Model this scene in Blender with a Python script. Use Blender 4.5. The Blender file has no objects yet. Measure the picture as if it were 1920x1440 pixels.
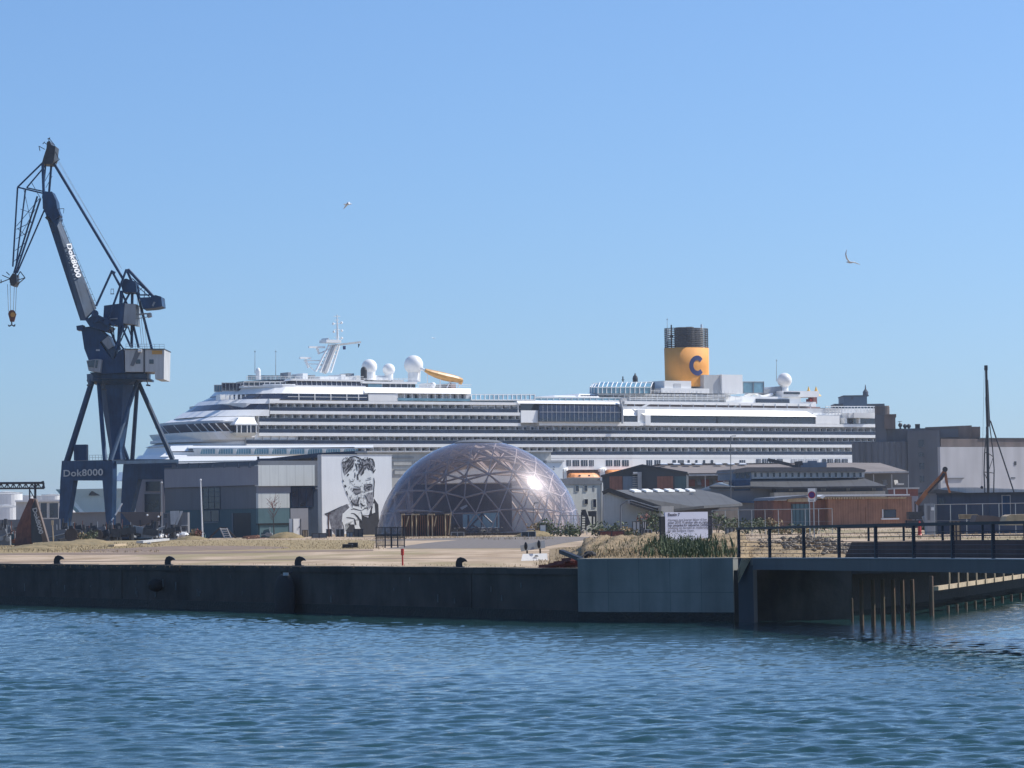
import bpy, bmesh, math, random
from mathutils import Vector, Matrix
import numpy as np
random.seed(7)
R = math.radians
scene = bpy.context.scene
COL = scene.collection

# ------------------------------------------------------------ camera
F = 6000.0                    # focal length in pixels of the 1920 wide photograph
HC = 4.3                      # eye height above the water
PITCH = math.atan(249 / F)
ROLL = 0.0145
_f = Vector((0, math.cos(PITCH), math.sin(PITCH)))
_u0 = Vector((0, -math.sin(PITCH), math.cos(PITCH)))
_r0 = Vector((1, 0, 0))
_r = _r0 * math.cos(ROLL) - _u0 * math.sin(ROLL)
_u = _u0 * math.cos(ROLL) + _r0 * math.sin(ROLL)
cam = bpy.data.cameras.new('camera')
cam.lens = F / 1920 * 36
cam.sensor_width = 36
cam.clip_start = 1
cam.clip_end = 20000
camo = bpy.data.objects.new('camera', cam)
COL.objects.link(camo)
m = Matrix((( _r.x, _u.x, -_f.x, 0), (_r.y, _u.y, -_f.y, 0), (_r.z, _u.z, -_f.z, HC), (0, 0, 0, 1)))
camo.matrix_world = m
scene.camera = camo

# ------------------------------------------------------------ sky and sun
SUN = Vector((0.67, 0.215, 0.71)).normalized()
el = math.asin(SUN.z)
az = math.atan2(SUN.x, SUN.y)
w = bpy.data.worlds.new('World')
scene.world = w
w.use_nodes = True
nt = w.node_tree
sky = nt.nodes.new('ShaderNodeTexSky')
sky.sky_type = 'NISHITA'
sky.sun_disc = False
sky.sun_elevation = el
sky.sun_rotation = az
sky.altitude = 0
sky.air_density = 1.0
sky.dust_density = 1.1
sky.ozone_density = 10.0
bgn = nt.nodes['Background']
bgn.inputs['Strength'].default_value = 0.15
tcw = nt.nodes.new('ShaderNodeTexCoord'); vaw = nt.nodes.new('ShaderNodeVectorMath'); vaw.inputs[1].default_value = (0, 0, .035)
vnw = nt.nodes.new('ShaderNodeVectorMath'); vnw.operation = 'NORMALIZE'
nt.links.new(tcw.outputs['Generated'], vaw.inputs[0]); nt.links.new(vaw.outputs[0], vnw.inputs[0]); nt.links.new(vnw.outputs[0], sky.inputs[0])
nt.links.new(sky.outputs[0], bgn.inputs['Color'])
sl = bpy.data.lights.new('sun', 'SUN')
sl.energy = 5.0
sl.angle = R(0.5)
sl.color = (1, 0.955, 0.89)
so = bpy.data.objects.new('sun', sl)
so.rotation_euler = SUN.to_track_quat('Z', 'Y').to_euler()
so.location = (0, 0, 200)
COL.objects.link(so)
scene.view_settings.view_transform = 'Standard'
scene.view_settings.look = 'None'
scene.view_settings.exposure = 0.08
scene.view_settings.gamma = 1
scene.cycles.max_bounces = 8
scene.cycles.transparent_max_bounces = 24
scene.cycles.use_denoising = True

# ------------------------------------------------------------ helpers
GZ = 2.1                      # level of the yard

def ray(px, py):
    return _f * F + _r * (px - 960) + _u * (720 - py)

def at(px, py, D):
    d = ray(px, py)
    return Vector((0, 0, HC)) + d * (D / d.y)

def gp(px, py, z=GZ):
    d = ray(px, py)
    return Vector((0, 0, HC)) + d * ((z - HC) / d.z)

def tag(o, label=None, cat=None, group=None, kind=None):
    if label: o['label'] = label
    if cat: o['category'] = cat
    if group: o['group'] = group
    if kind: o['kind'] = kind
    return o

def thing(name, label, cat, loc, group=None):
    o = bpy.data.objects.new(name, None)
    o.empty_display_size = 0.3
    o.location = loc
    COL.objects.link(o)
    return tag(o, label, cat, group)

def tree_loc(p):
    L = Vector((0, 0, 0))
    while p is not None:
        L = L + Vector(p.location)
        p = p.parent
    return L

class MB:
    def __init__(s):
        s.v = []; s.f = []; s.m = []
    def add(s, vs, fs, mi=0):
        n = len(s.v)
        s.v += [tuple(v) for v in vs]
        s.f += [tuple(i + n for i in f) for f in fs]
        s.m += [mi] * len(fs)
    def hexa(s, b, t, mi=0):
        s.add(list(b) + list(t), [(3, 2, 1, 0), (4, 5, 6, 7), (0, 1, 5, 4), (1, 2, 6, 5), (2, 3, 7, 6), (3, 0, 4, 7)], mi)
    def box(s, x0, x1, y0, y1, z0, z1, mi=0):
        s.hexa([(x0, y0, z0), (x1, y0, z0), (x1, y1, z0), (x0, y1, z0)], [(x0, y0, z1), (x1, y0, z1), (x1, y1, z1), (x0, y1, z1)], mi)
    def prism(s, pts, off, mi=0):
        off = Vector(off); n = len(pts)
        a = [Vector(p) for p in pts]
        s.add(a + [p + off for p in a], [tuple(range(n)), tuple(range(2 * n - 1, n - 1, -1))] + [(i, i + n, (i + 1) % n + n, (i + 1) % n) for i in range(n)], mi)
    def tube(s, p0, p1, r0, r1=None, n=6, mi=0):
        p0 = Vector(p0); p1 = Vector(p1); r1 = r0 if r1 is None else r1
        d = (p1 - p0)
        if d.length < 1e-6: return
        d.normalize()
        a = d.orthogonal().normalized(); b = d.cross(a)
        vs = []
        for p, r in ((p0, r0), (p1, r1)):
            for k in range(n):
                t = 2 * math.pi * (k + .5) / n
                vs.append(p + (a * math.cos(t) + b * math.sin(t)) * r)
        s.add(vs, [(k, (k + 1) % n, (k + 1) % n + n, k + n) for k in range(n)] + [tuple(range(n - 1, -1, -1)), tuple(range(n, 2 * n))], mi)
    def bar(s, p0, p1, w, h=None, mi=0, up=(0, 0, 1)):
        p0 = Vector(p0); p1 = Vector(p1); h = w if h is None else h
        d = (p1 - p0).normalized(); up = Vector(up)
        if abs(d.dot(up)) > .99: up = Vector((0, 1, 0))
        a = d.cross(up).normalized() * w / 2; b = a.cross(d).normalized() * h / 2
        s.hexa([p0 - a - b, p0 + a - b, p0 + a + b, p0 - a + b], [p1 - a - b, p1 + a - b, p1 + a + b, p1 - a + b], mi)
    def path(s, pts, r, n=6, mi=0):
        for a, b in zip(pts[:-1], pts[1:]): s.tube(a, b, r, r, n, mi)
    def lathe(s, c, prof, n=16, mi=0, ax=None):
        c = Vector(c); vs = []; fs = []
        for r, z in prof:
            for k in range(n):
                t = 2 * math.pi * k / n
                vs.append(c + Vector((r * math.cos(t), r * math.sin(t), z)))
        for j in range(len(prof) - 1):
            for k in range(n):
                fs.append((j * n + k, j * n + (k + 1) % n, (j + 1) * n + (k + 1) % n, (j + 1) * n + k))
        fs.append(tuple(range(n - 1, -1, -1)))
        q = (len(prof) - 1) * n
        fs.append(tuple(range(q, q + n)))
        s.add(vs, fs, mi)
    def ball(s, c, r, n=16, m=10, mi=0, sq=1.0):
        prof = []
        for j in range(m + 1):
            t = -math.pi / 2 + math.pi * j / m
            prof.append((max(r * math.cos(t), 1e-3), r * math.sin(t) * sq))
        s.lathe(c, prof, n, mi)
    def blob(s, c, rx, ry, rz, n=10, m=7, jit=.15, mi=0, rnd=random):
        c = Vector(c); vs = []; fs = []
        for j in range(m + 1):
            t = -math.pi / 2 + math.pi * j / m
            for k in range(n):
                a = 2 * math.pi * k / n
                q = 1 + rnd.uniform(-jit, jit)
                vs.append(c + Vector((rx * math.cos(t) * math.cos(a) * q, ry * math.cos(t) * math.sin(a) * q, rz * math.sin(t) * q)))
        for j in range(m):
            for k in range(n):
                fs.append((j * n + k, j * n + (k + 1) % n, (j + 1) * n + (k + 1) % n, (j + 1) * n + k))
        s.add(vs, fs, mi)
    def build(s, name, mats, parent=None, smooth=False, fix=True, L=None):
        me = bpy.data.meshes.new(name)
        if L is None:
            L = tree_loc(parent) if parent is not None else (Vector((0, 0, 0)))
        if parent is None and s.v:
            xs = [v[0] for v in s.v]; ys = [v[1] for v in s.v]; zs = [v[2] for v in s.v]
            L = Vector(((min(xs) + max(xs)) / 2, (min(ys) + max(ys)) / 2, min(zs)))
        me.from_pydata([(v[0] - L[0], v[1] - L[1], v[2] - L[2]) for v in s.v], [], s.f)
        if not isinstance(mats, (list, tuple)): mats = [mats]
        for q in mats: me.materials.append(q)
        if len(mats) > 1: me.polygons.foreach_set('material_index', s.m)
        if fix and len(s.f) < 30000:
            bm = bmesh.new(); bm.from_mesh(me)
            bmesh.ops.recalc_face_normals(bm, faces=bm.faces)
            bm.to_mesh(me); bm.free()
        if smooth:
            me.polygons.foreach_set('use_smooth', [True] * len(me.polygons))
        me.update()
        o = bpy.data.objects.new(name, me)
        COL.objects.link(o)
        if parent is not None: o.parent = parent
        else: o.location = L
        return o

def copy_tree(o, parent=None):
    c = o.copy(); COL.objects.link(c); c.parent = parent
    for ch in list(o.children): copy_tree(ch, c)
    return c

class Fr:
    """vertical reference plane through two measured points; 'off' is metres in front of it"""
    def __init__(s, xa, Da, xb, Db, py=930):
        a = at(xa, py, Da); b = at(xb, py, Db)
        s.A = Vector((a.x, a.y)); t = Vector((b.x - a.x, b.y - a.y)); t.normalize()
        s.t = t; s.n = Vector((t.y, -t.x))
    def pt(s, px, py, off=0.0):
        d = ray(px, py); dx = Vector((d.x, d.y))
        k = (off + s.A.dot(s.n)) / dx.dot(s.n)
        return Vector((d.x * k, d.y * k, HC + d.z * k))
    def sz(s, px, py, off=0.0):
        p = s.pt(px, py, off)
        return (Vector((p.x, p.y)) - s.A).dot(s.t), p.z
    def P(s, a, off, z):
        q = s.A + s.t * a + s.n * off
        return Vector((q.x, q.y, z))
    def sbox(s, mb, s0, s1, o0, o1, z0, z1, mi=0):
        mb.hexa([s.P(s0, o0, z0), s.P(s1, o0, z0), s.P(s1, o1, z0), s.P(s0, o1, z0)],
                [s.P(s0, o0, z1), s.P(s1, o0, z1), s.P(s1, o1, z1), s.P(s0, o1, z1)], mi)
    def box(s, mb, x0, y0, x1, y1, o0=0.0, o1=-0.3, mi=0, base=None):
        ym = (y0 + y1) / 2; xm = (x0 + x1) / 2
        s0 = s.sz(x0, ym, o0)[0]; s1 = s.sz(x1, ym, o0)[0]
        zt = s.sz(xm, y0, o0)[1]; zb = s.sz(xm, y1, o0)[1] if base is None else base
        s.sbox(mb, s0, s1, o0, o1, zb, zt, mi)
    def poly(s, mb, pts, o0=0.0, o1=-0.3, mi=0):
        q = [s.pt(x, y, o0) for x, y in pts]
        mb.prism(q, Vector((s.n.x, s.n.y, 0)) * (o1 - o0), mi)
    def face(s, mb, pts, th=0.15, mi=0):
        q = [s.pt(x, y, o) for x, y, o in pts]
        mb.prism(q, Vector((s.n.x, s.n.y, 0)) * (-th), mi)
    def line(s, mb, pts, r, off=0.0, n=5, mi=0):
        mb.path([s.pt(p[0], p[1], p[2] if len(p) > 2 else off) for p in pts], r, n, mi)
    def ribbon(s, mb, pts, w, off, mi=0, th=0.02):
        q = [s.pt(x, y, off) for x, y in pts]
        ww = w if isinstance(w, (list, tuple)) else [w] * len(q)
        nn = Vector((s.n.x, s.n.y, 0))
        L = []; Rr = []
        for i, p in enumerate(q):
            d = (q[min(i + 1, len(q) - 1)] - q[max(i - 1, 0)]).normalized()
            a = d.cross(nn).normalized() * ww[i] / 2
            L.append(p - a); Rr.append(p + a)
        for i in range(len(q) - 1):
            mb.prism([L[i], L[i + 1], Rr[i + 1], Rr[i]], -nn * th, mi)

def lettering(body, size, origin, ux, uy, mat_, parent, name='lettering', bold=.0, th=.03, align='LEFT', spacing=1.0, fitw=None, fith=None):
    cu = bpy.data.curves.new('t', 'FONT'); cu.body = body; cu.size = size; cu.offset = bold * size
    cu.align_x = align; cu.space_character = spacing; cu.resolution_u = 3
    o = bpy.data.objects.new('t', cu); COL.objects.link(o)
    bpy.context.view_layer.update()
    me = bpy.data.meshes.new_from_object(o.evaluated_get(bpy.context.evaluated_depsgraph_get()))
    ux = Vector(ux).normalized(); uy = Vector(uy).normalized(); nn = ux.cross(uy)
    mb = MB()
    xs = [v.co.x for v in me.vertices]; ys = [v.co.y for v in me.vertices]
    kx = fitw / (max(xs) - min(xs)) if fitw else 1; ky = fith / max(ys) if fith else 1
    vs = [Vector(origin) + ux * v.co.x * kx + uy * v.co.y * ky + nn * th for v in me.vertices]
    mb.add(vs, [tuple(p.vertices) for p in me.polygons])
    bpy.data.objects.remove(o); bpy.data.meshes.remove(me); bpy.data.curves.remove(cu)
    return mb.build(name, mat_, parent, fix=False)

# ------------------------------------------------------------ materials
def mat(name, col, rough=.6, var=.18, scale=.8, metal=0.0, bump=0.0, spec=.5, streak=0.0, col2=None, detail=4, sscale=(3, 3, .25), stripe=None):
    m = bpy.data.materials.new(name); m.use_nodes = True
    nt = m.node_tree; N = nt.nodes; Lk = nt.links
    b = N['Principled BSDF']
    b.inputs['Roughness'].default_value = rough; b.inputs['Metallic'].default_value = metal
    b.inputs['Specular IOR Level'].default_value = spec
    tc = N.new('ShaderNodeTexCoord'); no = N.new('ShaderNodeTexNoise')
    no.inputs['Scale'].default_value = scale; no.inputs['Detail'].default_value = detail; no.inputs['Roughness'].default_value = .6
    Lk.new(tc.outputs['Object'], no.inputs['Vector'])
    rp = N.new('ShaderNodeValToRGB')
    c = Vector(col[:3]); d = Vector(col2[:3]) if col2 else c * (1 - var)
    e = c * (1 + var) if not col2 else c
    rp.color_ramp.elements[0].position = .32; rp.color_ramp.elements[1].position = .68
    rp.color_ramp.elements[0].color = (*d, 1); rp.color_ramp.elements[1].color = (*[min(x, 1) for x in e], 1)
    Lk.new(no.outputs['Fac'], rp.inputs['Fac'])
    out = rp.outputs['Color']
    if streak:
        mp = N.new('ShaderNodeMapping'); mp.inputs['Scale'].default_value = sscale
        n2 = N.new('ShaderNodeTexNoise'); n2.inputs['Scale'].default_value = 1; n2.inputs['Detail'].default_value = 5
        Lk.new(tc.outputs['Object'], mp.inputs['Vector']); Lk.new(mp.outputs[0], n2.inputs['Vector'])
        mr = N.new('ShaderNodeMapRange'); mr.inputs['From Min'].default_value = .45; mr.inputs['From Max'].default_value = .75
        mr.inputs['To Min'].default_value = 1; mr.inputs['To Max'].default_value = 1 - streak
        Lk.new(n2.outputs['Fac'], mr.inputs['Value'])
        mx = N.new('ShaderNodeMix'); mx.data_type = 'RGBA'; mx.blend_type = 'MULTIPLY'; mx.inputs['Factor'].default_value = 1
        Lk.new(out, mx.inputs['A']); Lk.new(mr.outputs[0], mx.inputs['B']); out = mx.outputs['Result']
    if stripe:                       # (axis vector, pitch, amount): corrugation or board joints
        axv, pitch, amt = stripe
        vm = N.new('ShaderNodeVectorMath'); vm.operation = 'DOT_PRODUCT'; vm.inputs[1].default_value = axv
        Lk.new(tc.outputs['Object'], vm.inputs[0])
        mu = N.new('ShaderNodeMath'); mu.operation = 'MULTIPLY'; mu.inputs[1].default_value = 1 / pitch
        fr = N.new('ShaderNodeMath'); fr.operation = 'FRACT'
        gt = N.new('ShaderNodeMath'); gt.operation = 'LESS_THAN'; gt.inputs[1].default_value = .14
        m2 = N.new('ShaderNodeMath'); m2.operation = 'MULTIPLY_ADD'; m2.inputs[1].default_value = -amt; m2.inputs[2].default_value = 1
        Lk.new(vm.outputs['Value'], mu.inputs[0]); Lk.new(mu.outputs[0], fr.inputs[0]); Lk.new(fr.outputs[0], gt.inputs[0]); Lk.new(gt.outputs[0], m2.inputs[0])
        mx = N.new('ShaderNodeMix'); mx.data_type = 'RGBA'; mx.blend_type = 'MULTIPLY'; mx.inputs['Factor'].default_value = 1
        Lk.new(out, mx.inputs['A']); Lk.new(m2.outputs[0], mx.inputs['B']); out = mx.outputs['Result']
    Lk.new(out, b.inputs['Base Color'])
    if bump:
        bu = N.new('ShaderNodeBump'); bu.inputs['Strength'].default_value = bump; bu.inputs['Distance'].default_value = .1
        n3 = N.new('ShaderNodeTexNoise'); n3.inputs['Scale'].default_value = scale * 6; n3.inputs['Detail'].default_value = 5
        Lk.new(tc.outputs['Object'], n3.inputs['Vector']); Lk.new(n3.outputs['Fac'], bu.inputs['Height']); Lk.new(bu.outputs[0], b.inputs['Normal'])
    return m

M = {}
M['navy'] = mat('crane_navy_paint', (.016, .055, .125), .55, .25, .5, spec=.3, streak=.35)
M['navy2'] = mat('crane_blue_paint', (.02, .055, .105), .6, .25, .5, streak=.3)
M['grey'] = mat('grey_paint', (.28, .30, .32), .5, .15, .5, streak=.25)
M['lightgrey'] = mat('light_grey_panel', (.5, .5, .49), .5, .1, .3, streak=.2)
M['white'] = mat('white_paint', (.78, .78, .76), .4, .04, .2, streak=.10)
M['shipwhite'] = mat('ship_white_paint', (.87, .865, .84), .35, .03, .08, streak=.06, sscale=(.6, .6, .1))
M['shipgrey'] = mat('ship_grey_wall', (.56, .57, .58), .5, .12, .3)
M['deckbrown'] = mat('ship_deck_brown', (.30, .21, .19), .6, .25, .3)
M['glass'] = mat('dark_glass', (.02, .03, .05), .06, .4, .6, spec=.9)
M['shipglass'] = mat('ship_window_glass', (.012, .018, .04), .12, .5, .35, spec=.7)
M['navyglass'] = mat('balustrade_glass', (.016, .028, .062), .2, .3, .25, spec=.35)
M['blueglass'] = mat('blue_glass', (.12, .26, .34), .08, .3, .3, spec=.9)
M['curtain'] = mat('pale_curtain', (.82, .82, .80), .8, .15, 1.2)
M['black'] = mat('black_metal', (.012, .012, .014), .5, .3, 1)
M['iron'] = mat('dark_iron', (.03, .033, .04), .5, .4, 2)
M['funnel'] = mat('funnel_yellow', (.80, .33, .045), .7, .06, .12, streak=.12, sscale=(.5, .5, .08))
M['funnelC'] = mat('funnel_blue_letter', (.015, .03, .14), .5, .05, .2)
M['slide'] = mat('slide_yellow', (.55, .28, .06), .4, .1, .3)
M['orange'] = mat('lifeboat_orange', (.85, .33, .10), .45, .08, .3)
M['red'] = mat('red_paint', (.45, .04, .03), .5, .2, .8)
M['rust'] = mat('rusty_steel', (.20, .075, .045), .8, .3, 1.5, col2=(.09, .035, .028), streak=.3)
M['rustbeam'] = mat('rusty_beam', (.16, .05, .04), .8, .35, 2)
M['concrete'] = mat('old_dark_concrete', (.088, .075, .062), .9, .3, .35, bump=.5, streak=.5, col2=(.038, .034, .03), sscale=(1.2, 1.2, .3))
M['limestain'] = mat('lime_stain', (.16, .17, .165), .9, .3, 2)
M['coping'] = mat('pale_coping', (.42, .38, .32), .9, .2, .7, bump=.3)
M['blockconc'] = mat('smooth_concrete', (.215, .22, .195), .8, .14, .4, bump=.2, streak=.32, sscale=(1.1, 1.1, .12))
M['joint'] = mat('form_joint', (.12, .128, .118), .8, .14, .4)
M['algae_shade'] = mat('tide_algae_and_shade', (.015, .018, .014), .7, .4, 1.5, bump=.5)  # algae at the tide lines; on the channel wall it paints shade
M['rubber'] = mat('black_rubber', (.01, .01, .011), .75, .3, 3, bump=.4)
M['railnavy'] = mat('rail_dark_navy', (.012, .018, .03), .5, .3, 2, spec=.3)
M['steeldark'] = mat('bridge_steel', (.03, .038, .05), .5, .2, .4, streak=.25)
M['corten'] = mat('bridge_inner_steel', (.075, .045, .04), .7, .25, .6, streak=.3)
M['pile'] = mat('weathered_pile', (.19, .105, .07), .85, .3, 3, col2=(.12, .10, .06), streak=.35)
M['timber'] = mat('pale_timber', (.45, .35, .22), .8, .2, 2, streak=.2)
M['brownwood'] = mat('brown_cladding', (.33, .165, .10), .75, .18, .6, streak=.35, stripe=((1, .1, 0), .35, .3))
M['darkwood'] = mat('dark_timber', (.06, .05, .045), .8, .3, .8, streak=.4)
M['purplegrey'] = mat('purple_grey_wall', (.28, .28, .31), .7, .08, .15, streak=.08)
M['slate'] = mat('slate_wall', (.145, .155, .17), .7, .08, .2, streak=.12)
M['teal'] = mat('dark_teal_wall', (.045, .10, .115), .6, .12, .3, streak=.15)
M['teal2'] = mat('teal_wall', (.09, .17, .19), .6, .12, .3, streak=.12)
M['palewall'] = mat('pale_wall_panel', (.64, .66, .63), .7, .05, .2, streak=.08, stripe=((1, .05, 0), 1.1, .12))
M['mural'] = mat('mural_ground', (.80, .82, .82), .8, .04, .15, streak=.05)
M['ink'] = mat('mural_ink', (.03, .032, .04), .8, .3, 2)
M['inkgrey'] = mat('mural_grey', (.24, .25, .28), .85, .7, 2.2, col2=(.06, .06, .075), detail=8)
M['inkpale'] = mat('mural_pale', (.72, .75, .74), .8, .08, 1)
M['beige'] = mat('beige_wall', (.48, .47, .43), .8, .08, .2, streak=.15)
M['rendered'] = mat('rendered_wall', (.50, .51, .47), .85, .1, .4, streak=.22)
M['brickred'] = mat('red_brick', (.22, .085, .07), .85, .2, 1)
M['roofdark'] = mat('dark_felt_roof', (.045, .055, .065), .85, .15, .3)
M['roofgrey'] = mat('grey_sheet_roof', (.065, .068, .072), .8, .14, .25, stripe=((1, 0, 0), 2.0, .18))
M['rooftan'] = mat('tan_sheet_roof', (.20, .17, .15), .8, .12, .25, stripe=((1, .2, 0), 1.5, .1))
M['bluewall'] = mat('blue_grey_wall', (.13, .18, .24), .7, .12, .2, streak=.15)
M['siloconc'] = mat('silo_concrete', (.12, .13, .15), .85, .18, .06, streak=.4, sscale=(.35, .35, .03))
M['silopale'] = mat('silo_pale_concrete', (.50, .49, .50), .85, .10, .05, streak=.28, sscale=(.2, .2, .02))
M['silobrown'] = mat('silo_brown', (.16, .125, .11), .85, .25, .1, streak=.4, sscale=(.4, .4, .04))
M['darkblue'] = mat('dark_blue_cabin', (.025, .045, .085), .5, .15, .4, streak=.2)
M['signpale'] = mat('sign_board', (.72, .70, .78), .55, .03, .6)
M['text'] = mat('sign_text', (.06, .06, .10), .7, .1, 2)
M['sack'] = mat('white_sack', (.75, .75, .73), .8, .12, 2)
M['wirefence'] = mat('galvanised_steel', (.35, .37, .38), .4, .15, 1, metal=.6)
M['umbrella'] = mat('yellow_canvas', (.85, .50, .10), .7, .1, .5)
M['purple'] = mat('purple_disc', (.07, .03, .16), .6, .1, 1)
M['gull'] = mat('white_feather', (.75, .76, .78), .8, .08, 4)
M['gullgrey'] = mat('grey_feather', (.11, .13, .17), .8, .2, 4)
M['redbrown'] = mat('red_brown_timber', (.22, .10, .07), .8, .2, .7, stripe=((1, 0, 0), .6, .25))
# ------------------------------------------------------------ water
def water_mat():
    m = bpy.data.materials.new('harbour_water'); m.use_nodes = True
    nt = m.node_tree; N = nt.nodes; Lk = nt.links; b = N['Principled BSDF']
    b.inputs['Base Color'].default_value = (.014, .050, .052, 1)
    b.inputs['Roughness'].default_value = .035
    b.inputs['IOR'].default_value = 1.33
    tc = N.new('ShaderNodeTexCoord'); mp = N.new('ShaderNodeMapping'); mp.inputs['Scale'].default_value = (1, 1.6, 1)
    n1 = N.new('ShaderNodeTexNoise'); n1.inputs['Scale'].default_value = 4.5; n1.inputs['Detail'].default_value = 5; n1.inputs['Roughness'].default_value = .62
    bu = N.new('ShaderNodeBump'); bu.inputs['Strength'].default_value = .6; bu.inputs['Distance'].default_value = .03
    Lk.new(tc.outputs['Object'], mp.inputs['Vector']); Lk.new(mp.outputs[0], n1.inputs['Vector'])
    Lk.new(n1.outputs['Fac'], bu.inputs['Height']); Lk.new(bu.outputs[0], b.inputs['Normal'])
    nw = N.new('ShaderNodeTexNoise'); nw.inputs['Scale'].default_value = .045; nw.inputs['Detail'].default_value = 3; mw2 = N.new('ShaderNodeMapping'); mw2.inputs['Scale'].default_value = (.6, 1.4, 1)
    Lk.new(tc.outputs['Object'], mw2.inputs['Vector']); Lk.new(mw2.outputs[0], nw.inputs['Vector'])
    rr_ = N.new('ShaderNodeMapRange'); rr_.inputs['From Min'].default_value = .35; rr_.inputs['From Max'].default_value = .65; rr_.inputs['To Min'].default_value = .15; rr_.inputs['To Max'].default_value = .65
    Lk.new(nw.outputs['Fac'], rr_.inputs['Value']); Lk.new(rr_.outputs[0], bu.inputs['Strength'])
    return m

qnx, qny = -.8146, -.5800
def build_water():
    xs = np.concatenate([[-6000, -1500, -400, -150, -80], np.arange(-48, 48.01, .125), [80, 150, 400, 1500, 6000]])
    ys = [-400, -50, 10, 30]; y = 44.0
    while y < 185: ys.append(y); y += max(.08, y * .0016)
    ys += [200, 240, 320, 600, 1500, 9000]
    ys = np.array(ys)
    X, Y = np.meshgrid(xs, ys)
    rng = np.random.default_rng(11)
    Z = np.zeros_like(X)
    for lam, amp, k in ((4.2, .012, 10), (2.0, .014, 14), (1.0, .019, 20), (.5, .015, 28)):
        for i in range(k):
            l = lam * rng.uniform(.7, 1.4); th = math.pi / 2 + rng.normal(0, .55) + .12
            kx, ky = math.cos(th) * 2 * math.pi / l, math.sin(th) * 2 * math.pi / l
            ph = kx * X + ky * Y + rng.uniform(0, 6.28)
            Z += amp / math.sqrt(k) * 1.5 * (np.sin(ph) + .25 * np.sin(2 * ph + .4))
    # gusts: calmer by the bridge, livelier in the open
    g = .75 + .35 * np.sin(X * .11 + Y * .05) * np.sin(Y * .07 - X * .03 + 1)
    calm = 1 - .75 * np.exp(-(((X - 13) / 12) ** 2 + ((Y - 122) / 18) ** 2))
    dq = (X + 28) * qnx + (Y - 175) * qny
    lee = .45 + .55 * np.clip(dq / 45, 0, 1)
    Z *= g * calm * lee
    edge = np.clip((50 - np.abs(X)) / 4, 0, 1) * np.clip((Y - 42) / 4, 0, 1) * np.clip((184 - Y) / 6, 0, 1)
    Z *= edge
    ny, nx = X.shape
    co = np.stack([X, Y, Z], -1).reshape(-1, 3).astype(np.float32)
    idx = np.arange(ny * nx).reshape(ny, nx)
    q = np.stack([idx[:-1, :-1], idx[:-1, 1:], idx[1:, 1:], idx[1:, :-1]], -1).reshape(-1, 4)
    me = bpy.data.meshes.new('water')
    me.vertices.add(len(co)); me.vertices.foreach_set('co', co.ravel())
    me.loops.add(q.size); me.loops.foreach_set('vertex_index', q.ravel().astype(np.int32))
    me.polygons.add(len(q)); me.polygons.foreach_set('loop_start', np.arange(0, q.size, 4, dtype=np.int32))
    me.polygons.foreach_set('use_smooth', np.ones(len(q), dtype=bool))
    me.update(calc_edges=True)
    me.materials.append(water_mat())
    o = bpy.data.objects.new('water', me); COL.objects.link(o); tag(o, kind='structure')
build_water()

# ------------------------------------------------------------ ground
QA = Vector((-28.0, 175.0)); QB = Vector((2.9, 131.6))          # quay front
qd = (QB - QA).normalized(); Q0 = QA - qd * 150
qn = Vector((qd.y, -qd.x))                                     # towards the water
BX0 = gp(1092, 1158, 0).xy; BX1 = gp(1383, 1166, 0).xy
BX0 = Vector((2.95, 131.5)); BX1 = Vector((at(1383, 1100, 127.6).x, 127.6))
CHF = [Vector((at(1752, 1100, 134.5).x, 134.5)), Vector((at(1920, 1100, 158).x, 158)), Vector((50, 230))]
CH = [Vector((13.6, 134)), Vector((13.65, 137.2)), Vector((22.2, 160)), Vector((46, 234)), Vector((160, 700))]
coast = [Q0, QA, QB, BX0 + Vector((0, .05)), BX1, Vector((13.3, 128.8)), CH[0]] + CH[1:]

def ground_mat():
    m = bpy.data.materials.new('gravel_yard'); m.use_nodes = True
    nt = m.node_tree; N = nt.nodes; Lk = nt.links; b = N['Principled BSDF']; b.inputs['Roughness'].default_value = .95
    tc = N.new('ShaderNodeTexCoord')
    def noise(sc, det=4, st=(1, 1, 1)):
        mp = N.new('ShaderNodeMapping'); mp.inputs['Scale'].default_value = st
        n = N.new('ShaderNodeTexNoise'); n.inputs['Scale'].default_value = sc; n.inputs['Detail'].default_value = det
        Lk.new(tc.outputs['Object'], mp.inputs['Vector']); Lk.new(mp.outputs[0], n.inputs['Vector']); return n
    def ramp(n, p0, c0, p1, c1):
        r = N.new('ShaderNodeValToRGB'); r.color_ramp.elements[0].position = p0; r.color_ramp.elements[1].position = p1
        r.color_ramp.elements[0].color = (*c0, 1); r.color_ramp.elements[1].color = (*c1, 1); Lk.new(n.outputs['Fac'], r.inputs['Fac']); return r
    a = ramp(noise(.35, 6, (1, .35, 1)), .33, (.30, .215, .13), .66, (.53, .41, .29))
    c = ramp(noise(6, 5), .3, (.7, .7, .7), .75, (1.15, 1.12, 1.08))
    g = ramp(noise(.12, 5, (1, .25, 1)), .5, (0, 0, 0), .62, (1, 1, 1))
    mx = N.new('ShaderNodeMix'); mx.data_type = 'RGBA'; mx.blend_type = 'MULTIPLY'; mx.inputs['Factor'].default_value = 1
    Lk.new(a.outputs[0], mx.inputs['A']); Lk.new(c.outputs[0], mx.inputs['B'])
    m2 = N.new('ShaderNodeMix'); m2.data_type = 'RGBA'; m2.inputs['B'].default_value = (.25, .20, .10, 1)
    Lk.new(g.outputs[0], m2.inputs['Factor']); Lk.new(mx.outputs['Result'], m2.inputs['A'])
    Lk.new(m2.outputs['Result'], b.inputs['Base Color'])
    bu = N.new('ShaderNodeBump'); bu.inputs['Strength'].default_value = .5; bu.inputs['Distance'].default_value = .05
    Lk.new(noise(5, 5).outputs['Fac'], bu.inputs['Height']); Lk.new(bu.outputs[0], b.inputs['Normal'])
    return m
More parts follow.
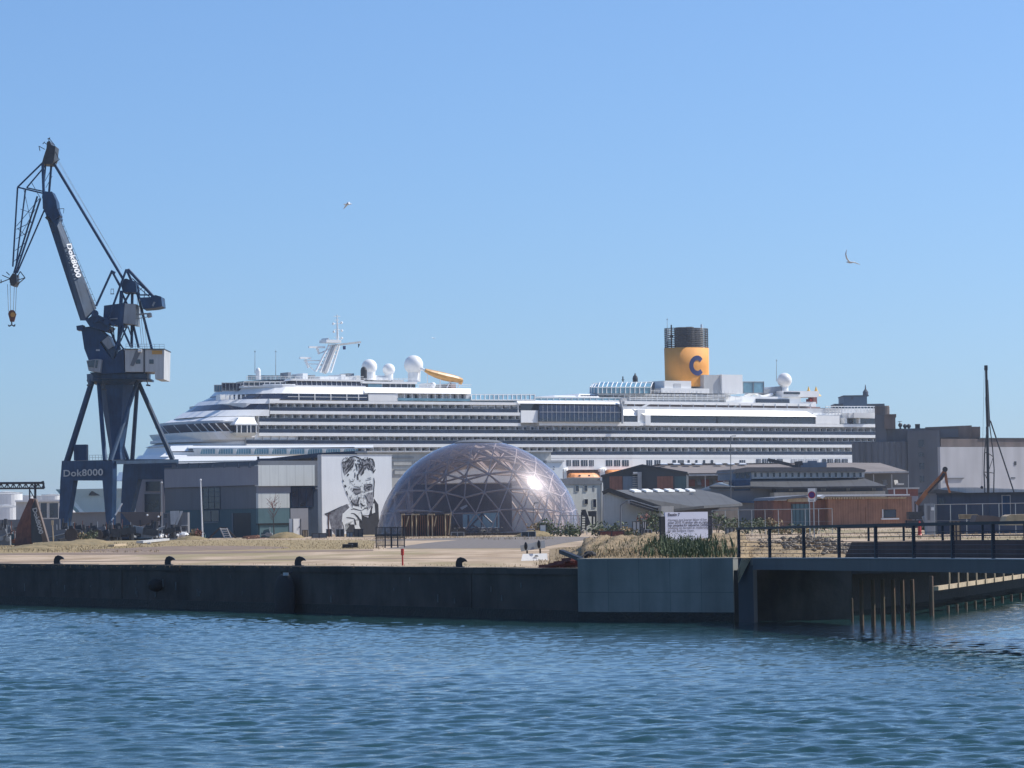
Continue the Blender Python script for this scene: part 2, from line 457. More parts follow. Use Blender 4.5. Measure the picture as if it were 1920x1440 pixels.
M['ground'] = ground_mat()
def dirt(name, c, c2, sc=.6):
    return mat(name, c, .95, .2, sc, bump=.5, col2=c2, detail=8)
M['drygrass'] = dirt('dry_grass_ground', (.36, .27, .13), (.20, .15, .07), .8)
M['asphalt'] = dirt('dark_gravel_road', (.19, .165, .145), (.12, .105, .095), 1.2)
M['track'] = dirt('worn_track', (.24, .17, .12), (.15, .11, .08), .8)
M['mound'] = dirt('earth_mound', (.25, .17, .10), (.12, .085, .05), 1.5)
mb = MB()
pts = [Vector((p.x, p.y, GZ)) for p in coast] + [Vector((600, 900, GZ)), Vector((760, 1430, GZ)), Vector((-160, 788, GZ)), Vector((-165, 560, GZ)), Vector((-160, 440, GZ))]
# land stops short of the berth: the harbour basin lies beyond
mb.prism(pts, (0, 0, -4))
g = mb.build('ground', M['ground']); tag(g, kind='structure')
mb = MB(); mb.box(-3000, 3000, 1125, 9000, -2, GZ); tag(mb.build('far_shore', M['ground']), kind='structure')

def sheet(name, px_pts, m, dz=.004, kind='structure'):
    mb = MB(); q = [gp(x, y) for x, y in px_pts]
    mb.add([(p.x, p.y, GZ + dz) for p in q], [tuple(range(len(q)))])
    return tag(mb.build(name, m, fix=False), kind=kind)
sheet('dry_grass_strip', [(-30, 1037), (420, 1033), (700, 1029), (704, 1013), (500, 1012), (300, 1014), (-30, 1019)], M['drygrass'], .004)
sheet('road', [(720, 1029), (1010, 1028), (1060, 1018), (1130, 1008), (1010, 1006), (890, 1010), (800, 1018)], M['asphalt'], .008)
sheet('path', [(-30, 1056), (500, 1050), (1000, 1046), (1000, 1045.2), (500, 1048.6), (-30, 1054)], M['track'], .006)
sheet('path', [(-30, 1041), (300, 1040), (700, 1033), (700, 1030.5), (400, 1034), (-30, 1038)], M['track'], .008)

# ------------------------------------------------------------ quay wall
wall = thing('quay_wall', 'long dark concrete quay wall with worn pale coping along the water', 'wall', (Q0.x, Q0.y, 0))
mb = MB()
n3 = Vector((qn.x, qn.y, 0))
def q3(p, z, off=0): return Vector((p.x + qn.x * off, p.y + qn.y * off, z))
# face split in lightly uneven vertical panels
rnd = random.Random(5)
N_ = 26; prev = None
for i in range(N_):
    a = Q0 + (QB - Q0) * (i / N_); b = Q0 + (QB - Q0) * ((i + 1) / N_)
    o = .30 + rnd.uniform(-.03, .03)
    mb.hexa([q3(a, -2, o), q3(b, -2, o), q3(b, -2, -.5), q3(a, -2, -.5)], [q3(a, GZ - .22, o), q3(b, GZ - .22, o), q3(b, GZ - .22, -.5), q3(a, GZ - .22, -.5)])
mb.build('face', M['concrete'], wall)
mb = MB(); prev = 0
for i in range(80):
    a = Q0 + (QB - Q0) * (i / 80); b = Q0 + (QB - Q0) * ((i + 1) / 80)
    o = .36 + rnd.uniform(-.02, .02); t = GZ + .03 + rnd.uniform(-.02, .03)
    mb.hexa([q3(a, GZ - .215, o), q3(b, GZ - .215, o), q3(b, GZ - .215, -.6), q3(a, GZ - .215, -.6)], [q3(a, t, o), q3(b, t, o), q3(b, t, -.6), q3(a, t, -.6)])
mb.build('coping', M['concrete'], wall)
mb = MB()
a, b = Q0, QB
mb.hexa([q3(a, -1, .40), q3(b, -1, .40), q3(b, -1, .2), q3(a, -1, .2)], [q3(a, .42, .37), q3(b, .42, .37), q3(b, .42, .2), q3(a, .42, .2)])
mb.build('tide_line', M['algae_shade'], wall)
# lime runs and scars
mb = MB()
for i in range(34):
    u = rnd.uniform(.52, .995); p = Q0 + (QB - Q0) * u; z = rnd.choice([rnd.uniform(.9, 1.6), rnd.uniform(.5, .8)]); h = rnd.uniform(.08, .4); w_ = rnd.uniform(.015, .04)
    p2 = p + qd * w_
    mb.hexa([q3(p, z, .345), q3(p2, z, .345), q3(p2, z, .3), q3(p, z, .3)], [q3(p, z + h, .345), q3(p2, z + h, .345), q3(p2, z + h, .3), q3(p, z + h, .3)])
mb.build('lime_streak', M['limestain'], wall)

# bollards: hooked horn shape
def bollard(px, label, s=1.0):
    base = gp(px, 1066 - (0 if px > 400 else .5), GZ)
    u = (px / 1920); 
    # stand on the coping, half a metre behind the edge
    d = ray(px, 1060); dx = Vector((d.x, d.y)); k = (QA.dot(qn) - .35) / dx.dot(qn); c = dx * k
    t = thing('mooring_bollard', label, 'bollard', (c.x, c.y, GZ + .03), 'iron bollards along the quay edge')
    mb = MB(); C3 = Vector((c.x, c.y, GZ + .03))
    prof = [(-.14, 0), (.13, 0), (.10, .12), (.11, .2), (.20, .24), (.31, .23), (.27, .31), (.17, .38), (.03, .42), (-.09, .37), (-.15, .25), (-.17, .1)]
    mb2 = []
    for yy, sc in ((-.13, .8), (-.06, 1), (.06, 1), (.13, .8)):
        mb2.append([C3 + Vector((x * s, yy * s, max(z * (sc * .1 + .9), 0) * s)) for x, z in prof])
    n = len(prof); vs = [v for l in mb2 for v in l]; fs = [tuple(range(n)), tuple(range(4 * n - 1, 3 * n - 1, -1))]
    for j in range(3):
        for k in range(n): fs.append((j * n + k, j * n + (k + 1) % n, (j + 1) * n + (k + 1) % n, (j + 1) * n + k))
    mb.add(vs, fs); mb.build('post', M['black'], t)
    mb = MB(); mb.box(c.x - .24 * s, c.x + .2 * s, c.y - .22 * s, c.y + .22 * s, GZ + .03, GZ + .07); mb.build('base_plate', M['iron'], t)
bollard(108, 'black hooked bollard on the quay nearest the crane end', 1.15)
bollard(316, 'black hooked bollard second from left on the quay, right of the crane', 1.1)
bollard(560, 'black hooked bollard above the big rubber fender', 1.12)
bollard(862, 'black hooked bollard on the quay in front of the dome', 1.08)

# fender
def qpt(px, off):
    d = ray(px, 1100); dx = Vector((d.x, d.y)); k = (QA.dot(qn) + off) / dx.dot(qn); return dx * k
c = qpt(534, .75)
t = thing('rubber_fender', 'large black rubber fender hanging on the dark quay wall', 'fender', (c.x, c.y, 0.3))
mb = MB(); C3 = Vector((c.x, c.y, 0))
vs = []; nn = 18
for z, r in ((-.3, .6), (.05, .80), (.6, .85), (1.1, .82), (1.45, .72), (1.7, .5), (1.78, .2)):
    for k in range(nn):
        a = 2 * math.pi * k / nn
        vs.append(C3 + Vector((qd.x, qd.y, 0)) * r * math.cos(a) + n3 * .33 * r * math.sin(a) + Vector((0, 0, z)))
mb.add(vs, [(j * nn + k, j * nn + (k + 1) % nn, (j + 1) * nn + (k + 1) % nn, (j + 1) * nn + k) for j in range(6) for k in range(nn)] + [tuple(range(6 * nn, 7 * nn))])
mb.build('body', M['rubber'], t, smooth=True)
mb = MB(); mb.tube(C3 + Vector((0, 0, 1.7)) + n3 * .0, C3 - n3 * .9 + Vector((.1, 0, GZ + .05)), .03); mb.build('chain', M['iron'], t)
mb = MB(); mb.box(c.x - .05, c.x + .2, c.y - .35, c.y - .3, 1.72, 1.86); mb.build('shackle_plate', M['lightgrey'], t)
c = qpt(292, .55)
mb = MB(); mb.blob((c.x, c.y, 1.15), .42, .3, .32, 12, 8, .06)
tag(mb.build('old_tyre', M['rubber'], smooth=True), 'small black tyre fender on the quay wall left of the big one', 'tyre')

# ------------------------------------------------------------ concrete block by the bridge
BT = 2.58
FB = Fr(1092, 131.5, 1383, 127.6, 1100)
blk = thing('retaining_wall', 'smooth blue grey concrete retaining wall beside the footbridge', 'wall', (BX0.x, BX0.y, 0))
s1 = FB.sz(1383, 1100)[0]
mb = MB(); FB.sbox(mb, 0, s1, .35, -.15, -2, BT - .06); 
mb.build('face', M['blockconc'], blk)
mb = MB(); FB.sbox(mb, -.02, s1 + .02, .36, -.2, BT - .058, BT - .03); mb.build('coping', M['coping'], blk)
mb = MB(); FB.sbox(mb, .0, s1, .37, .0, -1.5, .38); mb.build('tide_line', M['algae_shade'], blk)
mb = MB(); FB.sbox(mb, 0, .35, -.16, -9, -2, BT - .065); mb.build('side_wall', M['blockconc'], blk)
mb = MB()
for k in range(1, 5): FB.sbox(mb, s1 * k / 5 - .012, s1 * k / 5 + .012, .353, .3, .4, BT - .07)
mb.build('joint', M['joint'], blk)
mb = MB(); FB.sbox(mb, 0, s1, .354, .3, 1.16, 1.185); mb.build('form_line', M['joint'], blk)
# abutment side and the dark channel wall under the bridge
ab = thing('channel_wall', 'dark concrete channel wall in the shade under the footbridge', 'wall', (BX1.x, BX1.y, 0))
def wall_seg(name, pts, z0, z1, th, m, par):
    mb = MB()
    for a, b in zip(pts[:-1], pts[1:]):
        d = (b - a).normalized(); n = Vector((-d.y, d.x)) * th
        mb.hexa([(a.x, a.y, z0), (b.x, b.y, z0), (b.x + n.x, b.y + n.y, z0), (a.x + n.x, a.y + n.y, z0)], [(a.x, a.y, z1), (b.x, b.y, z1), (b.x + n.x, b.y + n.y, z1), (a.x + n.x, a.y + n.y, z1)])
    return mb.build(name, m, par)
E1 = FB.P(s1, .3, 0).xy; E2 = CH[0] + Vector((.0, -.5)); E15 = Vector((13.5, 128.55))
wall_seg('abutment', [E1 + Vector((.012, 0)), E15], -2, 2.05, .5, M['concrete'], ab)
wall_seg('return_wall', [E15 + Vector((.01, .01)), E2], -2, 2.04, .5, M['algae_shade'], ab)
mb = MB(); jd = [CH[0] + Vector((.02, -.3)), CHF[0], CHF[1], CHF[2], CH[3] + Vector((.0, .0)), CH[2], CH[1]]
mb.prism([(p.x, p.y, 1.72) for p in jd], (0, 0, .36)); mb.build('shade_deck', M['concrete'], ab)  # overhang added to cast shade on the channel wall
wall_seg('face', [E2, CH[1] + Vector((.2, -.4)), CH[2] + Vector((.2, -.1)), CH[3]], -2, 1.7, .5, M['algae_shade'], ab)  # near-black colour puts the shade into this wall
mb = MB(); prev = None
wall_seg('coping', CHF, 2.085, GZ + .2, .6, M['timber'], ab)

# ------------------------------------------------------------ footbridge
def on(px, D): return at(px, 1046, D)
pA = on(1384, 127.0); pB = on(1920, 100.5)
bd = (pB - pA).xy.normalized(); pC = pA.xy + bd * 52
bn = Vector((bd.y, -bd.x))      # towards camera/left
def bpnt(s, off, z):
    q = pA.xy + bd * s + bn * off; return Vector((q.x, q.y, z))
def dz(s): return 2.545 + .23 * math.sin(min(s, 84) / 84 * math.pi) + .0
br = thing('footbridge', 'dark steel footbridge with rust brown sides crossing the channel', 'bridge', (pA.x, pA.y, 0))
W_ = 4.2; NS = 42; LB = 84
def rail_s(px):               # distance along the near side for a photo column
    d = ray(px, 1010); dx = Vector((d.x, d.y)); k = pA.xy.dot(bn) / dx.dot(bn); return (dx * k - pA.xy).dot(bd)
def strip(mb, o0, o1, za, zb, s0=0, s1=LB, n=NS):
    for i in range(n):
        a = s0 + (s1 - s0) * i / n; b = s0 + (s1 - s0) * (i + 1) / n
        mb.hexa([bpnt(a, o0, dz(a) + za), bpnt(b, o0, dz(b) + za), bpnt(b, o1, dz(b) + za), bpnt(a, o1, dz(a) + za)],
                [bpnt(a, o0, dz(a) + zb), bpnt(b, o0, dz(b) + zb), bpnt(b, o1, dz(b) + zb), bpnt(a, o1, dz(a) + zb)])
SG = rail_s(1411); mb = MB(); strip(mb, 0, -.25, -.46, -.03, s0=SG); mb.build('girder', M['steeldark'], br)
mb = MB(); strip(mb, .05, -.30, -.028, .012, s0=SG); mb.build('edge_flange', M['grey'], br)
mb = MB(); strip(mb, -.32, -W_ + .1, -.30, -.06); mb.build('deck', M['asphalt'], br)
mb = MB(); strip(mb, -W_ + .05, -W_ - .2, -.46, .55, 2.4); mb.hexa([bpnt(.6, -W_ + .05, dz(1) - .3), bpnt(2.39, -W_ + .05, dz(1) - .3), bpnt(2.39, -W_ - .2, dz(1) - .3), bpnt(.6, -W_ - .2, dz(1) - .3)], [bpnt(1.7, -W_ + .05, dz(1) + .56), bpnt(2.39, -W_ + .05, dz(1) + .56), bpnt(2.39, -W_ - .2, dz(1) + .56), bpnt(1.7, -W_ - .2, dz(1) + .56)])
mb.build('side_girder', M['corten'], br)
mb = MB()
for k in range(19):
    a = 2 + k * 4.2
    mb.hexa([bpnt(a, -.3, dz(a) - .44), bpnt(a + .2, -.3, dz(a) - .44), bpnt(a + .2, -W_, dz(a) - .44), bpnt(a, -W_, dz(a) - .44)], [bpnt(a, -.3, dz(a) - .31), bpnt(a + .2, -.3, dz(a) - .31), bpnt(a + .2, -W_, dz(a) - .31), bpnt(a, -W_, dz(a) - .31)])
mb.build('cross_beam', M['steeldark'], br)
# railings
def rail_s(px):               # distance along the near side for a photo column
    d = ray(px, 1010); dx = Vector((d.x, d.y)); k = pA.xy.dot(bn) / dx.dot(bn); return (dx * k - pA.xy).dot(bd)
mb = MB(); q = [bpnt(83, .6, -2), bpnt(87, .6, -2), bpnt(87, -W_ - .8, -2), bpnt(83, -W_ - .8, -2)]; mb.hexa(q, [v + Vector((0, 0, 4)) for v in q]); tag(mb.build('bridge_pier', M['blockconc']), 'concrete pier carrying the near end of the footbridge', 'pier')
near = [rail_s(x) for x in (1385, 1443, 1507, 1573, 1642, 1713, 1786, 1862)]
step = near[-1] - near[-2]
near += [near[-1] + step * (k + 1) for k in range(16)]
HR = 1.17
for nm, off, posts, rods, z0, w0 in (('railing', .0, near, 6, .03, .1), ('railing', -W_ - .08, [a + 3.1 for a in near], 6, .03, .07)):
    t = MB()
    rl = thing('handrail_frame', None, None, bpnt(0, off, 0)) if False else None
    for a in posts:
        p = MB(); p.bar(bpnt(a, off, dz(a) + (.012 if off == 0 else .56)), bpnt(a, off, dz(a) + HR - .06), w0, w0, up=(bn.x, bn.y, 0)); p.build('railing_post', M['railnavy'], br)
    strip(t, off + .07, off - .07, HR - .06, HR + .03, s1=posts[-1]); 
    t.build('handrail', M['railnavy'], br)
    t = MB()
    for k in range(rods):
        z = .16 + k * .145
        if off != 0 and z < .6: continue
        for i in range(40):
            a = posts[0] + (posts[-1] - posts[0]) * i / 40; b = posts[0] + (posts[-1] - posts[0]) * (i + 1) / 40
            t.tube(bpnt(a, off, dz(a) + z), bpnt(b, off, dz(b) + z), .011 if off == 0 else .012, n=4)
    t.build('railing_rods', M['iron'], br)

sl_ = MB()  # sunlight falling through the railing, built as pale slats
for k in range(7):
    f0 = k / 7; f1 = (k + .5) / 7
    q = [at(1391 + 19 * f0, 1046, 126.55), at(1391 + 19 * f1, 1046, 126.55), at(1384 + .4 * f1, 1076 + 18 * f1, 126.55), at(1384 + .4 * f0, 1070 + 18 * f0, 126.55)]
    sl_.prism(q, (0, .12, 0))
mb = MB(); FB.box(mb, 1384, 1046, 1412, 1100, o0=.62, o1=.3, base=-2); mb.build('side_panel', M['steeldark'], ab)
tag(sl_.build('sunlight_slats', M['timber']), 'sunlight through the railing shaped as pale slanting slats at the corner where the footbridge meets the wall', 'screen')
# piles behind the bridge
def pile(px, py_top, py_w, label, r=.085, m='pile', grp='timber piles in the water under the footbridge', lean=0):
    D = min(6000 * HC / (py_w - (969 - ROLL * (px - 960))), 131.5)
    b = at(px, py_w, D); tp = at(px, py_top, D)
    mb = MB(); mb.tube((b.x, b.y, -1.5), (b.x + lean, b.y, (tp.z) * .5), r * 1.1, r, 8); mb.tube((b.x + lean, b.y, tp.z * .5), (b.x + lean * .6, b.y, tp.z), r, r * .93, 8)
    tag(mb.build('timber_pile', M[m]), label, 'pile', grp)
pile(1598, 1122, 1166, 'short broken timber pile standing left of the row under the bridge', .05)
for i, (x, l) in enumerate(((1616, 'pale topped round timber pile at the left end of the standing row'), (1637, 'second timber pile from the left in the row of six under the bridge'), (1656, 'third timber pile from the left in the row of six under the bridge'), (1675, 'fourth timber pile from the left in the row of six under the bridge'), (1693, 'fifth timber pile from the left in the row of six under the bridge'), (1711, 'last timber pile at the right end of the row of six under the bridge'))):
    pile(x, 1086, 1172, l, .085, lean=.02 * (i % 2))
pile(1747, 1080, 1150, 'lone red brown timber pile between the pile row and the pale waler', .10)

# timber waler with small piles along the channel
wl = thing('timber_waler', 'pale timber waler beam with short posts along the far channel wall', 'beam', (at(1760, 1115, 140).x, 140, 0))
FW = Fr(1758, 134.2, 1922, 156.5, 1110)
mb = MB(); a0 = FW.sz(1760, 1115, .3); a1 = FW.sz(1925, 1096, .3)
FW.sbox(mb, a0[0], a1[0] + 20, .3, .05, 1.0, 1.17); mb.build('beam', M['timber'], wl)
for k in range(16):
    x = 1779 + k * 17 if k < 9 else 1779 + 9 * 17 + (k - 9) * 15
    s_ = FW.sz(x, 1110, .3)[0]
    p = MB(); FW.sbox(p, s_ - .05, s_ + .05, .36, .31, 1.0, 2.0); p.build('post', M['timber'], wl)
    p = MB(); FW.sbox(p, s_ - .07, s_ + .05, .30, .2, -.6, .3); p.build('pile_stub', M['concrete' if 0 else 'pile'], wl)
# ------------------------------------------------------------ cruise ship
SH = Fr(560, 6000 / 6.85, 1590, 6000 / 6.1, 835)
BEAM = 35.5; HB = BEAM / 2
def sZ(y, x=700): return SH.sz(x, y, 0)[1]
def sS(x, y=830, off=0): return SH.sz(x, y, off)[0]
S_STEM = sS(108, 905, -HB)
S_END = S_STEM + 288
S_T = sS(1185, 830)             # the sides start to taper towards the stern here
def taper(s): return 0.0 if s < S_T else -(s - S_T) * .055
ship = thing('cruise_ship', 'huge white cruise ship with yellow funnel moored behind the harbour buildings', 'ship', SH.P(S_STEM, -HB, 0))
def sb(mb, x0, y0, x1, y1, o0=0, o1=-1.0, mi=0):      # box by photo px, front face at o0
    ym = (y0 + y1) / 2; xm = (x0 + x1) / 2
    s0 = sS(x0, ym, o0); s1 = sS(x1, ym, o0); z1 = SH.sz(xm, y0, o0)[1]; z0 = SH.sz(xm, y1, o0)[1]
    SH.sbox(mb, s0, s1, o0, o1, z0, z1, mi)
def slope(mb, x0, x1, yb, yt, ob, ot, inner=-4, mi=0, dx0=0, dx1=0):   # leaning band
    b0 = SH.pt(x0, yb, ob); b1 = SH.pt(x1, yb, ob); t0 = SH.pt(x0 + dx0, yt, ot); t1 = SH.pt(x1 + dx1, yt, ot)
    zb = (b0.z + b1.z) / 2; zt = (t0.z + t1.z) / 2
    b0.z = b1.z = zb; t0.z = t1.z = zt
    nv = Vector((SH.n.x, SH.n.y, 0))
    mb.hexa([b0, b1, b1 + nv * (inner - ob), b0 + nv * (inner - ob)], [t0, t1, t1 + nv * (inner - ot), t0 + nv * (inner - ot)], mi)

# hull
def hull():
    zs = [-4, 0, 4, 8, 11, 13.4]; ns = 60
    vs = []; rows = []
    for z in zs:
        st = S_STEM + (13.4 - z) * .95 if z >= 0 else S_STEM + 13.5
        L = 44 + (13.4 - max(z, 0)) * 7.0
        near = []; far = []
        for i in range(ns + 1):
            f = (i / ns) ** 1.6; s = st + (S_END - st) * f; d = s - st
            b = HB * min(1, max(.015, (d / L)) ** .62) if d < L else HB
            tp = taper(s) * (.9 if z > 3 else 1.4)
            b = max(b + tp, .1)
            near.append((s, -HB + b, z)); far.append((s, -HB - b, z))
        rows.append(near + far[::-1])
    n = len(rows[0])
    for r in rows: vs += [SH.P(*p) for p in r]
    fs = [tuple(range(n - 1, -1, -1)), tuple(range(n * (len(zs) - 1), n * len(zs)))]
    for j in range(len(zs) - 1):
        for k in range(n): fs.append((j * n + k, j * n + (k + 1) % n, (j + 1) * n + (k + 1) % n, (j + 1) * n + k))
    mb = MB(); mb.add(vs, fs); mb.build('hull', M['shipwhite'], ship)
hull()
mb = MB()
hl = SH.pt(178, 926, -6)
nv = Vector((SH.n.x, SH.n.y, 0)); tv = Vector((SH.t.x, SH.t.y, 0))
def nose_plan(sc, a, s1, hb, off=0, n=14, p=2.0):
    pts = []
    for i in range(n + 1):
        t = -math.pi / 2 + math.pi * i / n
        c, s_ = math.cos(t), math.sin(t)
        x = sc - a * abs(c) ** (2 / p); y = -HB + off + hb * (1 if s_ > 0 else -1) * abs(s_) ** (2 / p)
        pts.append((x, y))
    tail = []
    k = 10
    if s1 > S_T:
        ss = [S_T + (s1 - S_T) * i / k for i in range(k + 1)]
        tail = [(s, -HB + off + hb + taper(s)) for s in ss] + [(s, -HB + off - hb - taper(s)) for s in ss[::-1]]
    else:
        tail = [(s1, -HB + off + hb), (s1, -HB + off - hb)]
    return pts + tail
def tier(mb, left, y0, y1, x1=None, a=12, hb=HB, rake=0.0, s1=None, lean=0.0, p=2.3):
    """one raked storey of the forward superstructure; 'left' is its outermost photo column"""
    xm = left + 60
    z1 = SH.sz(xm, y0, -HB * .6)[1]; z0 = SH.sz(xm, y1, -HB * .6)[1]
    ext = math.sqrt((a * SH.t.x) ** 2 + (hb * SH.n.x) ** 2)
    c = at(left, (y0 + y1) / 2, 900); 
    sl_ = sS(left, (y0 + y1) / 2, -HB)           # where the left ray crosses the centre line
    sc = sl_ + ext / SH.t.x * 1.0
    s1 = s1 if s1 is not None else sS(x1, (y0 + y1) / 2, 0)
    A = nose_plan(sc, a, s1, hb, p=p); B = nose_plan(sc + rake, a, s1, hb - lean, p=p)
    n = len(A)
    mb.add([SH.P(x, y, z0) for x, y in A] + [SH.P(x, y, z1) for x, y in B],
           [tuple(range(n - 1, -1, -1)), tuple(range(n, 2 * n))] + [(i, (i + 1) % n, (i + 1) % n + n, i + n) for i in range(n)])
    return z0, z1, sc

# forecastle and lower fore decks
mb = MB()
tier(mb, 213, 884, 900, x1=700, a=26, rake=1)
tier(mb, 232, 864, 884, x1=700, a=24, rake=2)
tier(mb, 244, 852, 866, x1=700, a=20, rake=2)
tier(mb, 262, 838, 853, x1=560, a=18, rake=1.5)
tier(mb, 268, 829, 836, x1=560, a=16, rake=4, hb=HB - 1)
tier(mb, 286, 812, 826, x1=560, a=9, rake=-1.5, hb=HB - .6, p=3)
mb.build('fore_deck', M['shipwhite'], ship)
mb = MB()
tier(mb, 272, 835, 839, x1=560, a=16, hb=HB - .8)
tier(mb, 276, 824.5, 829.5, x1=560, a=14, hb=HB - 1.2)
tier(mb, 290, 790, 795, x1=480, a=8, hb=HB - .5)
mb.build('deck_opening', M['shipgrey'], ship)
# white bands of the stepped front
mb = MB()
tier(mb, 298, 783, 792, x1=478, a=9, rake=3.2, hb=HB, p=3)
tier(mb, 319, 770, 782, x1=505, a=12, rake=3)
tier(mb, 355, 750, 759, x1=505, a=12, rake=1.8)
tier(mb, 388, 727, 740, x1=690, a=12, rake=2.0, lean=1.0)
tier(mb, 398, 724, 728, x1=690, a=12, hb=HB - 1.2)
mb.build('front_band', M['shipwhite'], ship)
mb = MB(); tier(mb, 338, 758, 771, x1=508, a=11, rake=2.8, hb=HB - .4, lean=.2); mb.build('front_window_band', M['shipglass'], ship)
mb = MB(); tier(mb, 366, 739, 751, x1=691, a=11, rake=4, hb=HB - .1, lean=.25); mb.build('upper_window_band', M['shipglass'], ship)
# mullions along the two window bands
for (xa, xb, y0, y1, nmb, st) in ((545, 690, 739, 750, 'window_mullion', 0), ):
    for k, x in enumerate((560, 590, 620, 650, 672)):
        mb = MB(); sb(mb, x, y0 - .5, x + 1.3, y1 + .5, .06, -.2); mb.build(nmb, M['shipwhite'], ship)
mb = MB()
for y in (744,): sb(mb, 540, y, 688, y + .8, .05, -.2)
for k in range(14): sb(mb, 405 + k * 9, 740, 406.3 + k * 9, 750, -3.5 - .6 * (14 - k) * .6, -6)
mb.build('window_rail', M['shipwhite'], ship)
# bridge: window band across the front and two wings
mb = MB(); zb0, zb1, scb = tier(mb, 302, 796, 811, x1=478, a=8, rake=-2.2, hb=HB - .2, p=3.2); mb.build('bridge_window', M['shipglass'], ship)
mb = MB(); tier(mb, 304, 810.5, 822, x1=478, a=8, rake=-2.0, hb=HB - .2, p=3.2); mb.build('bridge_wall', M['shipwhite'], ship)
mb = MB()
for k in range(13):
    t = -math.pi / 2 + math.pi * (k + .5) / 13
    x = scb - 8 * abs(math.cos(t)) ** (2 / 3.2); y = -HB + (HB - .2) * (1 if math.sin(t) > 0 else -1) * abs(math.sin(t)) ** (2 / 3.2)
    mb = MB(); mb.bar(SH.P(x - .05, y, zb0), SH.P(x - 2.25, y, zb1), .22); mb.build('bridge_mullion', M['shipwhite'], ship)
wing = MB()
slope(wing, 440, 482, 795, 783, 2.3, 1.2, -3, dx0=8, dx1=-6)
sb(wing, 440, 794, 484, 797, 2.5, -3); slope(wing, 444, 478, 817, 811, 1.2, 2.4, -3, dx0=-4, dx1=4)
wg = wing.build('bridge_wing', M['shipwhite'], ship)
mb = MB(); slope(mb, 444, 480, 811, 796.5, 2.2, 2.3, -3); mb.build('wing_window', M['shipglass'], ship)
mb = MB()
for x in (444, 452, 463, 470, 480): sb(mb, x, 796, x + 1.2, 812, 2.42, 2.1)
mb.build('wing_mullion', M['shipwhite'], ship)

# main hull side above the yard roofs and the core behind the balconies
ZB = sZ(855, 1240)              # promenade edge, bottom of the cabin decks
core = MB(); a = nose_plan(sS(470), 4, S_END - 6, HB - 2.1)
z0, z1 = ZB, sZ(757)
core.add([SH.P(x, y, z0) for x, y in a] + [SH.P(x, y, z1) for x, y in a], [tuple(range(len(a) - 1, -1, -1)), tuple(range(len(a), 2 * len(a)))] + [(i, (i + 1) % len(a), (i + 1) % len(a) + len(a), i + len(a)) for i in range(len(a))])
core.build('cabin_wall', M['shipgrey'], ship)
low = MB(); a = nose_plan(sS(560), 14, S_END, HB)
zlo = sZ(880, 1240); n = len(a)
low.add([SH.P(x, y, zlo) for x, y in a] + [SH.P(x, y, ZB - .01) for x, y in a], [tuple(range(n - 1, -1, -1)), tuple(range(n, 2 * n))] + [(i, (i + 1) % n, (i + 1) % n + n, i + n) for i in range(n)])
low.build('hull_side', M['shipwhite'], ship)
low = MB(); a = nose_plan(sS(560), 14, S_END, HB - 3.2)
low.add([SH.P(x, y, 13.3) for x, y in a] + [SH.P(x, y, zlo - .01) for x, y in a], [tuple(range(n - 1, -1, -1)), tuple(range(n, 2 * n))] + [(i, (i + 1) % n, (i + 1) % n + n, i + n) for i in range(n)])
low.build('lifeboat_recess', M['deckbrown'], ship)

# balcony decks
def seg_ranges(xa, xb, y):
    sa, sb_ = sS(xa, y), sS(xb, y); k = max(1, int(max(0, sb_ - max(sa, S_T)) / 9))
    out = []
    if sa < S_T: out.append((sa, min(sb_, S_T)))
    s = max(sa, S_T)
    if sb_ > S_T:
        st = (sb_ - s) / k
        for i in range(k): out.append((s + i * st, s + (i + 1) * st))
    return out
def tbox(mb, s0, s1, o0, o1, z0, z1):
    t0, t1 = taper(s0), taper(s1)
    mb.hexa([SH.P(s0, o0 + t0, z0), SH.P(s1, o0 + t1, z0), SH.P(s1, o1 + t1, z0), SH.P(s0, o1 + t0, z0)],
            [SH.P(s0, o0 + t0, z1), SH.P(s1, o0 + t1, z1), SH.P(s1, o1 + t1, z1), SH.P(s0, o1 + t0, z1)])
levels = [  # name, slab top y (floor), recess top y at column 700, x range
    ('A', 771.5, 757.5, 506, 976), ('B', 791.8, 777.4, 486, 976), ('C', 812.0, 798.0, 486, 1688), ('D', 832.4, 818.6, 462, 1688), ('E', 852.5, 839.0, 452, 1680)]
wr = random.Random(3)
cab = []           # cabin windows, kept apart
for nm, yf, yt, xa, xb in levels:
    zf = sZ(yf); zt = sZ(yt)
    if nm == 'E': zf = ZB + .35
    slab = MB(); glass = MB(); part = MB(); rail = MB()
    for s0, s1 in seg_ranges(xa, xb, (yf + yt) / 2):
        tbox(slab, s0, s1, .06, -2.05, zf - (sZ(yf) - sZ(yf + 6.0)), zf - .005)
        tbox(glass, s0 + .02, s1, -.04, -.10, zf, zf + 1.02)
        tbox(rail, s0 + .02, s1, .0, -.14, zf + 1.022, zf + 1.09)
    sa, sb_ = sS(xa, yf), sS(xb, yf)
    s = sa; k = 0
    while s < sb_ - 1:
        tbox(part, s, s + .12, -.16, -2.08, zf, zt)
        cab.append((s, zf, zt, nm)); s += 2.62; k += 1
    tbox(part, min(s, sb_), min(s, sb_) + .3, -.02, -2.08, zf, zt)
    slab.build('deck_edge', M['shipwhite'], ship); glass.build('balustrade', M['navyglass'], ship)
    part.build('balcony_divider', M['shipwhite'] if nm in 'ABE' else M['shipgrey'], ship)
    rail.build('balcony_rail', M['wirefence'], ship)
# top slab above row A and promenade edge
mb = MB(); tbox(mb, sS(506), sS(976), .08, -2.05, sZ(757.4), sZ(752.2)); mb.build('deck_edge', M['shipwhite'], ship)
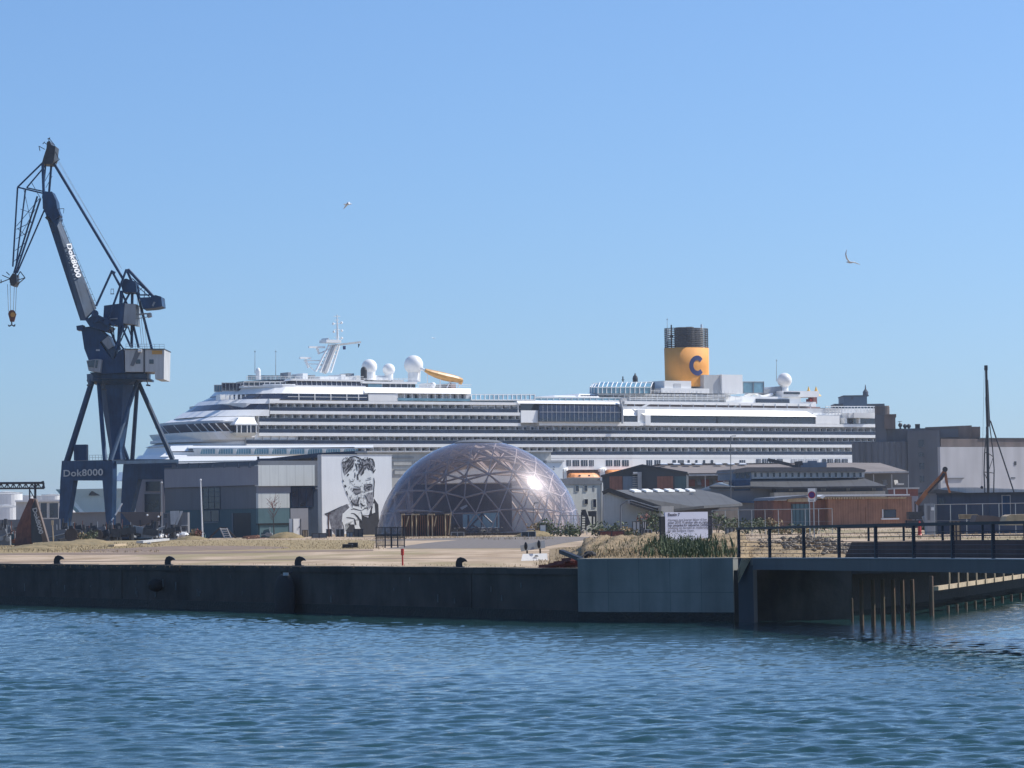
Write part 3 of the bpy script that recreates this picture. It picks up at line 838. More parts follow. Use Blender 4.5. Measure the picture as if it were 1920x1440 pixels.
# cabin doors: dark pane with a pale curtain beside it
cab.sort(key=lambda c: c[0])
wm = {}
def cabin_mesh(big):
    dk = MB()
    return dk
def put_cab(mb, s, zf, zt, j):
    t = taper(s); o = -2.1 + .05 + t
    w1 = j.uniform(.75, 1.15)
    SH.sbox(mb, s + .35, s + .35 + 1.9, o, o - .04, zf + .02, zt - .25, 0)
    a = s + .4 + (0 if j.random() < .75 else 1.0)
    if j.random() < .8: SH.sbox(mb, a, a + w1, o + .03, o, zf + .05, zt - .3, 1)
    if j.random() < .2: SH.sbox(mb, s + .9, s + 1.5, o + .9, o + .4, zf, zf + .8, 1)
# the hundred nearest are parts of their own, the rest one mesh
small = MB()
for i, (s, zf, zt, nm) in enumerate(cab):
    if i < 95:
        mb = MB(); put_cab(mb, s, zf, zt, wr); mb.build('cabin_window', [M['shipglass'], M['curtain']], ship, fix=False)
    else: put_cab(small, s, zf, zt, wr)
o = small.build('cabin_windows_aft', [M['shipglass'], M['curtain']], ship, fix=False); o.name = 'cabin_window_row'; o['kind'] = 'stuff'

# hull windows below the promenade
def hwin(xa, xb, y0, y1, m='shipglass', panes=2):
    w = MB(); xm = (xa + xb) / 2; sm = sS(xm); t = taper(sm)
    s0 = sS(xa, 866, t); s1 = sS(xb, 866, t); z1 = SH.sz(xm, y0, t)[1]; z0 = SH.sz(xm, y1, t)[1]
    t += .04
    SH.sbox(w, s0, s1, t + .03, t - .3, z0, z1); h = w.build('hull_window', M[m], ship)
    if xb - xa > 7:
        f = MB()
        for k in range(1, panes + 1): SH.sbox(f, s0 + (s1 - s0) * k / (panes + 1) - .06, s0 + (s1 - s0) * k / (panes + 1) + .06, t + .07, t, z0, z1)
        f.build('window_mullion', M['shipgrey'], h)
for xa, xb in ((118, 162), (180, 245), (263, 328), (345, 390), (512, 575), (593, 655), (675, 740), (915, 975), (995, 1057), (1178, 1212), (1232, 1290), (1330, 1350), (1408, 1428), (1485, 1505), (1562, 1585), (1850, 1905)):
    hwin(1040 + xa / 5.333, 1040 + xb / 5.333, 862.6, 874)
for xa, xb in ((443, 487), (505, 565), (580, 640), (660, 720), (1143, 1180), (1197, 1252), (1275, 1330), (1350, 1408)):
    hwin(1340 + xa / 5.647, 1340 + xb / 5.647, 860.5, 870.2)
for xa, xb in ((815, 875), (893, 950), (968, 1030), (1045, 1100)):
    hwin(1340 + xa / 5.647, 1340 + xb / 5.647, 860.5, 868.5, 'shipgrey', 1)

# upper works, forward half ------------------------------------------------
mb = MB()
sb(mb, 691, 738, 742, 752, .05, -30)
slope(mb, 684, 883, 737.5, 727, .2, -1.4, -30, dx0=-4)
sb(mb, 742, 737.4, 746, 752, .02, -3)
mb.build('upper_side', M['shipwhite'], ship)
mb = MB(); sb(mb, 742, 738, 882, 752, -1.6, -30); mb.build('cabin_wall', M['shipgrey'], ship)
mb = MB(); sb(mb, 744, 746.8, 881, 751.6, .02, -.05); mb.build('balustrade', M['blueglass'], ship)
mb = MB()
for k in range(9): sb(mb, 758 + k * 14.4, 738, 759.2 + k * 14.4, 752, -.1, -1.7)
mb.build('balcony_divider', M['shipwhite'], ship)
for k in range(9):
    mb = MB(); sb(mb, 749 + k * 14.6, 740, 755 + k * 14.6, 751, -1.5, -1.7); mb.build('cabin_window', M['shipglass'] if k % 3 else M['curtain'], ship)
# raked dark windows of the top lounge
mb = MB(); slope(mb, 550, 686, 728, 714.5, -1.7, -2.6, -16, dx0=-2, dx1=-4); lw = mb.build('lounge_window', M['shipglass'], ship)
mb = MB()
for k in range(14): 
    x = 558 + k * 9.3; mb.bar(SH.pt(x, 728, -1.6), SH.pt(x - 2.2, 714.5, -2.5), .13)
mb.build('mullion', M['shipgrey'], lw)
mb = MB(); sb(mb, 683, 719.5, 779, 727.5, -3, -24); lw = mb.build('lounge_window', M['shipglass'], ship)
mb = MB(); sb(mb, 690, 720.3, 716, 727, -2.9, -3.3); mb.build('blind', M['blueglass'], lw)
mb = MB()
for x in (716, 731, 742, 752, 764, 770): sb(mb, x, 719.5, x + 1, 727.5, -2.86, -3.1)
mb.build('mullion', M['shipgrey'], lw)
mb = MB(); slope(mb, 545, 682, 714.5, 711.2, -1.9, -1.9, -24, dx0=4); sb(mb, 676, 715.5, 782, 719.4, -2.2, -26); sb(mb, 600, 707, 735, 712, -9, -26)
mb.build('lounge_roof', M['shipwhite'], ship)
mb = MB(); tier(mb, 403, 722, 727, x1=560, a=11, hb=HB - 1.8); mb.build('sun_deck', M['shipwhite'], ship)
mb = MB(); tier(mb, 440, 713, 723, x1=544, a=10, hb=HB - 6); mb.build('top_glass_room', M['shipglass'], ship)
# glass wind screens round the top
def screen(xa, xb, yb, yt, off, n, m='blueglass', fm='shipwhite', r=.09, lean=0, nm='wind_screen'):
    g = MB(); slope(g, xa, xb, yb, yt, off, off - lean, off - lean - .12); gg = g.build(nm, M[m], ship)
    f = MB()
    for k in range(n + 1):
        x = xa + (xb - xa) * k / n; f.bar(SH.pt(x, yb, off + .08), SH.pt(x, yt - .3, off - lean + .08), r * 2)
    f.bar(SH.pt(xa, yt, off - lean), SH.pt(xb, yt, off - lean), r * 2); f.bar(SH.pt(xa, yb, off), SH.pt(xb, yb, off), r * 2)
    f.build('frame', M[fm], gg)
screen(457, 545, 724, 716, -5.0, 9, 'shipglass')
screen(402, 416, 734, 722, -16, 3, 'blueglass', 'grey'); screen(416, 458, 733, 718, -11.5, 6, 'shipglass', 'grey')
screen(465, 560, 712, 704, -14, 12, 'blueglass', 'wirefence', .06)
screen(884, 1003, 750, 740, -.6, 14, 'blueglass', lean=1.2, r=.13)
screen(1003, 1165, 751, 746, -2.0, 14, 'blueglass')
# equipment on the roof: boxes, lockers and pipes
er = random.Random(9)
for k, (x, y0, y1, w_, mm) in enumerate(((568, 700, 709, 9, 'shipwhite'), (584, 703, 709, 7, 'grey'), (640, 702, 709, 8, 'shipwhite'), (652, 700, 707, 12, 'grey'), (668, 704, 711, 7, 'shipwhite'), (700, 704, 710, 25, 'shipwhite'), (540, 698, 705, 6, 'grey'), (735, 712, 718, 22, 'lightgrey'), (806, 718, 727, 10, 'shipwhite'), (828, 720, 727, 12, 'grey'), (846, 719, 727, 9, 'deckbrown'))):
    mb = MB(); sb(mb, x, y0, x + w_, y1 + 4, -8 - er.uniform(0, 4), -16); mb.build('deck_house', M[mm], ship)
mb = MB()
for k in range(34):
    x = 462 + k * 9.2
    if 684 < x < 690: continue
    yb = 712 if x < 680 else (715 if x < 780 else 727)
    mb.bar(SH.pt(x, yb, -3), SH.pt(x, yb - 6, -3), .12)
for (xa, xb, yb) in ((462, 682, 706), (462, 682, 709), (682, 780, 709.5), (682, 780, 712), (782, 884, 721), (782, 884, 724)):
    mb.bar(SH.pt(xa, yb, -3), SH.pt(xb, yb, -3), .1)
mb.build('deck_railing', M['shipwhite'], ship)
# radomes
def radome(x, y, r, off, yb, rb=.62, nm='radome'):
    c = SH.pt(x, y, off); b = SH.pt(x, yb, off); rm = r / 6.6
    mb = MB(); mb.ball(c, rm, 24, 16); q = mb.build(nm, M['shipwhite'], ship, smooth=True)
    mb = MB(); mb.lathe((c.x, c.y, b.z), [(rm * rb * 1.15, 0), (rm * rb, .3), (rm * rb, c.z - b.z - rm * .6), (rm * .9, c.z - b.z - rm * .25)], 20); mb.build('pedestal', M['shipwhite'], q, smooth=False)
radome(775.5, 684, 18, -12, 716); radome(692.5, 688, 14.5, -10, 712, .75); radome(729, 693, 11.5, -10, 714, .7); radome(1471, 713, 15, -12, 742, .5)
mb = MB(); c = SH.pt(682, 694, -6); mb.lathe(c, [(.9, -3), (.9, 0), (.7, .6), (.3, .95)], 12); mb.build('radome', M['black'], ship)
mb = MB(); c = SH.pt(484, 695, -12); mb.lathe(c, [(.7, -2.5), (.7, 0), (.5, .5), (.2, .8)], 12); mb.build('radome', M['shipwhite'], ship)
mb = MB(); mb.ball(SH.pt(812, 722, -8), .8, 12, 8); mb.build('radome', M['shipwhite'], ship, smooth=True)
# whip aerials
for x, y0, y1, off in ((478, 656, 700, -13), (517, 656, 704, -13), (1456, 673, 715, -10), (1251, 596, 640, -14)):
    mb = MB(); mb.tube(SH.pt(x, y1, off), SH.pt(x, y0, off), .12, .05, 5); mb.box(*[v for p in [SH.pt(x, y0 + 3, off)] for v in (p.x - .25, p.x + .25, p.y - .1, p.y + .1, p.z - .15, p.z)]); mb.build('aerial', M['grey'], ship)
# mast
ms = MB(); off = -HB
for (xa, ya, xb, yb, r) in ((592, 696, 617, 646, .35), (600, 698, 622, 646, .35), (613, 698, 632, 646, .35), (620, 698, 636, 648, .35), (606, 698, 628, 646, .28)):
    for o2 in (-1.6, 1.6): ms.tube(SH.pt(xa, ya, off + o2), SH.pt(xb, yb, off + o2 * .6), r, r * .8, 5)
for k in range(7):
    f = k / 6; ms.bar(SH.pt(594 + 24 * f, 692 - 44 * f, off), SH.pt(618 + 17 * f, 694 - 44 * f, off), .22)
    ms.bar(SH.pt(598 + 24 * f, 692 - 44 * f, off - 1.5), SH.pt(618 + 17 * f, 694 - 44 * f, off + 1.5), .18)
mst = ms.build('mast', M['shipwhite'], ship)
mb = MB(); 
for o2 in (-1.2, 1.2): mb.tube(SH.pt(606, 698, off + o2), SH.pt(628, 648, off + o2), 1.0, .7, 8)
mb.build('trunk', M['lightgrey'], mst)
mb = MB(); sb(mb, 612, 637, 640, 642.5, off + 2, off - 2); sb(mb, 616, 633.5, 617, 638, off + 2, off - 2); mb.build('platform', M['shipwhite'], mst)
mb = MB(); mb.bar(SH.pt(630, 647, off), SH.pt(676, 641.5, off), .55); mb.build('yard', M['lightgrey'], mst)
mb = MB(); mb.tube(SH.pt(633, 640, off), SH.pt(632, 590, off), .38, .12, 6)
for y, a in ((593, 6), (607, 7), (600, 4), (618, 6), (632, 6)): mb.bar(SH.pt(632 - a, y, off), SH.pt(632 + a, y, off), .13)
for x, y in ((625, 607), (640.5, 605), (641, 620), (626, 622), (641, 634)): mb.ball(SH.pt(x, y, off), .38, 6, 5)
mb.build('pole', M['shipwhite'], mst)
mb = MB(); mb.bar(SH.pt(579, 651, off), SH.pt(609, 651, off), .5); mb.tube(SH.pt(594, 651, off), SH.pt(598, 662, off), .35); mb.bar(SH.pt(596, 664, off), SH.pt(610, 658, off), .3); mb.build('radar', M['shipwhite'], mst)
mb = MB(); mb.bar(SH.pt(562, 671, off), SH.pt(583, 671.5, off), .55); mb.tube(SH.pt(573, 672, off), SH.pt(578, 690, off), .3); mb.bar(SH.pt(570, 676, off), SH.pt(604, 676, off), .25); mb.bar(SH.pt(572, 682, off), SH.pt(604, 683, off), .25); mb.bar(SH.pt(570, 676, off), SH.pt(590, 696, off), .2); mb.build('radar', M['shipwhite'], mst)
mb = MB(); p = SH.pt(645.5, 652, off); mb.box(p.x - .4, p.x + .4, p.y - .02, p.y + .02, p.z - .5, p.z + .5); mb.build('signal_flag', M['funnelC'], mst)
mb = MB(); p = SH.pt(673, 649, off); mb.prism([p + Vector((-.25, 0, .7)), p + Vector((.3, 0, .5)), p + Vector((-.2, 0, -.6))], (0, .04, 0)); mb.build('signal_flag', M['black'], mst)
# water slide
pts = [(797, 694), (806, 698), (818, 702), (832, 706), (846, 709), (858, 711.5), (866, 713.5)]
mb = MB()
for i in range(len(pts) - 1):
    f0 = i / 6; f1 = (i + 1) / 6
    a = SH.pt(*pts[i], -9); b = SH.pt(*pts[i + 1], -9)
    mb.tube(a, b, .5 + .65 * math.sin(f0 * 2.9), .5 + .65 * math.sin(f1 * 2.9), 10)
mb.tube(SH.pt(866, 713.5, -9), SH.pt(862, 719, -9), .5, .7, 8)
wsld = mb.build('water_slide', M['slide'], ship)
mb = MB(); mb.tube(SH.pt(788, 690, -10), SH.pt(801, 697, -9), .45, .4, 6)
for x, y in ((802, 698), (826, 705), (846, 711), (860, 714)): mb.tube(SH.pt(x, y, -9), SH.pt(x - 1, 727, -9), .16, n=5)
mb.bar(SH.pt(838, 727, -9), SH.pt(846, 712, -9), .3); mb.bar(SH.pt(850, 727, -9), SH.pt(842, 713, -9), .3); mb.tube(SH.pt(786, 716, -11), SH.pt(786, 690, -11), .35)
mb.build('slide_support', M['shipwhite'], wsld)

# midships ------------------------------------------------
mb = MB(); sb(mb, 881, 751, 974, 758, -2.2, -30); sb(mb, 976, 745, 1176, 794, -3.0, -31); mb.build('upper_house', M['lightgrey'], ship)
mb = MB()
for k in range(6): sb(mb, 886 + k * 15, 758, 897 + k * 15, 764, -.4, -1.9)
mb.build('balcony_screen', M['lightgrey'], ship)
mb = MB(); slope(mb, 971, 1162, 757.2, 752, .5, -.6, -20, dx0=-2); mb.build('atrium_roof', M['shipwhite'], ship)
mb = MB(); slope(mb, 977, 1012, 792.5, 769.5, .35, .1, -6); mb.build('side_block', M['shipwhite'], ship)
mb = MB()
sb(mb, 976, 757.3, 1010, 769.4, -1.4, -4); ng = 9
for i in range(ng):
    f0 = i / ng; f1 = (i + 1) / ng; y0 = 791 - 33.5 * f0; y1 = 791 - 33.5 * f1
    o0 = 1.4 * math.cos(f0 * 1.5) ** .5 - .4; o1_ = 1.4 * max(0.01, math.cos(f1 * 1.5)) ** .5 - .4
    slope(mb, 1011.5, 1166, y0, y1, o0, o1_, -5, dx1=-.4)
at_ = mb.build('atrium_glass', M['shipglass'], ship)
mb = MB()
for k in range(18):
    x = 1018 + k * 8.4
    mb.path([SH.pt(x, 790 - 33 * f, 1.45 * max(.01, math.cos(f * 1.5)) ** .5 - .36) for f in (0, .25, .5, .75, 1)], .035, 4)
mb.bar(SH.pt(1012, 772.5, .95), SH.pt(1166, 773, .95), .1)
mb.build('mullion', M['shipgrey'], at_)
mb = MB()
for x in (1167,): mb.path([SH.pt(x + (0 if f < .6 else -(f - .6) * 12), 794 - 45 * f, 1.3 * max(.01, math.cos(f * 1.4)) ** .5) for f in (0, .2, .4, .6, .8, 1)], .35, 6)
mb.build('atrium_rib', M['lightgrey'], ship)
mb = MB()
sb(mb, 1011, 790.6, 1200, 798.2, .1, -3); slope(mb, 1169, 1198, 779, 768, -.6, -1.6, -6); 
sb(mb, 1196, 768, 1210, 797.8, -.4, -6)
sb(mb, 1210, 778.6, 1220, 797.8, .05, -6)
mb.build('upper_side', M['shipwhite'], ship)
mb = MB(); sb(mb, 1171, 780.5, 1196, 792.5, -.8, -4); mb.build('lounge_window', M['shipglass'], ship)
def tslab(name, m, xa, xb, y0, y1, o0, o1, ref=1240):
    mb = MB(); z1 = sZ(y0, ref); z0 = sZ(y1, ref)
    for s0, s1 in seg_ranges(xa, xb, (y0 + y1) / 2): tbox(mb, s0, s1, o0, o1, z0, z1)
    return mb.build(name, M[m], ship)
tslab('deck_edge', 'shipwhite', 1196, 1690, 793, 798.4, .1, -3, 1300)
mb = MB()
sa, sb_ = sS(1208, 772), sS(1546, 772); z0, z1 = sZ(779, 1300), sZ(768, 1300)
for i in range(8):
    a = sa + (sb_ - sa) * i / 8; b = sa + (sb_ - sa) * (i + 1) / 8; ta, tb = taper(a), taper(b)
    xs1 = -3 if i == 7 else 0; xs0 = 3 if i == 0 else 0
    mb.hexa([SH.P(a, .3 + ta, z0), SH.P(b, .3 + tb, z0), SH.P(b, -4 + tb, z0), SH.P(a, -4 + ta, z0)], [SH.P(a - xs0, -1.2 + ta, z1), SH.P(b + xs1, -1.2 + tb, z1), SH.P(b + xs1, -4 + tb, z1), SH.P(a - xs0, -4 + ta, z1)])
mb.build('upper_side', M['shipwhite'], ship)
tslab('lounge_window', 'shipglass', 1220, 1351, 781, 793, -.3, -3, 1300)
tslab('lounge_window', 'shipglass', 1353.5, 1545, 781, 793, -.3, -3, 1300)
tslab('upper_side', 'shipwhite', 1545, 1592, 777, 793, .0, -8, 1400)
mb = MB(); tier_z = 0
tslab('upper_house', 'lightgrey', 1176, 1700, 768.5, 794, -3.4, -31)
# promenade above: brownish shaded gallery, its edges, then the pool deck
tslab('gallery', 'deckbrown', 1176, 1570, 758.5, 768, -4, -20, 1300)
tslab('deck_edge', 'shipwhite', 1180, 1548, 752.5, 758, -2.4, -26, 1300)
mb = MB()
for k in range(16): x = 1190 + k * 22; t = taper(sS(x)); mb.bar(SH.pt(x, 768, -2.6 + t), SH.pt(x, 757, -2.6 + t), .22)
mb.bar(SH.pt(1192, 770, -3), SH.pt(1216, 757, -3), .5); mb.bar(SH.pt(1372, 768, -6), SH.pt(1384, 757, -6), .4)
mb.build('gallery_post', M['shipwhite'], ship)
tslab('upper_house', 'shipgrey', 1150, 1396, 741.5, 752.6, -7, -28, 1300)
tslab('deck_edge', 'lightgrey', 1140, 1398, 737.5, 741.4, -5, -30, 1300)
mb = MB()
for k in range(24): x = 1150 + k * 10.4; t = taper(sS(x)); mb.bar(SH.pt(x, 752, -4 + t), SH.pt(x, 738.5, -5 + t), .13)
for y in (748.5, 745.5): mb.bar(SH.pt(1180, y, -3.5), SH.pt(1395, y, -8.5), .12)
for k in range(30): x = 1176 + k * 7.3; t = taper(sS(x)); mb.bar(SH.pt(x, 737.5, -5 + t), SH.pt(x, 732, -5 + t), .1)
mb.bar(SH.pt(1176, 732, -5), SH.pt(1396, 731, -11), .12); mb.bar(SH.pt(1176, 735, -5), SH.pt(1396, 734, -11), .1)
mb.build('deck_railing', M['shipwhite'], ship)
# white curved roofs between the two pools
mb = MB(); sb(mb, 1006, 744, 1088, 747.5, -4, -24); slope(mb, 1040, 1090, 745, 741.5, -4, -7, -20); slope(mb, 1083, 1124, 745, 738.5, -4, -6, -20, dx0=3, dx1=-5); slope(mb, 1112, 1180, 746, 740, -5, -8, -22, dx0=22, dx1=-18); mb.build('pool_roof', M['shipwhite'], ship)
mb = MB()
for k in range(6): sb(mb, 1090 + k * 5.2, 741, 1093.4 + k * 5.2, 743.6, -4.6, -6)
mb.build('roof_window', M['shipglass'], ship)
# glass conservatory: curved glass with white ribs
gl = MB(); ribs = MB()
xs_ = [1106, 1109, 1114, 1121, 1129, 1137, 1146, 1154, 1163, 1172, 1181, 1190, 1199, 1208, 1220]
for i, x in enumerate(xs_):
    d = max(0, (1121 - x)) * .25
    ribs.path([SH.pt(x, 737.5, -4.5 - d), SH.pt(x + .2, 726, -4.5 - d), SH.pt(x + 2 + .1 * max(0, 1121 - x), 721 + .15 * max(0, 1121 - x), -6 - d), SH.pt(x + 4, 716.6 + .3 * max(0, 1121 - x), -9 - d)], .16, 5)
    if i < len(xs_) - 1:
        x2 = xs_[i + 1]; d2 = max(0, (1121 - x2)) * .25
        A = [(x, 737.5, -4.6 - d), (x + .2, 726, -4.6 - d), (x + 2, 721 + .15 * max(0, 1121 - x), -6.1 - d), (x + 4, 717 + .3 * max(0, 1121 - x), -9.1 - d)]
        B = [(x2, 737.5, -4.6 - d2), (x2 + .2, 726, -4.6 - d2), (x2 + 2, 721 + .15 * max(0, 1121 - x2), -6.1 - d2), (x2 + 4, 717 + .3 * max(0, 1121 - x2), -9.1 - d2)]
        for j in range(3):
            q = [SH.pt(*A[j]), SH.pt(*B[j]), SH.pt(*B[j + 1]), SH.pt(*A[j + 1])]; gl.prism(q, -nv * .08)
gg = gl.build('conservatory', M['blueglass'], ship); 
ribs.bar(SH.pt(1108, 726, -4.4), SH.pt(1220, 726, -4.4), .18); ribs.bar(SH.pt(1112, 719, -9), SH.pt(1222, 716, -9), .25)
ribs.build('rib', M['shipwhite'], gg)
mb = MB(); sb(mb, 1150, 720, 1222, 737, -11, -14); mb.build('back_wall', M['navyglass'], gg)
mb = MB(); c = SH.pt(1191, 712, -14); mb.lathe((c.x, c.y, c.z - 2.2), [(.75, 0), (.8, 2.6), (.6, 3.3), (.35, 3.5), (.1, 4.2)], 10); mb.build('exhaust_pipe', M['iron'], ship)
mb = MB(); c = SH.pt(1168, 716, -14); mb.tube(c - Vector((0, 0, 1)), c + Vector((0, 0, 1.6)), .2); mb.bar(c + Vector((-.5, 0, .6)), c + Vector((.5, 0, .6)), .15); mb.build('vent', M['iron'], ship)
mb = MB(); sb(mb, 1226, 717, 1250, 731, -12, -15); sb(mb, 1215, 722, 1225, 737, -10, -13); mb.build('deck_house', M['darkblue'], ship)
mb = MB(); sb(mb, 1246, 714, 1296, 737, -7, -22); sb(mb, 1240, 728, 1330, 737, -6.4, -24); mb.build('funnel_base', M['shipwhite'], ship)
mb = MB(); sb(mb, 1264, 719, 1277, 730, -6.9, -7.3); mb.build('vent', M['shipgrey'], ship)
mb = MB(); sb(mb, 1320, 703, 1355, 738, -9, -22); mb.build('machinery_house', M['lightgrey'], ship)
mb = MB(); sb(mb, 1354, 702.5, 1392.5, 738, -8.2, -23); mb.build('machinery_house', M['shipwhite'], ship)
# funnel
fc = SH.pt(1288, 700, -HB + 2); fr_ = 6.5
mb = MB(); nfn = 40; prof = []
zb_, zt_ = SH.pt(1288, 726, -HB + 2).z, SH.pt(1288, 653, -HB + 2).z
vs = []; fs = []
for j, (z, k) in enumerate(((zb_, .99), (zb_ + (zt_ - zb_) * .5, 1.0), (zt_, 1.01))):
    for i in range(nfn):
        a = 2 * math.pi * i / nfn
        p = fc + tv * (fr_ * 1.15 * k * math.cos(a)) + nv * (fr_ * .78 * k * math.sin(a)); vs.append(Vector((p.x, p.y, z)))
fs = [(j * nfn + i, j * nfn + (i + 1) % nfn, (j + 1) * nfn + (i + 1) % nfn, (j + 1) * nfn + i) for j in range(2) for i in range(nfn)] + [tuple(range(2 * nfn, 3 * nfn))]
mb.add(vs, fs); fun = mb.build('funnel', M['funnel'], ship, smooth=True)
mb = MB(); ztt = SH.pt(1288, 616, -HB + 2).z
for i in range(nfn):
    a = 2 * math.pi * i / nfn; c_ = fc + tv * (fr_ * 1.12 * math.cos(a)) + nv * (fr_ * .76 * math.sin(a))
    if i % 4 == 0: mb.tube((c_.x, c_.y, zt_), (c_.x, c_.y, ztt - .3), .14, n=4)
for k in range(11):
    z = zt_ + .25 + (ztt - zt_ - .4) * k / 10
    pp = [fc + tv * (fr_ * 1.13 * math.cos(2 * math.pi * i / 28)) + nv * (fr_ * .77 * math.sin(2 * math.pi * i / 28)) for i in range(29)]
    mb.path([(p.x, p.y, z) for p in pp], .13, 4)
mb.build('louvre', M['black'], fun)
mb = MB()
for (a, b, rr, h) in ((-1.7, 0, 2.3, .3), (2.0, .3, 2.6, 0), (4.3, -.4, 1.9, 0), (0.4, -1.8, 2.0, 0), (-.3, 2.0, 1.5, .35)):
    c_ = fc + tv * a + nv * b; mb.lathe((c_.x, c_.y, zt_ - 1), [(rr, 0), (rr, ztt - zt_ + 1 + h - .2), (rr * .8, ztt - zt_ + 1 + h)], 18)
mb.build('exhaust_pipe', M['iron'], fun)
mb = MB(); c_ = fc - tv * 5.6; mb.tube((c_.x, c_.y, zt_ - .2), (c_.x, c_.y, ztt + 1), .22); mb.ball((c_.x, c_.y, ztt - 2.5), .6, 8, 6); mb.build('funnel_mast', M['black'], fun)
# the letter, a ring segment following the funnel's side
mb = MB(); cC = SH.pt(1305.5, 685.5, -HB + 2 + fr_ * .7); ccs = (Vector((cC.x, cC.y)) - Vector((fc.x, fc.y))).dot(SH.t)
Ro, Ri = 19 / 6.27, 10.2 / 6.27; nn = 30; vs = []
for i in range(nn + 1):
    a = math.radians(42) + (2 * math.pi - math.radians(84)) * i / nn
    for rr in (Ro, Ri):
        ds = ccs + rr * math.cos(a) * .92; z = cC.z + rr * math.sin(a)
        dn = fr_ * .78 * math.sqrt(max(0, 1 - (ds / (fr_ * 1.15)) ** 2)) + .12
        p = fc + tv * ds + nv * dn; vs.append(Vector((p.x, p.y, z)))
n0 = len(vs); vs += [v - nv * .3 for v in vs]
fs = [(2 * i, 2 * i + 1, 2 * i + 3, 2 * i + 2) for i in range(nn)] + [(n0 + 2 * i, n0 + 2 * i + 1, n0 + 2 * i + 3, n0 + 2 * i + 2) for i in range(nn)]
fs += [(2 * i, 2 * i + 2, n0 + 2 * i + 2, n0 + 2 * i) for i in range(nn)] + [(2 * i + 1, 2 * i + 3, n0 + 2 * i + 3, n0 + 2 * i + 1) for i in range(nn)] + [(0, 1, n0 + 1, n0), (2 * nn, 2 * nn + 1, n0 + 2 * nn + 1, n0 + 2 * nn)]
mb.add(vs, fs); mb.build('funnel_letter', M['funnelC'], fun)
# wisp pipe at the back of the funnel
mb = MB(); c_ = fc + tv * 5.8; mb.tube((c_.x, c_.y, ztt - 1), (c_.x, c_.y, ztt + 1.4), .25, .3); mb.build('steam_pipe', M['shipwhite'], fun)

# aft decks ------------------------------------------------
screen(1393, 1432, 737, 716, -10, 2, 'blueglass', 'grey', .12, nm='ball_court')
mb = MB(); SH.face(mb, [(1425, 738, -12), (1466, 738, -12), (1466, 724, -12), (1440, 729, -12)], 8); mb.build('ramp_screen', M['grey'], ship)
tslab('aft_house', 'shipwhite', 1392, 1540, 741, 757, -6, -24, 1450)
mb = MB(); sb(mb, 1467, 733, 1536, 744, -9, -22); mb.build('aft_house', M['shipwhite'], ship)
mb = MB(); sb(mb, 1470, 735, 1500, 739, -8.8, -9.2); mb.build('lounge_window', M['shipglass'], ship)
tslab('lounge_window', 'shipglass', 1451, 1516, 746, 755.5, -5.6, -7, 1480)
for (x0, y0, x1, y1) in ((1403, 743, 1408, 751), (1423, 743, 1428, 751), (1519, 748, 1524, 753)):
    mb = MB(); sb(mb, x0, y0, x1, y1, -12, -14); mb.build('deck_panel', M['red'], ship)
mb = MB()
for k in range(9): x = 1396 + k * 6.4; mb.tube(SH.pt(x, 757, -13), SH.pt(x + 2, 740, -13), .3, n=5)
mb.path([SH.pt(1396, 744, -12), SH.pt(1412, 738, -12), SH.pt(1430, 744, -12), SH.pt(1448, 739, -12)], .5, 6)
mb.build('climbing_frame', M['shipwhite'], ship)
mb = MB(); sb(mb, 1525, 741, 1532, 757, -11.5, -14); mb.build('deck_tower', M['brickred'], ship)
def parasol(x, yt, yb, wpx, label):
    p = SH.pt(x, yb, -13); q = SH.pt(x, yt, -13); b = SH.pt(x, 757, -13)
    t = thing('parasol', label, 'parasol', b, 'yellow parasols on the aft deck')
    mb = MB(); mb.tube(b, q, .15); mb.build('pole', M['slide'], t)
    h = q.z - p.z; r = wpx / 6.1
    mb = MB(); mb.lathe((q.x, q.y, p.z), [(r, 0), (r * .55, h * .28), (r * .28, h * .62), (.1, h)], 14); mb.build('canopy', M['umbrella'], t)
parasol(1516, 725, 738, 7, 'smaller yellow pointed parasol on the aft deck, nearer the white dome')
parasol(1530, 725, 743, 10, 'larger yellow pointed parasol above the red deck tower')
tslab('stern_house', 'shipwhite', 1540, 1570, 751, 762, -6, -20, 1540)
tslab('stern_house', 'shipglass', 1548, 1690, 763, 773, -5, -20, 1590)
tslab('stern_house', 'shipwhite', 1548, 1690, 773.2, 777, -2, -22, 1590)
mb = MB()
for k in range(20):
    x = 1548 + k * 6.0; t = taper(sS(x)); mb.bar(SH.pt(x, 776, -1.5 + t), SH.pt(x, 762, -1.5 + t), .22)
for y in (762, 766.5, 771): mb.bar(SH.pt(1548, y, -6), SH.pt(1668, y, -9.5), .18)
mb.build('deck_railing', M['shipwhite'], ship)
tslab('stern_recess', 'shipglass', 1587, 1690, 783, 793, -2, -12, 1600)
mb = MB()
tt = taper(sS(1600))
for i in range(8):
    a0 = math.pi * (1 - i / 8); a1 = math.pi * (1 - (i + 1) / 8)
    x0 = 1612 + 28 * math.cos(a0); x1 = 1612 + 28 * math.cos(a1)
    slope(mb, x0, x1, 783.5, 774, tt - 2 + 3 * math.sin((a0 + a1) / 2), tt - 2 + 3.2 * math.sin((a0 + a1) / 2), tt - 8)
mb.build('stern_terrace', M['shipwhite'], ship)
mb = MB(); sb(mb, 1584, 783, 1588, 794, tt + .1, -12); sb(mb, 1610, 784, 1613, 794, tt + .1, -6); mb.build('stern_post', M['shipwhite'], ship)

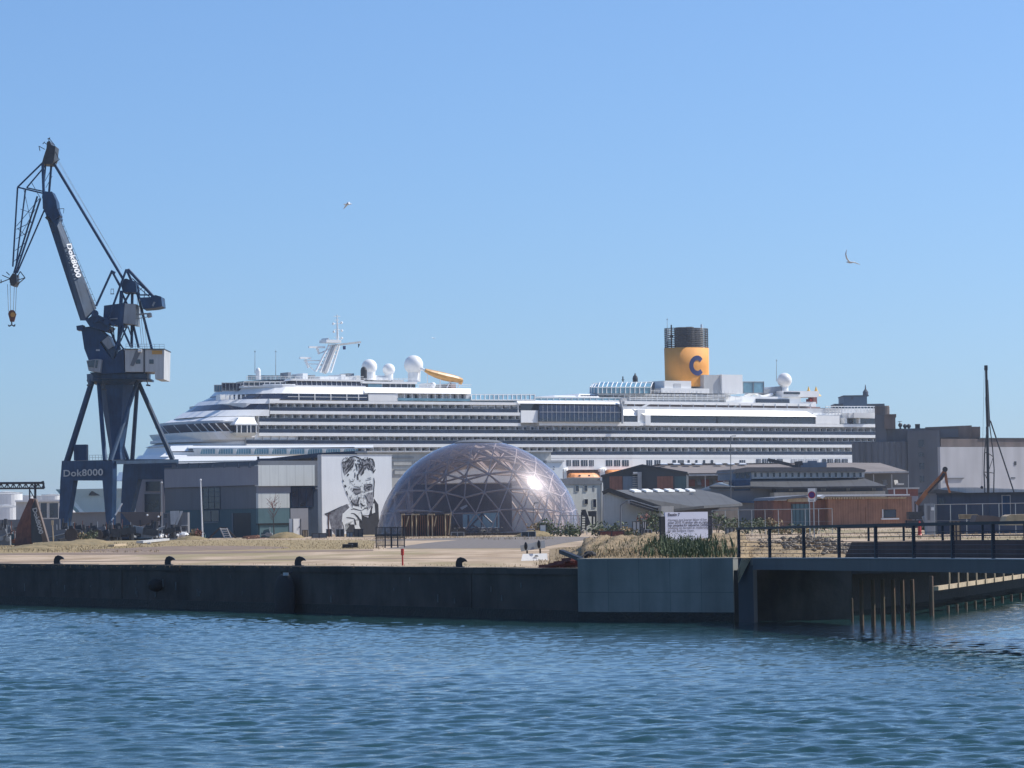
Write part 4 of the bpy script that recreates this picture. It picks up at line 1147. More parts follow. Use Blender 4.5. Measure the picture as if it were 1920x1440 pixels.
# bow marks and openings
mb = MB()
def hpt(x, y, push=.4):
    # intersect with the hull's flare roughly by marching outwards
    best = None
    o = -HB
    while o < 0:
        p = SH.pt(x, y, o); s, z = SH.sz(x, y, o)
        st = S_STEM + (13.4 - max(z, 0)) * .95; L = 44 + (13.4 - max(z, 0)) * 7.0
        d = max(s - st, 0); b = HB * min(1, max(.015, d / L) ** .62)
        if o >= -HB + b - .25: return o
        o += .1
    return 0
o_ = hpt(178, 925)
mb = MB(); SH.poly(mb, [(172, 921), (188, 920), (187, 929), (169, 929)], o_ + .35, o_ - .6); mb.build('anchor_recess', M['black'], ship)
for x in (205, 225): pass

# lifeboats
def lifeboat(xa, xb, y0, y1, label):
    c0 = SH.pt(xa, (y0 + y1) / 2, .4); 
    s0 = sS(xa, y1, .4); s1 = sS(xb, y1, .4); zb = SH.sz((xa + xb) / 2, y1, .4)[1]; zt = SH.sz((xa + xb) / 2, y0, .4)[1]
    t = thing('lifeboat', label, 'lifeboat', SH.P((s0 + s1) / 2, .4, zb), 'orange lifeboats on the ship side')
    def loft(z_list):
        mb = MB(); n = 14; vs = []
        for z, k, w_ in z_list:
            for i in range(n):
                a = 2 * math.pi * i / n; c_, s_ = math.cos(a), math.sin(a)
                x = (s0 + s1) / 2 + (s1 - s0) / 2 * k * (abs(c_) ** .55) * (1 if c_ > 0 else -1)
                y = .2 + 2.1 * w_ * (abs(s_) ** .8) * (1 if s_ > 0 else -1); vs.append(SH.P(x, y, zb + (zt - zb) * z))
        mb.add(vs, [(j * n + i, j * n + (i + 1) % n, (j + 1) * n + (i + 1) % n, (j + 1) * n + i) for j in range(len(z_list) - 1) for i in range(n)] + [tuple(range(n)), tuple(range(n * (len(z_list) - 1), n * len(z_list)))])
        return mb
    loft([(-.55, .75, .3), (-.2, .93, .8), (.05, 1, 1), (.12, 1, 1)]).build('hull', M['lightgrey'], t)
    loft([(.12, 1, 1), (.2, 1, .98), (.7, .93, .8), (1, .84, .45)]).build('canopy', M['orange'], t)
    mb = MB()
    for s in (s0 + (s1 - s0) * .25, s0 + (s1 - s0) * .55): SH.sbox(mb, s, s + .5, 2.15, 1.6, zb + (zt - zb) * .35, zb + (zt - zb) * .62)
    mb.build('hatch_and_shadow', M['shipglass'], t)
lifeboat(1065, 1124, 887, 896.5, 'orange lifeboat hanging above the white warehouse right of the dome')
lifeboat(1135, 1192, 881, 892, 'orange lifeboat partly hidden behind the dark gabled roof')
for x in (1128, 1132, 1060): 
    mb = MB(); mb.bar(SH.pt(x, 903, 1.2), SH.pt(x - 1, 880, 1.2), .9); mb.bar(SH.pt(x - 4, 882, 1.6), SH.pt(x + 3, 879, .2), .8)
    mb.build('davit', M['shipwhite'], ship)
# ------------------------------------------------------------ dockside crane
CD = 436.0
def cp(x, y, dy=0.0): return at(x, y, CD + dy)
cb = cp(165, 1000)
crane = thing('harbour_crane', 'tall dark blue level luffing dockside crane with a long jib and hook', 'crane', (cb.x, cb.y, GZ))
K = CD / 6000
def beam(mb, a, b, w, h=None, dy=0, dy2=None): mb.bar(cp(a[0], a[1], dy), cp(b[0], b[1], dy if dy2 is None else dy2), w * K, (h or w) * K, up=(0, 1, 0))
# portal: front frame, back frame
def portal_frame(x0, x1, top, bot0, bot1, by, dyA, dyB, w0, w1, nm, low):
    """two tapering legs joined by a deep beam; x0,x1 outer edges"""
    mb = MB()
    def P_(x, y):
        f = (x - x0) / (x1 - x0); return at(x, y, CD + dyA + (dyB - dyA) * f)
    L = [P_(x0 + 3, top), P_(x1, top), P_(x1, by), P_(x1, by)]
    out = [(x0 + 3, top), (x0, by), (x0 - 3, bot0), (x0 + w0 * .5, bot0), (x0 + w0, by), (x1 - w1, by), (x1 - w1 * .62, bot1), (x1 - 2, bot1), (x1, by), (x1, top)]
    q = [P_(x, y) for x, y in out]
    d = (q[-1] - q[0]).normalized(); nn_ = Vector((-d.y, d.x, 0)).normalized() * .75
    if nn_.y < 0: nn_ = -nn_
    n = len(q); 
    parts = [(0, 1, 4, 5, 8, 9), (1, 2, 3, 4), (5, 6, 7, 8)]
    for ids in parts: mb.prism([q[i] for i in ids], nn_)
    # foot down to the ground
    for i, j in ((2, 3), (6, 7)):
        a, b = q[i], q[j]
        mb.prism([a, b, Vector((b.x, b.y, GZ + .9)), Vector((a.x, a.y, GZ + .9))], nn_)
    o = mb.build(nm, M['navy'], crane)
    bg = MB()
    for i, j in ((2, 3), (6, 7)):
        c_ = (q[i] + q[j]) / 2 + nn_ / 2
        bg.box(c_.x - 1.3, c_.x + 1.3, c_.y - .5, c_.y + .5, GZ + .45, GZ + 1.0)
        for k in (-.8, .8): bg.tube((c_.x + k, c_.y - .3, GZ + .4), (c_.x + k, c_.y + .3, GZ + .4), .4, n=12)
    bg.build('wheel_bogie', M['iron'], crane)
    return q, nn_
qf, nf = portal_frame(113, 211, 864, 978, 984, 901, 4.5, -3.5, 25, 19, 'portal_frame', 0)
qb, nb = portal_frame(229, 327, 861, 962, 968, 899, 13, 5, 30, 22, 'portal_frame', 0)
mb = MB()   # cross beams between the two frames
for a, b in ((qf[0], qb[0]), (qf[9], qb[9])):
    a2 = a + nf * .5; b2 = b + nb * .5
    mb.bar(a2 - Vector((0, 0, .25)), b2 - Vector((0, 0, .25)), .6, .45)
mb.build('cross_beam', M['navy2'], crane)
a = qf[9]; b = qb[9]
mb = MB(); mb.box(at(141, 850, CD + 4).x, at(165, 850, CD + 4).x, CD + 2.6, CD + 4.4, at(150, 863.5, CD + 4).z, at(150, 834, CD + 4).z); mb.build('switch_house', M['navy'], crane)
mb = MB()
for k in range(8): beam(mb, (168 + k * 5.5, 863), (168 + k * 5.5, 853), .6, dy=1)
beam(mb, (168, 853.5), (208, 853), .6, dy=1); beam(mb, (168, 858), (208, 858), .5, dy=1)
mb.build('walkway_railing', M['wirefence'], crane)
# text on the front beam
ux = (qf[5] - qf[4]); ux.z = 0; org = at(119.5, 893.5, CD + 4.1) - nf.normalized() * .25 + Vector((.22, 0, 0))
u_ = (at(192, 893, CD - 2.2) - at(118, 894, CD + 4.1)); u_.z = 0
lettering('Dok8000', 1, org, u_, (0, 0, 1), M['lightgrey'], crane, 'lettering', bold=.02, th=.15, spacing=1.05, fitw=u_.length, fith=12.5 * K)
# struts up to the slewing ring
NL = (178, 712); NR = (257, 720)
mb = MB(); D_ = lambda q: q
def strut(px_top, dyt, q, w, nm='strut', m='navy'):
    mb = MB(); mb.tube(cp(px_top[0], px_top[1], dyt), q, w * K / 2, w * K / 2 * 1.15, 8); return mb.build(nm, M[m], crane)
strut((176, 704), 3, qf[0] + Vector((.6, .5, -.2)), 11)
strut((184, 706), 3, at(197, 864, CD - 1.6), 8)
strut((257, 716), 3, qf[9] + Vector((-.3, .4, 0)), 7.5, m='navy2')
strut((258, 716), 6, at(248, 861, CD + 12.2), 8)
strut((259, 716), 6, qb[9] + Vector((-.3, .5, 0)), 9, m='navy2')
strut((182, 706), 9, at(240, 861, CD + 13), 6)
mb = MB(); c_ = cp(218, 712, 4.5)
z_ = lambda y: cp(218, y, 4.5).z
mb.lathe((c_.x, c_.y, 0), [(17 * K, z_(862)), (14 * K, z_(848)), (14 * K, z_(842)), (33 * K, z_(722)), (33 * K, z_(716))], 6)
mb.build('centre_column', M['navy'], crane)
mb = MB(); mb.lathe((c_.x, c_.y, 0), [(36 * K, z_(722)), (55 * K, z_(715)), (56 * K, z_(701)), (50 * K, z_(700))], 8); mb.build('ring_platform', M['navy'], crane)
mb = MB()
for x, y in ((163, 722), (274, 722), (192, 730)): beam(mb, (x, 712), (x + 4, y), 1.5, dy=-1); beam(mb, (x, y), (x + 8, y + 1), 3, dy=-1)
mb.build('lamp_bracket', M['iron'], crane)
# slewing body
def cpoly(mb, pts, dy0, dy1, mi=0):
    mb.prism([cp(x, y, dy0) for x, y in pts], (0, dy1 - dy0, 0), mi)
mb = MB()
cpoly(mb, [(152, 614), (178, 611), (200, 628), (187, 642), (212, 676), (222, 660), (232, 652), (234, 699), (182, 701), (166, 675), (158, 654)], -1.0, 5.5)
mb.build('slewing_body', M['navy'], crane)
mb = MB(); cpoly(mb, [(183, 630), (197, 626), (212, 652), (218, 648), (213, 677)], -.9, 5.0); mb.build('body_gusset', M['navy2'], crane)
mb = MB(); cpoly(mb, [(191, 640), (203, 630), (213, 649), (203, 655)], -1.1, 3.0); mb.build('access_panel', M['grey'], crane)
mb = MB(); cpoly(mb, [(143, 611), (155, 609), (155, 619), (144, 619)], -1.6, 1); mb.build('end_box', M['navy'], crane)
mb = MB(); cpoly(mb, [(168, 698), (250, 697), (270, 697), (270, 708), (276, 708), (276, 712), (180, 709)], -.2, 8); mb.build('turntable', M['navy'], crane)
mb = MB(); cpoly(mb, [(238, 701), (275, 701), (275, 708), (238, 708)], -.6, -.1); mb.build('side_platform', M['navy2'], crane)
cabn = MB(); cpoly(cabn, [(162, 676), (180, 673), (190, 674), (187, 698), (166, 695)], -2.6, .5); cc_ = cabn.build('operator_cab', M['grey'], crane)
mb = MB(); cpoly(mb, [(163.5, 677.5), (178, 675), (176, 689), (166, 688)], -2.66, -2.55); cpoly(mb, [(180, 676), (184, 675.5), (182, 690), (178.5, 690)], -2.66, -2.55); mb.build('cab_window', M['glass'], cc_)
mb = MB(); cpoly(mb, [(180, 655), (187, 655), (187, 658), (180, 658)], -1.06, -.9); mb.build('vent', M['lightgrey'], crane)
# machinery house
mb = MB(); cpoly(mb, [(234, 655), (308, 655), (307, 711), (291, 711), (290, 697), (235, 697)], -1.4, 6.5); mh = mb.build('machinery_house', M['lightgrey'], crane)
mb = MB(); cpoly(mb, [(233.5, 653.6), (308.5, 653.6), (308.5, 655.2), (233.5, 655.2)], -1.6, 6.7); cpoly(mb, [(269, 654), (271.5, 654), (271.5, 698), (269, 698)], -1.5, -1.35); mb.build('roof_edge', M['iron'], mh)
mb = MB(); cpoly(mb, [(285, 657), (304, 657), (304, 664), (285, 664)], -1.5, -1.35); mb.build('sign_panel', M['slide'], mh)
for x in (255, 280):
    mb = MB(); cpoly(mb, [(x, 674), (x + 8, 674), (x + 8, 682), (x, 682)], -1.46, -1.35); mb.build('window', M['glass'], mh)
mb = MB(); mb.tube(cp(259, 658, -2.0), cp(266, 658, -2.0), .22); mb.build('floodlight', M['white'], mh)
mb = MB(); cpoly(mb, [(244, 685), (255, 656), (264, 660), (250, 687)], -1.48, -1.38); mb.build('hatch_and_shadow', M['slate'], mh)  # cast shadow below the floodlight, modelled as a dark slanting strip
mb = MB()
for k in range(9): beam(mb, (236 + k * 9, 654), (236 + k * 9, 645), .5, dy=-1.2)
beam(mb, (236, 645), (308, 645.5), .6, dy=-1.2); beam(mb, (236, 649.5), (308, 650), .5, dy=-1.2)
mb.build('roof_railing', M['wirefence'], crane)
# boom: box girder whose two visible sides meet at an edge
mb = MB()
def quadloft(A, B):
    mb.hexa(A, B)
bA = [cp(150.5, 601, 1.0), cp(161, 601, -1.0), cp(181, 578, .6), cp(170, 580, 2.6)]
bB = [cp(84, 397, .8), cp(107, 421, -.6), cp(112, 408, .4), cp(90, 388, 1.8)]
mb.hexa(bA, bB); boom = mb.build('boom', M['navy'], crane)
mb = MB()          # the lighter right cheek
off_ = Vector((.02, -.05, 0))
mb.prism([cp(107.5, 424, -.66), cp(112, 409, .3), cp(180.5, 578, .5), cp(161.5, 599, -1.06)], (-.05, .12, -.02)); mb.build('boom_cheek', M['navy2'], boom)
mb = MB()
for k in range(16):
    f = k / 15; x = 114 + 66 * f; y = 414 + 160 * f; beam(mb, (x, y), (x + 2.5, y - 1), .9, dy=.3)
beam(mb, (116, 413), (183, 574), .5, dy=.3); mb.build('boom_ladder', M['iron'], boom)
cl = lambda f: cp(107.5, 424, -.66).lerp(cp(161.5, 599, -1.06), f)
cr = lambda f: cp(112, 409, .3).lerp(cp(180.5, 578, .5), f)
ac = cr(.38) - cl(.38); ud = cl(.56) - cl(.2); ac = ac - ud.normalized() * ac.dot(ud.normalized())
lettering('Dok8000', 1, cl(.2) + ac * .14, ud, ac, M['white'], boom, 'lettering', bold=.03, th=.4, spacing=1.05, fitw=ud.length, fith=ac.length * .66)
mb = MB(); cpoly(mb, [(80, 360), (97, 359), (105, 376), (108, 398), (112, 408), (106, 424), (83, 397)], -1.1, 2.1); cpoly(mb, [(100, 392), (108, 391), (113, 404), (103, 411)], -1.5, 1); mb.build('boom_head', M['navy'], crane)
mb = MB(); cpoly(mb, [(84, 408), (88, 404), (93, 412), (90, 414)], -.5, .5); beam(mb, (106, 392), (120, 391), 1, dy=-.5); beam(mb, (120, 391), (119, 400), .8, dy=-.5); beam(mb, (97, 436), (101, 433), 3, dy=-.5); mb.build('boom_platform', M['iron'], crane)
mb = MB(); cpoly(mb, [(160, 600), (172, 592), (184, 590), (192, 604), (208, 612), (200, 622), (168, 612)], -1.8, 3.5); 
for a, b, w_ in (((172, 590), (206, 612), 4), ((176, 604), (196, 596), 4), ((196, 596), (215, 610), 5)): beam(mb, a, b, w_, dy=-2)
mb.tube(cp(178, 588, -2.4), cp(178, 588, 2.4), .5, n=12); mb.tube(cp(200, 604, -2.4), cp(200, 604, 2.4), .4, n=12)
mb.build('boom_hinge', M['navy'], crane)
# jib head and jib lattice
def members(name, lst, m='navy', par=None):
    mb = MB()
    for a, b, w_, d0, d1 in lst: mb.tube(cp(a[0], a[1], d0), cp(b[0], b[1], d1), w_ * K / 2, n=6)
    return mb.build(name, M[m], par or crane)
jib = thing
jb = members('jib', [((78, 307), (33, 351), 3.4, -1, -1), ((88, 307), (50, 352), 2.8, 2, 2), ((33, 351), (83, 363), 3, -1, -1), ((50, 352), (96, 362), 2.6, 2, 2),
    ((33, 351), (24, 500), 3.2, -1, -.4), ((48, 354), (30, 500), 3.0, 2, .8), ((76, 372), (27, 520), 3.6, -1, -.3), ((84, 392), (32, 512), 3.0, 1.8, .6), ((70, 368), (26, 512), 3.4, 1, .2),
    ((80, 305), (83, 392), 5.5, -1, -1), ((97, 300), (92, 362), 4.4, 1.5, 1.5), ((86, 305), (80, 372), 3, 0, 0)])
members('jib_lattice', [((31, 424), (74, 372), 1.2, 0, 0), ((31, 430), (60, 416), 1.4, 0, 0), ((33, 428), (48, 442), 1.2, 0, 0), ((28, 470), (48, 455), 1.2, 0, 0), ((38, 392), (62, 400), 1.0, 0, 0), ((58, 340), (76, 372), 1.2, 0, 0), ((44, 352), (58, 416), 1.0, 0, 0), ((26, 490), (42, 476), 1.2, 0, 0), ((36, 446), (66, 392), 1, 0, 0), ((30, 448), (54, 434), 1, 0, 0), ((84, 340), (96, 318), 1, 0, 0), ((86, 352), (98, 330), 1, 0, 0)], par=jb)
mb = MB(); cpoly(mb, [(88, 266), (93, 264), (96, 272), (104, 274), (103, 283), (101, 300), (97, 308), (78, 307), (83, 290), (87, 278)], -1.2, 2.2); mb.build('jib_sheave_head', M['iron'], jb)
mb = MB()
for a, b in (((91, 272), (92, 259)), ((89, 261), (94, 258)), ((92, 259), (103, 273)), ((84, 268), (90, 272)), ((73, 274), (84, 280)), ((73, 274), (75, 283)), ((80, 270), (84, 266)), ((104, 284), (110, 298)), ((102, 306), (112, 298)), ((98, 310), (110, 300))): beam(mb, a, b, 1.3, dy=-.5)
mb.build('head_fitting', M['iron'], jb)
mb = MB(); cpoly(mb, [(17, 522), (24, 512), (30, 514), (31, 528), (27, 536), (20, 535)], -1.4, 1.4)
for a, b in (((0, 530), (18, 523)), ((30, 526), (47, 521)), ((47, 521), (38, 509)), ((38, 509), (32, 520)), ((47, 521), (32, 534)), ((4, 516), (18, 522)), ((2, 524), (2, 531)), ((12, 510), (18, 516))): beam(mb, a, b, 1.6, dy=-.5)
mb.tube(cp(24, 528, -1.6), cp(24, 528, 1.6), 6 * K, n=14)
mb.build('jib_tip', M['iron'], jb)
mb = MB()
for x0, x1 in ((14, 16), (19, 20), (27, 25), (31, 29)): mb.tube(cp(x0, 533, 0), cp(x1, 584, 0), .035, n=4)
mb.build('hoist_rope', M['grey'], crane)
hook = MB(); hook.tube(cp(22.5, 588, -.25), cp(22.5, 588, .25), 7 * K, n=16); hook.prism([cp(15, 588, -.25), cp(30, 588, -.25), cp(26, 603, -.25), cp(19, 603, -.25)], (0, .5, 0))
hb_ = hook.build('hook_block', M['rust'], crane)
mb = MB(); mb.tube(cp(24, 590, -.32), cp(24, 590, -.26), 4.6 * K, n=14); mb.build('sheave_cover', M['slide'], hb_)
mb = MB(); mb.path([cp(22, 602), cp(22, 609), cp(17, 612), cp(16, 609)], .09); mb.path([cp(22, 609), cp(27, 612), cp(28, 608)], .09); mb.build('hook', M['iron'], hb_)
# tie, stays and counterweight frame
members('tie_bar', [((101, 306), (222, 508), 5.5, 0, 0)])
members('stay_rope', [((108, 298), (228, 504), .55, -.8, -.8), ((104, 296), (226, 500), .5, .8, .8)], 'grey')
members('luffing_frame', [((210, 508), (180, 574), 4.2, -1.5, -1.5), ((210, 508), (226, 538), 4.5, -1.5, -1.5), ((237, 505), (203, 598), 4.2, -2, -2), ((240, 505), (303, 573), 6, -1, -1), ((222, 508), (237, 534), 5, 0, 0), ((237, 505), (250, 534), 5, 0, 0), ((208, 508), (216, 512), 5, -1.5, -1.5)])
mb = MB(); cpoly(mb, [(226, 528), (236, 522), (254, 528), (256, 548), (230, 548)], -1.2, 2.8); mb.build('frame_head', M['navy'], crane)
members('frame_brace', [((248, 522), (290, 558), 2, 1, 1), ((256, 530), (262, 553), 2.4, 0, 0), ((262, 553), (284, 553), 3, 0, 0), ((256, 535), (284, 560), 1.6, 0, 0), ((258, 548), (270, 536), 1.3, 0, 0), ((270, 560), (272, 540), 1.3, 0, 0), ((252, 540), (262, 560), 5, 0, 0)])
mb = MB(); cpoly(mb, [(262, 558), (282, 557), (291, 553), (302, 556), (304, 574), (292, 577), (268, 579)], -1.6, 3.0); mb.build('counterweight', M['navy'], crane)
mb = MB(); beam(mb, (303, 558), (308, 560), .7); beam(mb, (308, 560), (306, 565), .7); beam(mb, (286, 574), (290, 566), 3, dy=-1.7); mb.build('counterweight_step', M['grey'], crane)
members('tower_leg', [((228, 545), (222, 656), 7, -1, -1), ((248, 545), (247, 652), 5.5, 2, 2), ((232, 610), (216, 655), 5.5, -1.5, -1.5), ((228, 612), (245, 650), 4, -1, -1), ((250, 610), (260, 652), 4.6, 1, 1), ((204, 612), (218, 646), 4, 0, 0), ((238, 612), (226, 640), 2.6, 0, 0), ((212, 612), (215, 640), 2, 0, 0), ((240, 612), (246, 630), 2.4, 0, 0), ((228, 548), (238, 570), 4, 0, 0), ((244, 548), (232, 570), 4, 0, 0), ((257, 548), (285, 655), 5, 1.5, 1.5), ((222, 640), (232, 655), 3, -1, -1), ((214, 545), (206, 570), 0.1, 0, 0)])
mb = MB(); cpoly(mb, [(195, 573), (233, 568), (231, 612), (193, 606)], -1.2, 3.8); mb.build('winch_house', M['navy'], crane)
mb = MB(); cpoly(mb, [(234, 569), (255, 570), (254, 609), (231, 606)], -1.25, 3.6); mb.build('winch_house_end', M['grey'], crane)
mb = MB(); cpoly(mb, [(205, 597), (220, 596), (220, 598), (205, 599)], -1.4, -1.2); beam(mb, (208, 542), (213, 542), 1.2); beam(mb, (208, 542), (208, 552), .8); beam(mb, (213, 541), (213, 552), .8); beam(mb, (207, 551), (214, 551), 1.6); mb.build('maintenance_step', M['grey'], crane)
mb = MB(); beam(mb, (255, 590), (275, 588), 2.6); beam(mb, (255, 598), (278, 594), 1.2); cpoly(mb, [(274, 587), (282, 586), (283, 593), (276, 595)], -.6, 1); mb.build('limit_arm', M['grey'], crane)
mb = MB()
for x in (257, 261, 266): mb.tube(cp(x, 560, 1), cp(x + 10, 655, 1), .03, n=4)
mb.build('luffing_rope', M['grey'], crane)
# ------------------------------------------------------------ buildings
def bthing(name, label, cat, fr, px, base, off=0, group=None):
    p = fr.pt(px, base, off); return thing(name, label, cat, (p.x, p.y, GZ), group)
def part(fr, par, name, m, rects, o0=0., o1=-.3, base=None):
    for r in rects:
        mb = MB(); fr.box(mb, *r, o0=o0, o1=o1, base=base); q = mb.build(name, M[m], par)
    return q
def ppoly(fr, par, name, m, polys, o0=0., o1=-.3):
    for p in polys:
        mb = MB(); fr.poly(mb, p, o0, o1); q = mb.build(name, M[m], par)
    return q
def windows(fr, par, rects, frame='lightgrey', glass='shipglass', bars=1, o=.04, name='window'):
    for (x0, y0, x1, y1) in rects:
        mb = MB(); fr.box(mb, x0, y0, x1, y1, o0=o, o1=-.2); q = mb.build(name, M[glass], par)
        mb = MB(); w_ = .5
        fr.box(mb, x0 - w_, y0 - w_, x1 + w_, y0, o0=o + .05, o1=-.1); fr.box(mb, x0 - w_, y1, x1 + w_, y1 + w_, o0=o + .07, o1=-.1)
        fr.box(mb, x0 - w_, y0, x0, y1, o0=o + .05, o1=-.1); fr.box(mb, x1, y0, x1 + w_, y1, o0=o + .05, o1=-.1)
        for k in range(1, bars + 1):
            xx = x0 + (x1 - x0) * k / (bars + 1); fr.box(mb, xx - .2, y0, xx + .2, y1, o0=o + .04, o1=-.1)
        mb.build('frame', M[frame], q)
def gable(mb, fr, pts, depth, th=.25):
    """roof planes over a gable outline given in px (left eave, ridge, right eave), running back by depth"""
    nv_ = Vector((fr.n.x, fr.n.y, 0)); q = [fr.pt(x, y, .4) for x, y in pts]
    for a, b in zip(q[:-1], q[1:]):
        up = Vector((0, 0, th)); mb.hexa([a, b, b - nv_ * depth, a - nv_ * depth], [a + up, b + up, b + up - nv_ * depth, a + up - nv_ * depth])

# terminal hall with bright white roofs
FT = Fr(300, 640, 600, 640, 850)
tm = bthing('terminal_hall', 'long low terminal hall with bright white roof and glazed dormers in front of the ship', 'building', FT, 450, 1000)
part(FT, tm, 'wall', 'beige', [(296, 863, 590, 960)], -.5, -20)
mb = MB()
def roofq(fr, mb, pts, th=.2):
    q = [fr.pt(*p) for p in pts]; mb.prism(q, (0, 0, -th))
roofq(FT, mb, [(292, 868, .5), (590, 866, .5), (590, 855.5, -18), (322, 855.5, -18)])
roofq(FT, mb, [(300, 856, -17), (352, 856, -17), (345, 848, -30), (312, 848, -30)])
mb.build('roof', M['white'], tm)
mb = MB()
roofq(FT, mb, [(352, 839.5, -22), (700, 838.5, -22), (700, 835, -32), (354, 836, -32)]); roofq(FT, mb, [(318, 846, -22), (364, 846, -22), (362, 835, -34), (320, 836, -34)])
mb.build('upper_roof', M['white'], tm)
part(FT, tm, 'clerestory', 'white', [(362, 840, 665, 853), (320, 846, 362, 856)], -22, -30)
for k in range(9):
    x = 376 + k * 33.5
    mb = MB(); FT.box(mb, x, 842, x + 27, 851, o0=-21.9, o1=-22.2); q = mb.build('dormer_window', M['blueglass'], tm)
    mb = MB()
    for j in range(5): FT.box(mb, x + 4.5 * j + 4, 842, x + 4.5 * j + 4.5, 851, o0=-21.85, o1=-22)
    FT.face(mb, [(x - 6, 840.5, -21.4), (x + 2, 840.5, -21.4), (x - .5, 849, -21.4)], .4); mb.build('mullion', M['white'], q)

# the rear dark roofed hall between terminal and mural
FH = Fr(480, 470, 700, 470, 850)
hb = bthing('steel_hall', 'open steel framed hall with a dark sloping roof edge behind the mural', 'building', FH, 590, 1000)
ppoly(FH, hb, 'roof', 'darkblue', [[(480, 862), (600, 849), (682, 845), (682, 850), (690, 850), (690, 858), (600, 857), (480, 867)]], 0, -16)
part(FH, hb, 'wall', 'slate', [(484, 858, 690, 960)], -8, -16)
for x in (482, 535, 584, 600): part(FH, hb, 'column', 'darkblue', [(x, 856, x + 4, 874)], -.2, -.6, base=GZ)
part(FH, hb, 'parapet', 'lightgrey', [(513, 865, 530, 873), (544, 865, 582, 872)], -1.2, -1.6)

# grey and teal industrial hall
FLn = Fr(308, 434, 484, 417); FRn = Fr(484, 417, 603, 422.5)
ih = bthing('industrial_hall', 'grey industrial hall with teal lower wall and pale corner panels left of the mural', 'building', FLn, 400, 1005)
part(FLn, ih, 'upper_wall', 'purplegrey', [(308, 877, 484, 912)], .25, -.4)
part(FLn, ih, 'lower_wall', 'slate', [(310, 912.6, 484, 955)], 0, -.4)
part(FLn, ih, 'base_wall', 'teal', [(310, 955.5, 484, 1000)], .03, -.4, base=GZ)
part(FLn, ih, 'core', 'slate', [(309, 874, 483, 1000)], -.42, -10, base=GZ)
part(FLn, ih, 'roof_edge', 'darkblue', [(306, 868, 484, 869.6)], .6, .3)
part(FLn, ih, 'roof', 'slate', [(322, 867, 484, 876.5)], -2, -20)
for x in (330, 352, 372, 396, 418, 445, 466): part(FLn, ih, 'roof_strut', 'darkblue', [(x, 868, x + 1.2, 877)], .5, .3)
windows(FLn, ih, [(380, 915, 412, 954)], 'darkblue', 'blueglass' if 0 else 'shipglass', 2)
mb = MB()
for y in (922, 931, 941): FLn.box(mb, 380, y, 412, y + .6, o0=.1, o1=0)
mb.build('window_bar', M['navy2'], ih)
windows(FLn, ih, [(380, 957, 410, 978)], 'navy', 'shipglass', 1)
part(FLn, ih, 'doorway', 'black', [(438, 962, 470, 1002)], .06, -.3, base=GZ)
part(FLn, ih, 'door_post', 'slate', [(434.5, 962, 437, 1002)], .1, -.2, base=GZ)
part(FLn, ih, 'wall_rail', 'grey', [(382, 979.5, 406, 980.5)], .2, 0)
mb = MB(); FRn.box(mb, 484.3, 872, 590, 911, o0=.45, o1=-.5); mb.build('upper_wall', M['palewall'], ih)
part(FRn, ih, 'upper_wall', 'slate', [(590, 873, 602, 911)], .2, -.5)
part(FRn, ih, 'soffit', 'purplegrey', [(484.2, 911.5, 545, 924)], .1, -.4)
part(FRn, ih, 'pale_panel', 'palewall', [(484.2, 924.3, 543, 952.5)], .15, -.4)
part(FRn, ih, 'teal_panel', 'teal2', [(484.2, 953, 543, 981)], .15, -.4)
part(FRn, ih, 'garage_door', 'teal2', [(487, 984, 541, 1006)], .1, -.4, base=GZ)
part(FRn, ih, 'lintel', 'black', [(484.2, 981, 543, 984)], .2, -.4)
part(FRn, ih, 'dark_bay', 'darkblue', [(543.5, 911.5, 602, 1006)], -.1, -.5, base=GZ)
windows(FRn, ih, [(547, 914, 588, 950)], 'navy', 'shipglass', 2, -.05)
part(FRn, ih, 'grey_door', 'purplegrey', [(545, 953, 578, 1006)], .02, -.3, base=GZ)
part(FRn, ih, 'core', 'slate', [(484, 874, 603, 1006)], -.55, -6, base=GZ)
mb = MB(); mb.lathe(FRn.pt(595, 917, .4), [(.3, 0), (.3, .2)], 10); mb.build('lamp', M['lightgrey'], ih)

# glazed wing left of it, partly behind the crane
FG = Fr(255, 452, 308, 452)
gw = bthing('glazed_wing', 'grey wing with big dark windows behind the crane legs', 'building', FG, 280, 1000)
part(FG, gw, 'wall', 'purplegrey', [(254, 893, 309, 1000)], 0, -12, base=GZ)
windows(FG, gw, [(273, 903, 300, 921), (271, 926, 301, 960)], 'grey', 'shipglass', 0)
part(FG, gw, 'roof_edge', 'lightgrey', [(252, 889, 309, 893)], .3, -12)

# mural wall
FM = Fr(603, 414, 735, 420.5)
mw = bthing('mural_wall', 'tall pale wall painted with a black and white portrait of an elderly man', 'mural', FM, 668, 1005)
part(FM, mw, 'wall', 'mural', [(604, 853, 735, 1003)], 0, -.8, base=GZ + .3)
part(FM, mw, 'trim', 'lightgrey', [(603, 852, 735.6, 853), (603, 853, 604, 1000)], .06, -.85)
def za(pts): return [(600 + x / 13.714, 845 + y / 13.714) for x, y in pts]
def zb(pts): return [(600 + x / 13.714, 920 + y / 13.714) for x, y in pts]
def fan(name, m, polys, o):
    mb = MB()
    for p in polys:
        n = len(p); cx = sum(a for a, b in p) / n; cy = sum(b for a, b in p) / n
        nv_ = Vector((FM.n.x, FM.n.y, 0))
        for i in range(n): mb.prism([FM.pt(cx, cy, o), FM.pt(*p[i], o), FM.pt(*p[(i + 1) % n], o)], -nv_ * .008)
    return mb.build(name, M[m], mw, fix=False)
fan('painted_jacket', 'inkgrey', [zb([(120, 600), (330, 500), (700, 340), (760, 430), (620, 560), (560, 760), (560, 1000), (520, 1180), (420, 1190), (300, 1010), (230, 700), (130, 620)])], .012)
